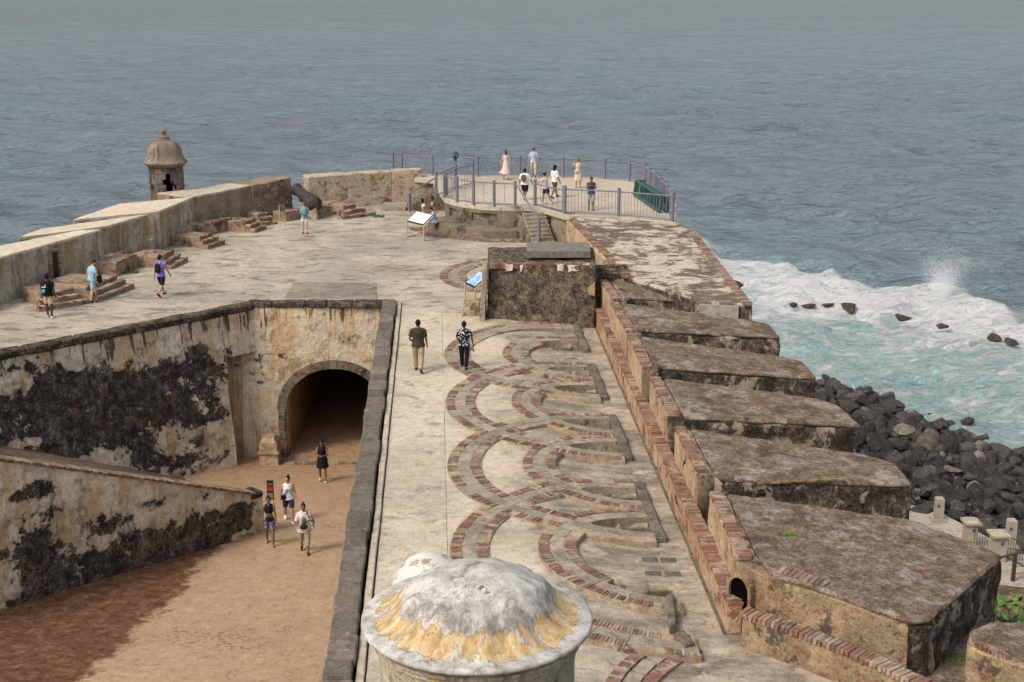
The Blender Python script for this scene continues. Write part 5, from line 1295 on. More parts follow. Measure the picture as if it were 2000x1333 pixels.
    # left stair
    for k in range(8):
        x0 = -6.0 + k * .29; z1 = PZ * (k + 1) / 8.2
        mb = MB(); mb.box((x0 + .15, 78.7, z1 / 2 - .05), (.302, 2.5, z1 + .1)); mb.build('left_step', M['bench_conc'], root)
    mb = MB(); mb.box((-6.7, 78.2, .1), (1.4, 2.0, .22)); mb.build('left_landing', M['step_conc'], root)
M['bench_conc2'] = tan_mat('side_wall_concrete', (0.30, 0.25, 0.185), (0.235, 0.195, 0.145), .9, .64)
platform()
far_track(CC.x, CC.y, 5.5, math.radians(200), math.radians(292), [(5.15, 5.5, 'b'), (5.52, 5.85, 'b'), (5.87, 6.2, 'b')], 'brick_border')

# ---- railings
BAL = {}
def cyl(name, r_, h, n=10):
    key = (name, round(r_, 3), round(h, 3), n)
    if key not in BAL:
        mb = MB(); mb.tube([(0, 0, 0), (0, 0, h)], r_, n); BAL[key] = mesh(name, mb.v, mb.f, True, 50); BAL[key].materials.append(M['rail'])
    return BAL[key]
def railing(label, posts, z=PZ, hp=1.22, hr=1.08, gap=.13, ends=True, rails=True, r_=.075, name='railing'):
    w = [P(u, v, z) for u, v in posts]; root = empty(name, w[0], 0, label, 'railing', 'grey railings of the platform')
    o0 = Vector(root.location)
    for p in w:
        o = link('post', cyl('post', r_, hp, 14), None, root); o.location = p - o0
    for a, b in zip(w[:-1], w[1:]):
        d = b - a; Ln = d.length; dn = d.normalized()
        for hz, rr in ((hr, .035), (.10, .03)):
            mb = MB(); mb.tube([a + dn * .05 + Vector((0, 0, hz)), b - dn * .05 + Vector((0, 0, hz))], rr, 8); mb.build('rail', M['rail'], root, smooth=True, angle=50)
        nb = max(1, int(Ln / gap))
        for k in range(1, nb):
            o = link('baluster', cyl('baluster', .011, hr - .10, 5), None, root); o.location = a + d * k / nb + Vector((0, 0, .10)) - o0
    return root
railing('long railing along the seaward side of the platform', [(768, 339), (785, 339), (845, 343), (933, 345), (1015, 345), (1100, 347), (1181, 350), (1229, 355), (1257, 362)], gap=.16)
railing('railing of close posts down the right side of the platform', [(1258, 363), (1268, 371), (1279, 380), (1290, 392), (1303, 408), (1312, 431)], gap=.14)
railing('front railing with two gate panels right of the platform stair', [(1103, 418), (1208, 423), (1313, 433)], hp=1.4, hr=1.22, gap=.16, r_=.085)
railing('short sloping railing between stair top and gate panels', [(1045, 402), (1101, 416)], hp=1.35, hr=1.12, gap=.5, r_=.085)
railing('curved railing on the rounded front of the platform', [(868, 386), (893, 394), (925, 399), (965, 402), (1006, 404)], hp=1.3, hr=1.16, gap=.42, r_=.08)
railing('inner railing behind the rounded platform front', [(872, 384), (890, 371), (924, 361)], hp=1.3, hr=1.15, gap=.3, r_=.07)
railing('railing section at the head of the left stair', [(852, 386), (890, 368)], hp=1.38, hr=1.2, gap=.4, r_=.08)
def handrail(label, pts, base, r_=.045):
    root = empty('handrail', base, 0, label, 'handrail', 'stair handrails')
    mb = MB(); mb.tube(pts, r_, 10); mb.build('rail', M['rail'], root, smooth=True, angle=50)
    o = link('post', cyl('post', .085, pts[-1].z - base.z + .06, 14), None, root)
s1 = P(1052, 478, 0); s0 = P(1007, 404, PZ)
handrail('handrail of the right stair down to the terrace', [s0 + Vector((0, 0, 1.2)), s1 + Vector((0, 0, 1.25))], s1)
s1 = D(800, 413, 77.2); s1 = P(800, 414, 0.0); s0 = P(851, 386, PZ)
handrail('handrail of the left stair beside the cream parapet', [Vector((s0.x, s0.y, PZ + 1.05)), Vector((s1.x, s1.y, 1.0))], s1)
# coin viewer
def viewer():
    p = P(890, 352, PZ); root = empty('coin_viewer', p, 0, 'coin operated binocular viewer on a post by the railing', 'viewer')
    o = link('post', cyl('post', .06, 1.15, 12), None, root)
    mb = MB(); mb.ell((p.x, p.y, p.z + 1.42), (.19, .24, .23), 16, 10); mb.box((p.x, p.y, p.z + 1.2), (.16, .2, .14)); mb.build('head', M['dark_metal'], root, smooth=True, angle=50)
    mb = MB(); mb.tube([(p.x - .09, p.y - .15, p.z + 1.44), (p.x - .09, p.y - .32, p.z + 1.44)], .06, 10); mb.tube([(p.x + .09, p.y - .15, p.z + 1.44), (p.x + .09, p.y - .32, p.z + 1.44)], .06, 10); mb.build('eyepiece', M['rail'], root, smooth=True, angle=50)
viewer()
# green slatted barrier lying against the railing
def barrier():
    a, b = P(1241, 384, PZ), P(1290, 417, PZ); d = b - a; Ln = d.length; dn = d.normalized(); nn = Vector((-dn.y, dn.x, 0)); nn = nn if nn.x > 0 else -nn
    root = empty('green_barrier', a, 0, 'green slatted plastic barriers stacked at the right railing', 'barrier')
    for k in range(2):
        off = nn * (.05 + .36 * k); mb = MB(); H_ = .82 - .08 * k
        p0, p1 = a + off, b + off
        for z_ in (.12, H_): mb.tube([p0 + Vector((0, 0, z_)) - nn * (.12 if z_ < .5 else 0), p1 + Vector((0, 0, z_)) - nn * (.12 if z_ < .5 else 0)], .085, 8)
        mb.tube([p0 + Vector((0, 0, .1)) - nn * .12, p0 + Vector((0, 0, H_))], .085, 8); mb.tube([p1 + Vector((0, 0, .1)) - nn * .12, p1 + Vector((0, 0, H_))], .085, 8)
        mb.build('frame', M['green'], root, smooth=True, angle=50)
        for i in range(1, 15):
            q = p0 + d * i / 15; s_ = .05 * math.sin(i * 1.9)
            mb = MB(); mb.tube([q + Vector((0, 0, .15)) - nn * .1, q + dn * s_ * 1.5 + Vector((0, 0, H_ * .5)) - nn * .06, q + dn * s_ + Vector((0, 0, H_))], .042, 6); mb.build('slat', M['green'], root, smooth=True, angle=50)
    mb = MB(); c = a + nn * .25; mb.box((c.x, c.y, PZ + .74), (.6, .12, .26), rz=math.atan2(nn.y, nn.x), rx=.3); mb.build('end_panel', M['green'], root)
barrier()

# ---- panels and signs
def sign_face(name, bgc, marks):
    t = MT(name, .4, .4); c = bgc
    nz = t.noise(3.5, 6, .6); c = t.mix(t.math('MULTIPLY', t.step(nz, .52, .66), .7), c, marks[0])
    n2 = t.noise(6, 5, .6); c = t.mix(t.math('MULTIPLY', t.step(n2, .58, .66), .6), c, marks[1])
    return t.done(c)
def wayside(label, base, rz, face, wd=1.05, tilt=.75):
    root = empty('wayside_panel', base, rz, label, 'info panel'); o0 = root
    def pt(x, y, z): return Matrix.LocRotScale(root.location, root.rotation_euler, None) @ Vector((x, y, z))
    for sx in (-1, 1):
        x = sx * wd / 2
        mb = MB()
        mb.tube([pt(x, .55, .03), pt(x, 0, .03)], .035, 6); mb.tube([pt(x, 0, 0), pt(x, 0, .78)], .04, 6); mb.tube([pt(x, 0, .78), pt(x, .62, 1.22)], .035, 6); mb.build('leg', M['frame_tan'], root, smooth=True, angle=50)
    q = [pt(x, y, z + dz) for dz in (0, .05) for x, y, z in ((-wd / 2 + .03, .0, .80), (wd / 2 - .03, .0, .80), (wd / 2 - .03, .62, 1.24), (-wd / 2 + .03, .62, 1.24))]
    pn = ob('panel', rel(q, root), BOXF, M['black'], root)
    q = [pt(x, y, z + dz) for dz in (0.045, .058) for x, y, z in ((-wd / 2 + .06, .03, .82), (wd / 2 - .06, .03, .82), (wd / 2 - .06, .59, 1.22), (-wd / 2 + .06, .59, 1.22))]
    ob('printed_face', rel(q, root), BOXF, face, pn)
a, b = P(796, 464), P(827, 472); m = (a + b) / 2
wayside('white map panel on tan legs in front of the seated group', m, math.atan2(b.y - a.y, b.x - a.x), sign_face('map_print', (.62, .64, .66), ((.42, .52, .52), (.55, .5, .62))), wd=(b - a).length + .08)
a = P(905, 607); wayside('blue topped info panel beside the dark magazine', a + Vector((.25, .9, 0)), R(-64), sign_face('blue_print', (.22, .38, .58), ((.5, .6, .7), (.12, .22, .4))), wd=1.0)
def small_frame():
    a, b = P(547, 443), P(558, 442); root = empty('framed_panel', (a + b) / 2, 0, 'small blank framed panel on two thin legs left of the cannon', 'info panel')
    for p in (a, b):
        mb = MB(); mb.tube([p, p + Vector((0, 0, 1.15))], .022, 6); mb.build('leg', M['frame_tan'], root)
    c = (a + b) / 2; mb = MB(); mb.box((c.x, c.y, .98), ((b - a).length + .02, .04, .38)); mb.build('panel', plain('brown_panel', (.10, .08, .07), .6), root)
small_frame()
def trail_sign():
    p = P(530, 1000, -5.55); z0 = ramp_z(0, p.y); root = empty('trail_sign', (p.x, p.y, z0), 0, 'narrow post sign with a red panel beside the stair wall end', 'sign')
    for sx in (-.10, .10):
        mb = MB(); mb.tube([(p.x + sx, p.y, z0), (p.x + sx, p.y, z0 + 1.25)], .012, 6); mb.build('leg', M['rail'], root)
    mb = MB(); mb.box((p.x, p.y, z0 + 1.0), (.24, .03, .72)); mb.build('board', M['black'], root)
    mb = MB(); mb.box((p.x, p.y - .02, z0 + 1.12), (.19, .012, .30)); mb.build('red_panel', plain('red_panel', (.30, .06, .03), .5), root)
    mb = MB(); mb.box((p.x, p.y - .02, z0 + .79), (.19, .012, .20)); mb.build('grey_panel', plain('grey_panel', (.18, .18, .17), .5), root)
    mb = MB()
    for k in range(3): mb.box((p.x - .05 + .05 * k, p.y - .03, z0 + 1.16 - .035 * (k % 2)), (.03, .006, .09), ry=.3 * (k - 1))
    mb.build('symbol', M['black'], root)
trail_sign()

# ---- turret dome in the foreground
TC = Vector((-.415, 15.0, 5.79)); TR = 1.375
M['dome'] = dome_mat(TC, TR)
M['drum'] = wall_mat('turret_drum_plaster', cream=(0.56, 0.46, 0.33), thr=.72, orange=.55, grey=.58)
def turret():
    root = empty('turret', (TC.x, TC.y, -.4), 0, 'round turret with peeling white and ochre dome in the foreground', 'turret')
    prof = [(TR - .03, -.07), (TR, -.04), (TR - .005, -.005), (TR - .03, .012), (1.25, .022), (1.15, .05), (1.05, .095), (.97, .16), (.91, .225), (.86, .295), (.77, .38), (.64, .46), (.47, .53), (.27, .585), (.12, .61), (.02, .615)]
    n = 96; v = []; f = []
    for r_, z in prof:
        for k in range(n):
            a = 2 * math.pi * k / n; p = Vector((r_ * math.cos(a), r_ * math.sin(a), z)); fl = sm(r_, .5, .9) * (1 - sm(r_, 1.0, 1.3))
            p *= 1; d = .018 * fbm(p, 2.2) + .010 * fbm(p, 7.0) + .02 * fl * math.sin(a * 17 + 1.5 * math.sin(a * 3))
            v.append(TC + p + Vector((math.cos(a) * d * .4, math.sin(a) * d * .4, d if r_ < TR - .04 else d * .2)))
    for i in range(len(prof) - 1):
        for k in range(n): f.append((i * n + k, i * n + (k + 1) % n, (i + 1) * n + (k + 1) % n, (i + 1) * n + k))
    f += [tuple(range(n))[::-1], tuple((len(prof) - 1) * n + k for k in range(n))]
    ob('dome', rel(v, root), f, M['dome'], root, smooth=True, angle=60)
    mb = MB(); mb.lathe([(1.16, -.55), (1.20, -.30), (1.20, -.26), (1.25, -.24), (1.25, -.185), (1.28, -.17), (1.28, -.125), (1.31, -.11), (1.33, -.072)], 72, TC); mb.build('cornice', M['drum'], root, smooth=True, angle=25)
    mb = MB(); mb.lathe([(1.19, -TC.z - .4), (1.17, -3.0), (1.165, -.3)], 64, TC); mb.build('drum', M['drum'], root, smooth=True, angle=30)
    # smaller lobe behind on the left
    c = D(838, 1152, 16.5); mb = MB(); mb.ell(c, (.48, .48, .50), 40, 24)
    for q in mb.v: q += noise.noise_vector(q * 3.0) * .02
    mb.build('rear_lobe', M['dome2'], root, smooth=True)
    mb = MB(); mb.lathe([(.40, -6.0 - .0), (.40, -.1), (.46, -.02)], 32, c); mb.build('rear_stem', M['drum'], root, smooth=True, angle=40)
t_ = MT('rear_lobe_paint', .85, .2); M['dome2'] = t_.done(t_.mix(t_.math('MULTIPLY', t_.step(t_.noise(5, 9, .7), .54, .68), .8), (.60, .57, .51), (.20, .17, .13)), t_.bump(t_.noise(6, 8, .7), .4, .03))
turret()
# ledge at the foot of the picture
lx = P(690, 1325, 1.0)

# ================================================================== SHORE ON THE RIGHT
shore = [Vector((19, 112)), Vector((24.5, 105)), Vector((28.8, 100.3)), Vector((32, 93.2)), Vector((34.5, 87.2)), Vector((38, 78)), Vector((42, 66))]
inner = [Vector((9, 86)), Vector((11, 78)), Vector((13.5, 69)), Vector((17, 62)), Vector((19.6, 57.6)), Vector((22.5, 52)), Vector((27, 44))]
def lerp_line(Lp, a):
    a = a * (len(Lp) - 1); i = min(int(a), len(Lp) - 2); return Lp[i].lerp(Lp[i + 1], a - i)
def shore_pt(a, b):
    p, q = lerp_line(shore, a), lerp_line(inner, a); r_ = p.lerp(q, b); z = -18.6 + (7.6) * (b ** .85); return Vector((r_.x, r_.y, z))
v, f = [], []
for i in range(41):
    for j in range(21):
        q = shore_pt(i / 40, -0.1 + 1.15 * j / 20 if j else -.1) if False else shore_pt(i / 40, max(0, j / 20)); q.z -= .7; v.append(q)
for i in range(40):
    for j in range(20): a = i * 21 + j; f.append((a, a + 1, a + 22, a + 21))
tag(ob('shore_slope', v, f, M['wetrock']), kind='structure')
ROCK = []
for k in range(9):
    bm = bmesh.new(); bmesh.ops.create_icosphere(bm, subdivisions=3, radius=1.0); rr = random.Random(100 + k)
    # cut to a blocky boulder with a few planes
    for c in range(13):
        n_ = Vector((rr.gauss(0, 1), rr.gauss(0, 1), rr.gauss(0, .8))).normalized(); h = rr.uniform(.42, .72)
        for q in bm.verts:
            dd = q.co.dot(n_) - h
            if dd > 0: q.co -= n_ * dd
    for q in bm.verts: q.co += noise.noise_vector(q.co * 3.5 + Vector((k, 0, 0))) * .025
    me = bpy.data.meshes.new('boulder_%d' % k); bm.to_mesh(me); bm.free(); me.materials.append(M['boulder'])
    me.polygons.foreach_set('use_smooth', [True] * len(me.polygons)); me.set_sharp_from_angle(angle=R(14)); ROCK.append(me)
rnd = random.Random(77); placed = []
tries = 0
while len(placed) < 292 and tries < 9000:
    tries += 1
    a, b = rnd.uniform(.06, .80), rnd.uniform(0.0, 1.0); p = shore_pt(a, b); r_ = rnd.choice((.42, .48, .52, .58, .62, .7, .8, 1.0)) * rnd.uniform(.85, 1.15)
    # keep what the picture can show
    zc = p.y * CP - (p.z - CAMH) * SP; u = 1000 + FPX * p.x / zc
    if u < 1560 or u > 2060: continue
    if any((p - q).length < (r_ + s_) * .52 for q, s_ in placed): continue
    placed.append((p, r_)); o = link('boulder', ROCK[rnd.randrange(9)]); o.location = p + Vector((0, 0, rnd.uniform(-.1, .35)))
    o.scale = (r_ * rnd.uniform(.9, 1.35), r_ * rnd.uniform(.8, 1.1), r_ * rnd.uniform(.65, .95)); o.rotation_euler = (rnd.uniform(-.4, .4), rnd.uniform(-.4, .4), rnd.uniform(0, 6.28))
    tag(o, 'dark grey boulder heaped on the shore below the merlons', 'boulder', 'boulders of the shore')
def fill_rocks():
    mb = MB(); rr = random.Random(5)
    for k in range(1500):
        p = shore_pt(rr.uniform(.02, .85), rr.uniform(0, 1)); s_ = rr.uniform(.35, .75); me = ROCK[k % 9]
        m_ = Matrix.LocRotScale(p - Vector((0, 0, .15)), Matrix.Rotation(rr.uniform(0, 6.28), 3, 'Z').to_quaternion(), Vector((s_, s_, s_ * .7)))
        mb.add([m_ @ q.co for q in me.vertices], [tuple(q.vertices) for q in me.polygons])
    tag(mb.build('shore_rubble', M['boulder']), kind='stuff')
fill_rocks()
def named_rock(u, v, z, r_, label, mat='wetrock', k=0, zs=.6):
    p = P(u, v, z + .38); o = link('sea_rock', ROCK[k % 9].copy()); o.data.materials.clear(); o.data.materials.append(M[mat]); o.location = p; o.scale = (r_ * .95, r_ * .7, r_ * zs * .65); o.rotation_euler = (.1, .05, k); tag(o, label, 'rock', 'rocks in the surf')
named_rock(1434, 556, -17.6, 1.5, 'wet rock at the foot of the whitewashed slab in the foam', k=1)
named_rock(1548, 596, -17.8, .7, 'small pointed rock at the left end of the row in the surf', k=2)
named_rock(1580, 597, -17.9, 1.3, 'low flat rock in the surf, second from the left of the row', k=3, zs=.35)
named_rock(1617, 596, -17.9, .9, 'dark low rock between the flat rock and the pointed rock in the surf', k=4, zs=.5)
named_rock(1660, 600, -17.8, 1.3, 'pointed dark rock in the middle of the surf row', k=5)
named_rock(1762, 622, -17.8, 1.1, 'olive rounded rock in the surf below the spray', k=6)
named_rock(1838, 637, -17.8, .9, 'small olive rock in the surf right of the rounded one', k=7)
named_rock(1938, 660, -17.8, 1.0, 'olive flat rock in the surf, left of the pair at the right edge', k=8)
named_rock(1974, 668, -17.8, .9, 'dark rock in the surf, right of the pair at the right edge', k=0)
named_rock(1890, 823, -17.6, .95, 'lone dark boulder in the foam just off the boulder shore', 'boulder', k=3, zs=.8)
# shore path with posts, pillars and fence
pz = -10.5
tag(prism('shore_path', [(11, 66), (17.2, 60.2), (19.4, 58.2), (21.2, 54.2), (26, 46), (26, 34), (13.4, 34), (13.4, 54)], pz, pz - 1.5, M['path'], cell=1.2, amp=.02, bevel=.05), kind='structure')
tag(ground_sheet('embankment', 9, 27, 18, 52, .6, lambda x, y: -10.47 + .3 * fbm((x, y, 0), .3) - (2.2 if x > 24 else 0), M['roof']), kind='structure') if False else None
def bollard(u, v, label, h=1.05):
    p = P(u, v, pz); root = empty('path_post', p, 0, label, 'post', 'cream posts of the shore path'); mb = MB(); mb.box((p.x, p.y, pz + .05), (.62, .62, .1)); mb.build('base', M['post_cream'], root)
    mb = MB(); mb.box((p.x, p.y, pz + h / 2 + .1), (.36, .36, h)); mb.add([(p.x + sx * q, p.y + sy * q, pz + h + .1 + z_) for z_, q in ((0, .18), (.05, .14)) for sx, sy in ((-1, -1), (1, -1), (1, 1), (-1, 1))], BOXF); mb.build('shaft', M['post_cream'], root)
    mb = MB(); mb.box((p.x - .08, p.y - .19, pz + h * .8), (.10, .02, .12)); mb.build('plate', M['blueplate'], root)
bollard(1832, 1016, 'cream path post standing alone in front of the boulders', .92)
bollard(1972, 1068, 'cream path post behind the fence at the right edge', 1.1)
def pillar(u, v, label, wd, h):
    p = P(u, v, pz); root = empty('gate_pillar', p, 0, label, 'pillar', 'capped pillars of the shore fence'); mb = MB(); mb.box((p.x, p.y, pz + h / 2), (wd * .8, wd * .8, h)); mb.build('shaft', M['post_cream'], root)
    mb = MB(); mb.box((p.x, p.y, pz + h + .04), (wd * 1.12, wd * 1.12, .10)); mb.add([(p.x + sx * q, p.y + sy * q, pz + h + .09 + z_) for z_, q in ((0, wd * .56), (.1, wd * .25)) for sx, sy in ((-1, -1), (1, -1), (1, 1), (-1, 1))], BOXF); mb.build('cap', M['coping_cream'], root)
    mb = MB(); mb.box((p.x + wd * .12, p.y - wd * .41, pz + h * .75), (.12, .02, .14)); mb.build('plate', M['blueplate'], root)
    return p
M['coping_cream'] = plain('cream_cap', (.42, .36, .28), .85, var=.2, sc=4)
pa = pillar(1892, 1068, 'capped cream pillar at the far end of the fence, partly hidden', .62, 1.1)
pb = pillar(1946, 1094, 'capped cream pillar with a blue plate near the right edge', .70, 1.12)
def fence(label, a, b, h=1.05):
    root = empty('bar_fence', a, 0, label, 'fence'); d = b - a; n = int(d.length / .13)
    for z_ in (.12, h):
        mb = MB(); mb.tube([a + Vector((0, 0, z_)), b + Vector((0, 0, z_))], .025, 6); mb.build('rail', M['dark_metal'], root)
    mb0 = MB(); mb0.tube([(0, 0, 0), (0, 0, h - .1)], .012, 5); me = mesh('fence_bar', mb0.v, mb0.f); me.materials.append(M['dark_metal'])
    for k in range(1, n): o = link('bar', me, None, root); o.location = d * k / n + Vector((0, 0, .1))
fence('dark bar fence between the two capped pillars', pa, pb)
fence('dark bar fence running to the right from the nearer pillar', pb + Vector((.3, .2, 0)), P(2080, 1150, pz))
def rail2():
    a, b = P(1978, 1135, pz), P(2100, 1120, pz); root = empty('wood_rail', a, 0, 'dark handrail post and rail at the right edge', 'railing')
    mb = MB(); mb.box((a.x, a.y, pz + .6), (.13, .13, 1.2)); mb.build('post', M['dark_metal'], root); e = D(1940, 1090, a.y)
    mb = MB(); mb.tube([D(1952, 1090, a.y + .2), a + Vector((0, 0, 1.2)), b + Vector((0, 0, 1.2))], .05, 8); mb.build('rail', M['dark_metal'], root)
    for z_ in (.3, .6, .9): mb = MB(); mb.tube([a + Vector((0, 0, z_)), b + Vector((0, 0, z_))], .012, 5); mb.build('wire', M['dark_metal'], root)
rail2()
# leafy shrub at the right edge
def shrub():
    c = P(1990, 1185, -9.0); root = empty('shrub', (c.x, c.y, -10.4), 0, 'bright green broad leaved shrub at the right edge', 'shrub')
    rr = random.Random(12)
    bm = bmesh.new(); n = 8; cv = [bm.verts.new((.5 * math.cos(2 * math.pi * k / n), .5 * math.sin(2 * math.pi * k / n) * .82, .06 * math.cos(4 * math.pi * k / n))) for k in range(n)]; o0 = bm.verts.new((0, 0, -.05))
    for k in range(n): bm.faces.new((o0, cv[k], cv[(k + 1) % n]))
    lm = []
    for mm in ('leaf', 'leaf2'):
        me = bpy.data.meshes.new('leaf'); bm.to_mesh(me); me.materials.append(M[mm]); lm.append(me)
    bm.free()
    stem = MB()
    for k in range(14):
        a = rr.uniform(0, 6.28); stem.tube([(c.x, c.y, -10.6), (c.x + .5 * math.cos(a), c.y + .5 * math.sin(a), -9.7), (c.x + 1.1 * math.cos(a), c.y + 1.0 * math.sin(a), -9.1)], [.03, .02, .012], 5)
    stem.build('stem', M['dark_metal'], root)
    for k in range(240):
        a, q, z_ = rr.uniform(0, 6.28), math.sqrt(rr.random()), rr.random()
        p = Vector((1.7 * q * math.cos(a), 1.5 * q * math.sin(a), .4 + 1.3 * z_ * (1 - .45 * q * q)))
        o = link('leaf', lm[0 if rr.random() < .65 else 1], None, root); o.location = p; s_ = rr.uniform(.2, .34); o.scale = (s_, s_, s_); o.rotation_euler = (rr.uniform(-.9, .9), rr.uniform(-.9, .9), rr.uniform(0, 6.28))
shrub()
tag(prism('shrub_bed', [(13.5, 40), (26, 40), (26, 49), (16, 51)], -10.35, -12, M['roof'], cell=1, amp=.05), kind='structure')
# weeds in the lower court and by the parapet
def weeds(u, v, z, n, sx, sy, h, seed):
    p = P(u, v, z); rr = random.Random(seed); mb = MB()
    for k in range(n):
        a, q = rr.uniform(0, 6.28), math.sqrt(rr.random()); x, y = p.x + sx * q * math.cos(a), p.y + sy * q * math.sin(a); w_ = rr.uniform(.01, .02); hh = h * rr.uniform(.4, 1); b = rr.uniform(0, 6.28)
        dx, dy = math.cos(b) * hh * .6, math.sin(b) * hh * .6
        mb.add([(x - w_, y, z), (x + w_, y, z), (x + dx * .5 + w_, y + dy * .5, z + hh * .8), (x + dx, y + dy, z + hh)], [(0, 1, 2), (0, 2, 3)])
    return tag(mb.build('weeds', M['moss']), kind='stuff')
weeds(484, 1028, ramp_z(0, 43.6) - .0, 260, .22, .18, .22, 1); weeds(472, 1046, ramp_z(0, 42.8), 160, .5, .25, .06, 2)
weeds(250, 533, 0.02, 220, .5, .3, .14, 3); weeds(738, 424, 0.02, 140, .35, .3, .12, 4)
# spray thrown up by the breaker
def spray():
    rr = random.Random(6); mb = MB(); base = P(1835, 604, SEA)
    def drop(p, s_): mb.add([p + Vector(q) * s_ for q in ((1, 0, -.5), (-.6, .8, -.5), (-.6, -.8, -.5), (0, 0, 1))], [(0, 1, 2), (0, 3, 1), (1, 3, 2), (2, 3, 0)])
    for k in range(42000):
        h = abs(rr.gauss(0, 1)) * 2.1; wd = .8 + h * .30; ang = rr.choice((-.5, -.15, .1, .35, .6)) + rr.gauss(0, .12)
        p = Vector((base.x + h * math.tan(ang) * .7 + rr.gauss(0, .35 + h * .12), base.y + rr.gauss(0, .8), SEA + 1.0 + h)); drop(p, rr.uniform(.005, .017))
    crest = [P(u, v, SEA) for u, v in ((1420, 515), (1520, 548), (1610, 566), (1700, 584), (1800, 596), (1900, 615), (2010, 645))]
    for k in range(5000):
        a = rr.random() * (len(crest) - 1); i = int(a); p = crest[i].lerp(crest[i + 1], a - i); z_ = rr.random() ** 3 * .9
        drop(Vector((p.x + rr.gauss(0, .6), p.y + rr.gauss(-2.5, 2.0), SEA + .9 + z_)), rr.uniform(.008, .028))
    t = MT('spray_foam', .9, .2); tag(mb.build('spray', t.done((.85, .86, .86, 1))), kind='stuff')
spray()

# ================================================================== PEOPLE
def loft(mb, rings, n=14):
    """rings: (centre, rx, ry, 3x3 matrix)"""
    v = []
    for c, rx, ry, m in rings:
        for k in range(n):
            a = 2 * math.pi * k / n; v.append(Vector(c) + m @ Vector((rx * math.cos(a), ry * math.sin(a), 0)))
    f = [(i * n + k, i * n + (k + 1) % n, (i + 1) * n + (k + 1) % n, (i + 1) * n + k) for i in range(len(rings) - 1) for k in range(n)]
    f += [tuple(range(n))[::-1], tuple((len(rings) - 1) * n + k for k in range(n))]
    mb.add(v, f)
def fuse(o, vox, it=3):                            # melt the overlapping limbs into one continuous skin
    r_ = o.modifiers.new('skin', 'REMESH'); r_.mode = 'VOXEL'; r_.voxel_size = vox; r_.use_smooth_shade = True
    s_ = o.modifiers.new('soft', 'SMOOTH'); s_.factor = .5; s_.iterations = it
    return o
CM = {}
def cloth(c, rough=.85):
    key = ('c',) + tuple(c)
    if key not in CM:
        t = MT('cloth_%d' % len(CM), rough, .15); oc = t.objc(); f = t.noise(9, 5, .65, vec=oc)
        CM[key] = t.done(t.ramp(f, [(.3, tuple(q * .78 for q in c)), (.7, tuple(min(1, q * 1.15) for q in c))]), t.bump(f, .35, .03))
    return CM[key]
def skinm(c):
    key = ('s',) + tuple(c)
    if key not in CM:
        t = MT('skin_%d' % len(CM), .55, .35); oc = t.objc(); f = t.noise(12, 4, .6, vec=oc)
        CM[key] = t.done(t.ramp(f, [(.3, tuple(q * .88 for q in c)), (.7, tuple(q * 1.1 for q in c))]))
    return CM[key]
def floral():
    t = MT('floral_print', .85, .15); oc = t.objc(); d = t.n('ShaderNodeVectorMath', props={'operation': 'ADD'}, i0=oc, i1=t.n('ShaderNodeVectorMath', props={'operation': 'SCALE'}, i0=t.noise(30, 3, .6, vec=oc, out=1), Scale=.03))
    v = t.vor(15, vec=d); c = t.mix(t.step(v, .40, .34), (.012, .013, .03), t.mix(t.step(v, .10, .16), (.25, .25, .30), (.62, .62, .64)))
    return t.done(c)
def patchy(name, a, b, sc=9, thr=.5):
    t = MT(name, .85, .15); oc = t.objc(); n = t.noise(sc, 5, .6, vec=oc); return t.done(t.mix(t.step(n, thr - .02, thr + .03), a, b))
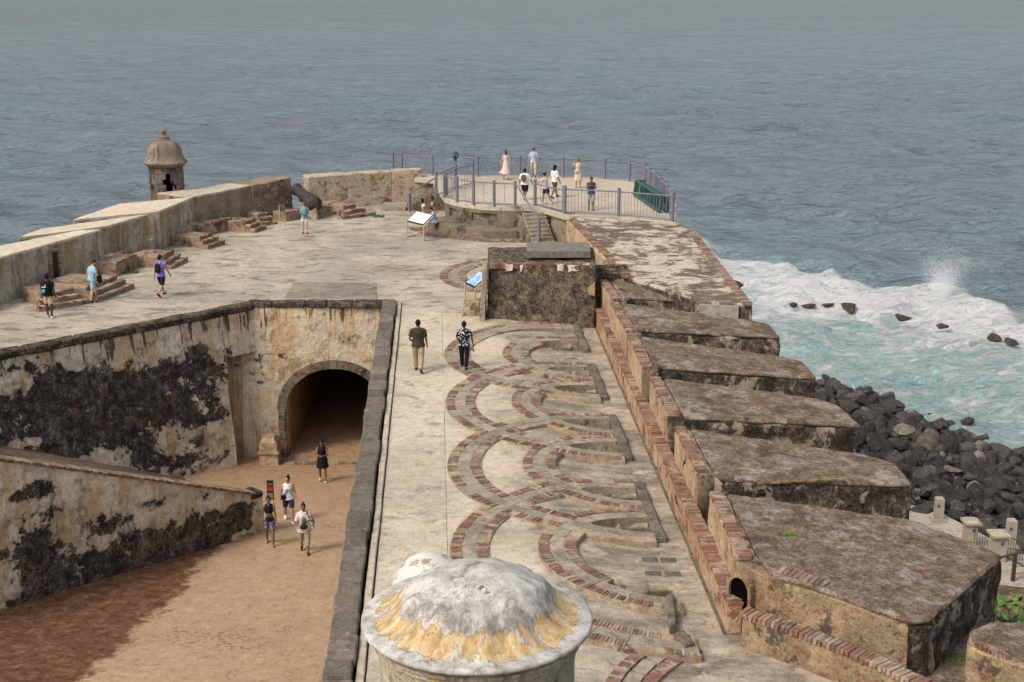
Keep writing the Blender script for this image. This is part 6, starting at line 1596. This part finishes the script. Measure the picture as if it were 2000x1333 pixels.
def person(label, at, h, face, skin=(.30, .17, .10), legs=((0, 0), (0, 0)), arms=((0, 8, 10), (0, 8, 10)), lean=0, head=(0, 0), top=None, sleeve=.62, bottom=None, blen=.55, dress=None, dlen=.62, shoe=(.02, .02, .02), hair=((.02, .015, .012), 'short'), build=1.0, seat=False, female=False, extra=None, cap=None, loose=1.0, toplen=0.0):
    """legs: (thigh forward, knee bend) per side; arms: (forward, outward, elbow bend); head: (yaw, nod); degrees. at: ground point"""
    S_ = h / 1.75
    root = empty('person', at, -R(face), label, 'person', 'visitors of the fort')
    root['category'] = 'person'
    def V3(x, y, z): return Vector((x, y, z)) * S_
    Lm = Matrix.Rotation(-R(lean), 3, 'X')
    hip = V3(0, 0, .92)
    def tor(x, y, z): return hip + Lm @ V3(x, y, z - .92)
    hw = .10 if not female else .105; sw = (.185 if not female else .163) * (1 + (build - 1) * .5)
    J = {}
    low = []
    for i, sx in ((0, -1), (1, 1)):
        th, kn = R(legs[i][0]), R(legs[i][1]); hp = hip + V3(sx * hw, 0, -.02)
        kd = Vector((sx * .02, math.sin(th), -math.cos(th))); kne = hp + kd * .42 * S_
        a2 = th - kn; ank = kne + Vector((0, math.sin(a2), -math.cos(a2))) * .41 * S_
        pit = max(0, -a2) * .7 if not seat else 0
        fd = Vector((sx * .08, math.cos(pit), -math.sin(pit))); toe = ank + fd * .15 * S_ + Vector((0, 0, -.055 * S_)); heel = ank - fd * .05 * S_ + Vector((0, 0, -.055 * S_ + math.sin(pit) * .06 * S_))
        J[i] = (hp, kne, ank, toe, heel); low.append(min(toe.z, heel.z) - .03 * S_)
        ar = arms[i]; a_, b_, e_ = R(ar[0]), R(ar[1]), R(ar[2]); inw = R(ar[3]) if len(ar) > 3 else 0
        sh = tor(sx * sw, 0, 1.395); ud = Lm @ Vector((sx * math.sin(b_), math.sin(a_) * math.cos(b_), -math.cos(a_) * math.cos(b_)))
        el = sh + ud * .285 * S_; fa_ = a_ + e_
        fd2 = Lm @ Vector((sx * math.sin(b_ * .6) * math.cos(inw) - sx * math.sin(inw), math.sin(fa_) * math.cos(inw), -math.cos(fa_) * math.cos(inw))); wr = el + fd2.normalized() * .25 * S_
        J['a%d' % i] = (sh, el, wr, fd2.normalized())
    dz = -min(low)
    up = Vector((0, 0, dz))
    for k in list(J): J[k] = tuple((q + up) if not (isinstance(k, str) and n_ == 3) else q for n_, q in enumerate(J[k]))
    hip = hip + up
    def ringT(z, rx, ry, oy=0.0): return (tor(0, oy, z), rx * S_, ry * S_, Lm)
    B_ = build; fb = female
    TOR = [(.86, .13 if not fb else .145, .095), (.92, .155 if not fb else .168, .115), (1.0, .15 if not fb else .15, .108), (1.08, .138 if not fb else .122, .098), (1.18, .148 if not fb else .128, .105), (1.30, .165 if not fb else .142, .118 if not fb else .128), (1.39, .165 if not fb else .14, .105), (1.45, .11, .08)]
    mb = MB()
    loft(mb, [ringT(z, rx * B_, ry * B_) for z, rx, ry in TOR])
    mb.tube([tor(0, -.005, 1.42), tor(0, .005, 1.50), tor(0, .015, 1.56)], [.062 * S_, .052 * S_, .05 * S_], 10)
    for sx in (-1, 1): mb.tube([tor(0, -.012, 1.475), tor(sx * sw * .55, -.008, 1.432), tor(sx * sw, 0, 1.40)], [.05 * S_, .048 * S_, .05 * S_], 10)
    Hm = Lm @ Matrix.Rotation(R(head[0]), 3, 'Z') @ Matrix.Rotation(-R(head[1]), 3, 'X'); hc = tor(0, .02 + .03 * math.sin(R(head[1])), 1.635)
    def hp_(x, y, z): return hc + Hm @ (Vector((x, y, z)) * S_)
    mb.ell(hc, (.076 * S_, .096 * S_, .112 * S_), 16, 12, Hm); mb.ell(hp_(0, .028, -.06), (.056 * S_, .068 * S_, .058 * S_), 12, 8, Hm)
    mb.ell(hp_(0, .098, -.012), (.014 * S_, .022 * S_, .024 * S_), 8, 6, Hm); mb.ell(hp_(0, .09, -.058), (.024 * S_, .012 * S_, .010 * S_), 8, 6, Hm)
    for sx in (-1, 1): mb.ell(hp_(sx * .08, -.005, -.01), (.012 * S_, .022 * S_, .034 * S_), 8, 6, Hm)
    for i, sx in ((0, -1), (1, 1)):
        hp, kne, ank, toe, heel = J[i]
        mb.tube([hp + Vector((0, 0, .05 * S_)), hp.lerp(kne, .3), kne.lerp(hp, .12), kne, kne.lerp(ank, .3), ank.lerp(kne, .2), ank], [.088 * S_ * B_, .082 * S_ * B_, .06 * S_, .056 * S_, .06 * S_, .042 * S_, .038 * S_], 12)
        mb.tube([ank, heel.lerp(toe, .25) + Vector((0, 0, .02 * S_)), toe], [.036 * S_, .04 * S_, .028 * S_], 10)
        sh, el, wr, fd = J['a%d' % i]
        mb.tube([sh + (tor(0, 0, 1.40) - tor(sx * sw, 0, 1.40)) * .3, sh, sh.lerp(el, .4), el, el.lerp(wr, .3), wr], [.055 * S_, .054 * S_ * B_, .047 * S_ * B_, .038 * S_, .039 * S_, .027 * S_], 10)
        side = fd.cross(Vector((1, 0, .1))).normalized()
        pc = wr + fd * .05 * S_; mb.ell(pc, (.024 * S_, .036 * S_, .05 * S_), 10, 8, fd.to_track_quat('Z', 'Y').to_matrix())
        inn = Vector((-sx, 0, 0))
        for q, (off, ln) in enumerate(((-.030, .070), (-.010, .082), (.010, .078), (.029, .062))):
            b0 = pc + fd * .025 * S_ + side * off * S_; b1 = b0 + fd * ln * .55 * S_ + inn * .006 * S_; b2 = b1 + (fd * .45 + inn * .38) * ln * S_; mb.tube([b0, b1, b2], [.0095 * S_, .009 * S_, .008 * S_], 6)
        t0 = pc - fd * .015 * S_ + side * .028 * S_; mb.tube([t0, t0 + (side * .8 + fd * .7 + inn * .2) * .032 * S_, t0 + (side * .8 + fd * 1.5 + inn * .4) * .042 * S_], [.012 * S_, .0105 * S_, .009 * S_], 6)
    bo = ob('body', mb.v, mb.f, skinm(skin), root); fuse(bo, .0115 * S_, 2)
    # eyes
    for sx in (-1, 1):
        e = MB(); e.ell(hp_(sx * .03, .088, .008), (.012 * S_, .008 * S_, .008 * S_), 8, 6, Hm); ob('eye', e.v, e.f, M['black'], bo)
    # hair
    hcol, hst = hair
    if hst != 'none':
        e = MB(); e.ell(hp_(0, -.018, .022), (.088 * S_, .098 * S_, .106 * S_), 16, 12, Hm); e.ell(hp_(0, -.055, -.03), (.072 * S_, .055 * S_, .075 * S_), 12, 8, Hm)
        if hst == 'long': loft(e, [(hp_(0, -.045, .03), .085 * S_, .06 * S_, Hm), (hp_(0, -.075, -.12), .085 * S_, .045 * S_, Hm), (hp_(0, -.085, -.30), .075 * S_, .04 * S_, Hm), (hp_(.01, -.085, -.44), .04 * S_, .025 * S_, Hm)])
        if hst == 'bun': e.ell(hp_(0, -.075, .115), (.046 * S_, .046 * S_, .042 * S_), 10, 8)
        if hst == 'pony': e.tube([hp_(0, -.09, .04), hp_(.02, -.15, .02), hp_(.03, -.19, -.05)], [.035 * S_, .04 * S_, .02 * S_], 8)
        if hst == 'dread':
            for k in range(9):
                a = -1.2 + .3 * k; e.tube([hp_(.07 * math.sin(a), -.06 * math.cos(a), .03), hp_(.10 * math.sin(a), -.10 * math.cos(a), -.1), hp_(.10 * math.sin(a), -.12 * math.cos(a), -.30)], [.02 * S_, .02 * S_, .014 * S_], 6)
        ho = ob('hair', e.v, e.f, cloth(hcol, .7), root); fuse(ho, .013 * S_, 2)
        if hst not in ('long', 'dread'): pass
    if cap:
        e = MB(); e.ell(hp_(0, -.012, .055), (.092 * S_, .108 * S_, .085 * S_), 14, 8, Hm); q = hp_(0, .13, .045); e.ell(q, (.075 * S_, .075 * S_, .012 * S_), 12, 6, Hm); fuse(ob('cap', e.v, e.f, cloth(cap), root), .012 * S_, 2)
    g = .018 * S_
    def torso_cloth(e, z0, z1, grow=1.0):
        rings = [ringT(z, (rx * B_ + .020 * grow), (ry * B_ + .020 * grow)) for z, rx, ry in TOR if z0 - .001 <= z <= z1]
        loft(e, rings)
    if top is not None:
        e = MB(); z0 = .86 - toplen
        rr = [ringT(z0 if z0 < .86 else .86, (.205 if not fb else .205) * B_ * (1 + (loose - 1) * .5), .142 * B_ * (1 + (loose - 1) * .5))] + [ringT(z, max(rx, (.185 if z < .95 else .155) if not fb else (.185 if z < .95 else .135)) * B_ * (1 + (loose - 1) * .6) + .018, ry * B_ * (1 + (loose - 1) * .6) + .018) for z, rx, ry in TOR[1:]]
        if toplen < 0: rr = [ringT(z, rx * B_ + .012, ry * B_ + .012) for z, rx, ry in TOR if z > .86 - toplen]
        loft(e, rr)
        for sx in (-1, 1): e.tube([tor(0, -.012, 1.465), tor(sx * sw * .55, -.008, 1.43), tor(sx * sw * (1 if sleeve > 0 else .72), 0, 1.40)], [.055 * S_, .058 * S_, .060 * S_], 10)
        for i, sx in ((0, -1), (1, 1)):
            sh, el, wr, fd = J['a%d' % i]
            if sleeve > 0:
                k = min(1, sleeve); pts = [sh + (tor(0, 0, 1.41) - tor(sx * sw, 0, 1.41)) * .35, sh, sh.lerp(el, k)]; rd = [.058 * S_, .064 * S_ * B_, .064 * S_ * B_ * loose]
                if sleeve > 1: pts.append(el.lerp(wr, sleeve - 1)); rd.append(.055 * S_)
                e.tube(pts, rd, 12)
            else: e.tube([sh + (tor(0, 0, 1.41) - tor(sx * sw, 0, 1.41)) * .55, sh + (tor(0, 0, 1.41) - tor(sx * sw, 0, 1.41)) * .1], [.065 * S_, .058 * S_], 10)
        m_ = top if isinstance(top, bpy.types.Material) else cloth(top)
        fuse(ob('shirt', e.v, e.f, m_, root), .017 * S_, 3)
    if bottom is not None:
        e = MB(); loft(e, [ringT(z, rx * B_ + .018, ry * B_ + .018) for z, rx, ry in TOR[:4]])
        for i in (0, 1):
            hp, kne, ank, toe, heel = J[i]; k = blen
            pts = [hp + Vector((0, 0, .02 * S_)), hp.lerp(kne, .35)]; rd = [.094 * S_ * B_, .098 * S_ * B_]
            if k <= 1: pts.append(hp.lerp(kne, k)); rd.append((.098 if k < .8 else .088) * S_ * B_)
            else: pts += [kne, kne.lerp(ank, k - 1)]; rd += [.082 * S_, .072 * S_]
            e.tube(pts, rd, 12)
        m_ = bottom if isinstance(bottom, bpy.types.Material) else cloth(bottom)
        fuse(ob('trousers' if blen > 1 else 'shorts', e.v, e.f, m_, root), .017 * S_, 3)
    if dress is not None:
        e = MB(); torso_cloth(e, .86, 1.46, .8); kz = .92 - dlen
        c0, c1 = tor(0, 0, .95), hip + Vector((0, -.02, -dlen * S_))
        loft(e, [(c0, .165 * S_ * B_, .13 * S_ * B_, Lm), (c0.lerp(c1, .35), .20 * S_ * B_, .165 * S_, Lm), (c1, .235 * S_ * B_ * loose, .20 * S_ * loose, Lm)], 18)
        if loose > 1.15: loft(e, [(c0.lerp(c1, .5) + Vector((-.1, 0, 0)), .12, .06, Lm), (c1 + Vector((-.33, -.05, .04)), .10, .03, Lm)])
        m_ = dress if isinstance(dress, bpy.types.Material) else cloth(dress)
        fuse(ob('dress', e.v, e.f, m_, root), .017 * S_, 3)
    if shoe is not None:
        for i in (0, 1):
            hp, kne, ank, toe, heel = J[i]; e = MB(); dd = (toe - heel).normalized()
            e.tube([heel - dd * .01 * S_, heel.lerp(toe, .3), heel.lerp(toe, .75), toe + dd * .055 * S_], [.040 * S_, .048 * S_, .046 * S_, .026 * S_], 12); fuse(ob('shoe', e.v, e.f, cloth(shoe, .6), root), .013 * S_, 2)
    return dict(root=root, J=J, tor=tor, S=S_, hp=hp_, hip=hip)
def rounded(name, label, cat, pr, c, sz, mat, pitch=0, straps=None, parent_face=0, sub=()):
    """a bag carried by a person: a thing of its own, at the carrier's place"""
    r0 = pr['root']; S_ = pr['S']
    root = empty(name, r0.location, r0.rotation_euler.z, label, cat, 'bags carried by visitors')
    bm = bmesh.new(); bmesh.ops.create_cube(bm, size=1.0); bmesh.ops.subdivide_edges(bm, edges=bm.edges[:], cuts=3, use_grid_fill=True)
    for q in bm.verts:
        p = q.co * 2; n_ = (abs(p.x) ** 3.2 + abs(p.y) ** 3.2 + abs(p.z) ** 3.2) ** (1 / 3.2); q.co = p / n_ * .5
    m_ = Matrix.Translation(c) @ Matrix.Rotation(pitch, 4, 'X') @ Matrix.Diagonal((*[q * S_ for q in sz], 1)); bm.transform(m_)
    me = bpy.data.meshes.new('bag'); bm.to_mesh(me); bm.free(); me.polygons.foreach_set('use_smooth', [True] * len(me.polygons)); bg_ = link('bag', me, mat, root)
    for pts in (straps or ()):
        mb = MB(); mb.tube(pts, .014 * S_, 6); ob('strap', mb.v, mb.f, M['black'], bg_, smooth=True)
    for nm, cc, ss, mm in sub:
        mb = MB(); mb.box(cc, ss); ob(nm, mb.v, mb.f, mm, bg_)
    return root
def backpack(pr, label, mat, sz=(.28, .15, .40), sub=(), z=1.24):
    t = pr['tor']; c = t(0, -.215, z); st_ = []
    for sx in (-1, 1): st_.append([t(sx * .09, -.16, 1.40), t(sx * .10, -.02, 1.475), t(sx * .11, .12, 1.38), t(sx * .13, .135, 1.2), t(sx * .13, -.1, 1.08)])
    return rounded('backpack', label, 'backpack', pr, c, sz, mat, straps=st_, sub=[(nm, t(*cc), ss, mm) for nm, cc, ss, mm in sub])
TAN, PALE, BRN, DK = (.42, .24, .155), (.52, .33, .24), (.20, .105, .06), (.085, .045, .028)
def G(u, v, z=0.0): return P(u, v, z)
# walkers on the walkway
person('man in dark olive t-shirt and khaki trousers walking away on the pale walkway', G(818, 726), 1.83, 2, BRN, ((18, 8), (-14, 22)), ((-10, 16, 62, 25), (6, 10, 12)), top=(.055, .043, .028), sleeve=.75, bottom=(.36, .27, .17), blen=1.95, shoe=(.02, .018, .016), hair=((.012, .010, .009), 'short'), build=1.12)
pf = person('man in navy shirt with white flower print and black trousers on the gun track', G(907, 721), 1.68, 8, BRN, ((14, 4), (-12, 16)), ((-6, 10, 45, 20), (6, 16, 14)), top=floral(), sleeve=.85, bottom=(.010, .010, .012), blen=1.97, shoe=(.02, .02, .022), hair=((.012, .010, .010), 'short'), build=1.05, loose=1.1)
def bottle():
    w_ = pf['J']['a1'][2]; r0 = pf['root']; root = empty('water_bottle', r0.location, r0.rotation_euler.z, 'small water bottle with blue label in the hand of the floral shirt man', 'bottle')
    mb = MB(); c = w_ + Vector((0, .02, -.2)); mb.lathe([(.028, -.09), (.032, -.08), (.032, .05), (.014, .08), (.014, .11)], 12, c); ob('bottle', mb.v, mb.f, plain('clear_plastic', (.55, .6, .68), .2), root, smooth=True, angle=50)
    mb = MB(); mb.lathe([(.0335, -.04), (.0335, .02)], 12, c); ob('label_band', mb.v, mb.f, M['blueplate'], root)
bottle()
# left part of the terrace
pr = person('man in black t-shirt and tan shorts standing before the brick steps', G(98, 621), 1.76, 8, DK, ((4, 0), (-4, 0)), ((0, 9, 14), (0, 9, 14)), top=(.014, .015, .022), bottom=(.46, .32, .19), blen=.85, shoe=(.70, .68, .66), hair=((.012, .011, .010), 'short'), build=1.1, loose=1.05)
teal_ = plain('teal_print', (.05, .42, .42), .6); wht_ = plain('white_print', (.7, .7, .7), .6)
backpack(pr, 'black backpack with teal and white print on the man in black', cloth((.010, .010, .014)), (.34, .17, .46), sub=[('print', (-.03, -.305, 1.12), (.13, .012, .13), teal_), ('print', (.0, -.305, 1.27), (.17, .012, .035), wht_), ('print', (.06, -.300, 1.34), (.03, .012, .05), wht_)])
pr = person('man in light blue shirt and shorts looking down into his bag by the steps', G(182, 590), 1.74, 40, PALE, ((30, 28), (-10, 2)), ((-8, 14, 40, 10), (16, 10, 70, 30)), lean=10, head=(0, 38), top=(.30, .48, .56), bottom=(.34, .44, .60), blen=.85, shoe=(.05, .04, .035), hair=((.035, .022, .016), 'short'), loose=1.1)
rounded('drawstring_bag', 'black drawstring bag held by the man in light blue', 'bag', pr, pr['tor'](.17, .26, .98), (.26, .16, .36), cloth((.012, .012, .014)), straps=[[pr['tor'](.17, .26, 1.12), pr['tor'](.1, .1, 1.42)]])
pr = person('man in purple t-shirt and black shorts walking across the terrace', G(317, 579), 1.80, 18, TAN, ((24, 6), (-20, 30)), ((-14, 10, 16), (16, 12, 22)), head=(-24, 4), top=(.21, .19, .52), bottom=(.014, .013, .016), blen=.92, shoe=(.03, .022, .02), hair=((.015, .013, .012), 'short'), build=1.02)
backpack(pr, 'black drawstring backpack on the man in purple', cloth((.012, .012, .016)), (.24, .13, .40))
pr = person('woman in white shorts with blue backpack standing near the cannon', G(596, 457), 1.64, -4, PALE, ((3, 0), (-3, 0)), ((8, 12, 55, 20), (8, 12, 55, 20)), top=(.16, .30, .40), sleeve=0, bottom=(.72, .70, .69), blen=.55, shoe=(.03, .025, .02), hair=((.22, .12, .05), 'bun'), female=True)
backpack(pr, 'light blue backpack on the woman by the cannon', cloth((.13, .30, .44)), (.27, .16, .42))
# on the platform
person('woman with very long brown hair in pale summer dress on the platform', G(988, 351, PZ), 1.70, -6, PALE, ((8, 2), (-12, 14)), ((4, 14, 12), (-4, 16, 10)), dress=patchy('pale_dress', (.66, .56, .50), (.58, .46, .41), 14), dlen=.60, shoe=(.25, .13, .08), hair=((.12, .06, .035), 'long'), female=True, loose=1.2)
person('man in light blue shirt and beige shorts at the seaward railing', G(1042, 347, PZ), 1.76, 3, PALE, ((14, 4), (-16, 26)), ((4, 12, 14), (-6, 10, 10)), top=(.42, .46, .62), bottom=(.52, .42, .31), blen=.95, shoe=(.10, .07, .05), hair=((.12, .06, .04), 'short'))
pr = person('stout person in white t-shirt and black shorts walking with a brown backpack', G(1025, 391, PZ), 1.66, 22, BRN, ((20, 6), (-14, 18)), ((-6, 14, 18), (18, 18, 20)), head=(-20, 0), top=(.70, .69, .68), sleeve=.9, bottom=(.012, .012, .013), blen=.95, shoe=(.02, .018, .018), hair=((.014, .012, .011), 'short'), build=1.28)
backpack(pr, 'brown backpack on the stout person in white', patchy('bag_brown', (.10, .065, .045), (.20, .15, .11), 16), (.26, .14, .40))
person('woman in navy overalls holding the railing at the stair top', G(1066, 399, PZ), 1.62, -62, TAN, ((12, 4), (-16, 10)), ((62, 6, 14), (6, 8, 14)), lean=8, head=(0, 24), top=patchy('grey_pink', (.48, .42, .46), (.55, .50, .52), 12), dress=(.022, .024, .065), dlen=.30, shoe=(.72, .71, .70), hair=((.012, .011, .012), 'pony'), female=True, build=1.12)
person('man with long dreadlocks, black cap, white t-shirt and olive shorts', G(1083, 387, PZ), 1.74, 48, BRN, ((22, 6), (-16, 14)), ((0, 8, 12), (10, 8, 14)), top=(.68, .68, .67), sleeve=.95, bottom=(.075, .06, .035), blen=1.0, shoe=(.03, .028, .028), hair=((.014, .011, .010), 'dread'), cap=(.012, .012, .014), loose=1.15, build=1.05)
pr = person('woman in beige top and skirt taking a picture at the railing', G(1129, 368, PZ), 1.64, -14, PALE, ((2, 0), (-2, 0)), ((60, 16, 95, 30), (58, 14, 95, 30)), dress=(.60, .48, .36), dlen=.48, shoe=(.30, .2, .13), hair=((.16, .09, .04), 'bun'), female=True, build=1.1)
rounded('shoulder_bag', 'pink shoulder bag on the hip of the woman in beige', 'bag', pr, pr['tor'](-.16, -.16, 1.0), (.24, .10, .17), cloth((.62, .48, .46)))
person('man in navy tank top and light blue shorts holding a phone behind the gate panel', G(1154, 411, PZ), 1.66, 180, BRN, ((3, 0), (-3, 0)), ((20, 14, 105, 30), (22, 14, 110, 30)), head=(0, 20), top=(.055, .06, .11), sleeve=.2, bottom=(.36, .38, .50), blen=1.0, shoe=(.04, .03, .028), hair=((.014, .012, .012), 'short'), loose=1.1)
# seated on the bench
def seatpt(u, v): return P(u, v, 0.0)
person('seated woman in pink dress on the curved bench, farthest of the three', G(852, 437) + Vector((-.15, 1.1, 0)), 1.62, 255, BRN, ((88, 80), (84, 84)), ((30, 10, 50, 20), (30, 10, 50, 20)), lean=8, head=(0, 16), dress=patchy('pink_dress', (.50, .25, .20), (.60, .36, .30), 14), dlen=.12, seat=True, shoe=(.12, .08, .06), hair=((.014, .012, .012), 'bun'), female=True)
person('seated woman with white top and patterned skirt behind the map panel', G(833, 438) + Vector((-.1, .5, 0)), 1.62, 250, DK, ((88, 84), (84, 80)), ((24, 12, 60, 20), (28, 10, 50, 20)), lean=10, head=(0, 14), top=(.55, .54, .52), sleeve=.3, bottom=patchy('red_skirt', (.24, .10, .075), (.45, .28, .22), 16), blen=1.0, seat=True, shoe=(.1, .07, .05), hair=((.012, .010, .010), 'bun'), female=True)
pr = person('seated person in light blue top and pale shorts with bare legs on the bench', G(847, 453) + Vector((.1, .15, 0)), 1.66, 262, TAN, ((90, 86), (86, 82)), ((30, 8, 60, 20), (34, 8, 55, 20)), lean=16, head=(0, 26), top=(.30, .42, .60), bottom=(.36, .48, .66), blen=.6, seat=True, shoe=(.34, .20, .13), hair=((.013, .012, .012), 'short'))
rounded('lap_bag', 'dark navy bag on the lap of the seated person in blue', 'bag', pr, pr['tor'](.12, .20, 1.02), (.34, .22, .34), cloth((.012, .014, .03)))
# inside the sentry box
person('visitor in a grey shirt standing inside the sentry box doorway', Vector((D(343, 372, 72.6).x, 72.65, D(343, 384, 72.6).z)), 1.66, 150, TAN, top=(.20, .20, .27), bottom=(.05, .05, .07), blen=.9)
# lower court
def RG(u, v):
    z = -5.6
    for _ in range(6): z = ramp_z(0, P(u, v, z).y)
    return P(u, v, z)
person('woman in black tank top and black skirt walking out of the tunnel', RG(631, 941), 1.72, 176, BRN, ((12, 6), (-10, 10)), ((24, 14, 75, 40), (24, 14, 75, 40)), head=(0, 30), top=(.014, .014, .016), sleeve=0, dress=(.013, .013, .017), dlen=.34, shoe=(.30, .55, .22), hair=((.014, .012, .012), 'bun'), female=True, build=1.08)
pr = person('woman in white sleeveless top and navy shorts walking toward the ramp', RG(565, 1018), 1.70, 168, TAN, ((16, 4), (-14, 18)), ((6, 14, 12), (-6, 16, 14)), head=(-34, 4), top=(.68, .67, .70), sleeve=0, bottom=(.035, .045, .085), blen=.85, shoe=(.75, .74, .73), hair=((.014, .012, .011), 'bun'), female=True, build=1.12, loose=1.12)
t_ = pr['tor']
rounded('crossbody_bag', 'black crossbody bag on the woman in white', 'bag', pr, t_(.17, .12, .98), (.20, .09, .20), cloth((.012, .012, .014)), straps=[[t_(.16, .13, 1.06), t_(.02, .165, 1.28), t_(-.10, .08, 1.45), t_(-.08, -.1, 1.42), t_(.14, -.14, 1.05)]])
pr = person('woman in black crop top and purple patterned shorts walking up the ramp', RG(528, 1064), 1.70, 172, BRN, ((18, 4), (-12, 16)), ((6, 10, 12), (-6, 10, 14)), top=(.012, .012, .013), sleeve=0, toplen=-.22, bottom=patchy('purple_print', (.32, .26, .48), (.05, .035, .08), 15, .48), blen=.75, shoe=(.28, .14, .08), hair=((.013, .012, .011), 'bun'), female=True)
t_ = pr['tor']; rounded('waist_bag', 'black waist bag on the woman in purple shorts', 'bag', pr, t_(-.02, .15, .98), (.26, .10, .17), cloth((.012, .012, .013)))
pr = person('woman in white patterned shirt over green top with hand to her face', RG(596, 1078), 1.70, 174, BRN, ((20, 4), (-12, 20)), ((48, 10, 128, 22), (14, 16, 60, 20)), head=(0, 10), top=patchy('white_red_print', (.62, .58, .57), (.42, .30, .29), 22, .56), sleeve=.95, bottom=(.34, .30, .23), blen=1.55, shoe=(.02, .018, .018), hair=((.05, .025, .016), 'bun'), female=True, loose=1.2, build=1.08, toplen=.12)
t_ = pr['tor']; r_ = pr['root']
mb = MB(); loft(mb, [(t_(0, .115, .98), .075, .05, Matrix.Identity(3)), (t_(0, .125, 1.15), .075, .045, Matrix.Identity(3)), (t_(0, .125, 1.34), .06, .04, Matrix.Identity(3))]); ob('green_top', mb.v, mb.f, cloth((.09, .14, .04)), r_, smooth=True)
rounded('belt_bag', 'dark belt bag in front of the woman in white print', 'bag', pr, t_(.0, .19, .98), (.25, .10, .16), cloth((.035, .018, .018)))
rounded('tote_bag', 'white tote bag with green corner on the arm of the woman in print', 'bag', pr, t_(-.30, .06, 1.02), (.12, .26, .34), patchy('tote', (.60, .54, .46), (.12, .22, .10), 6, .58), straps=[[t_(-.30, .0, 1.15), t_(-.22, 0, 1.40), t_(-.30, .12, 1.15)]])
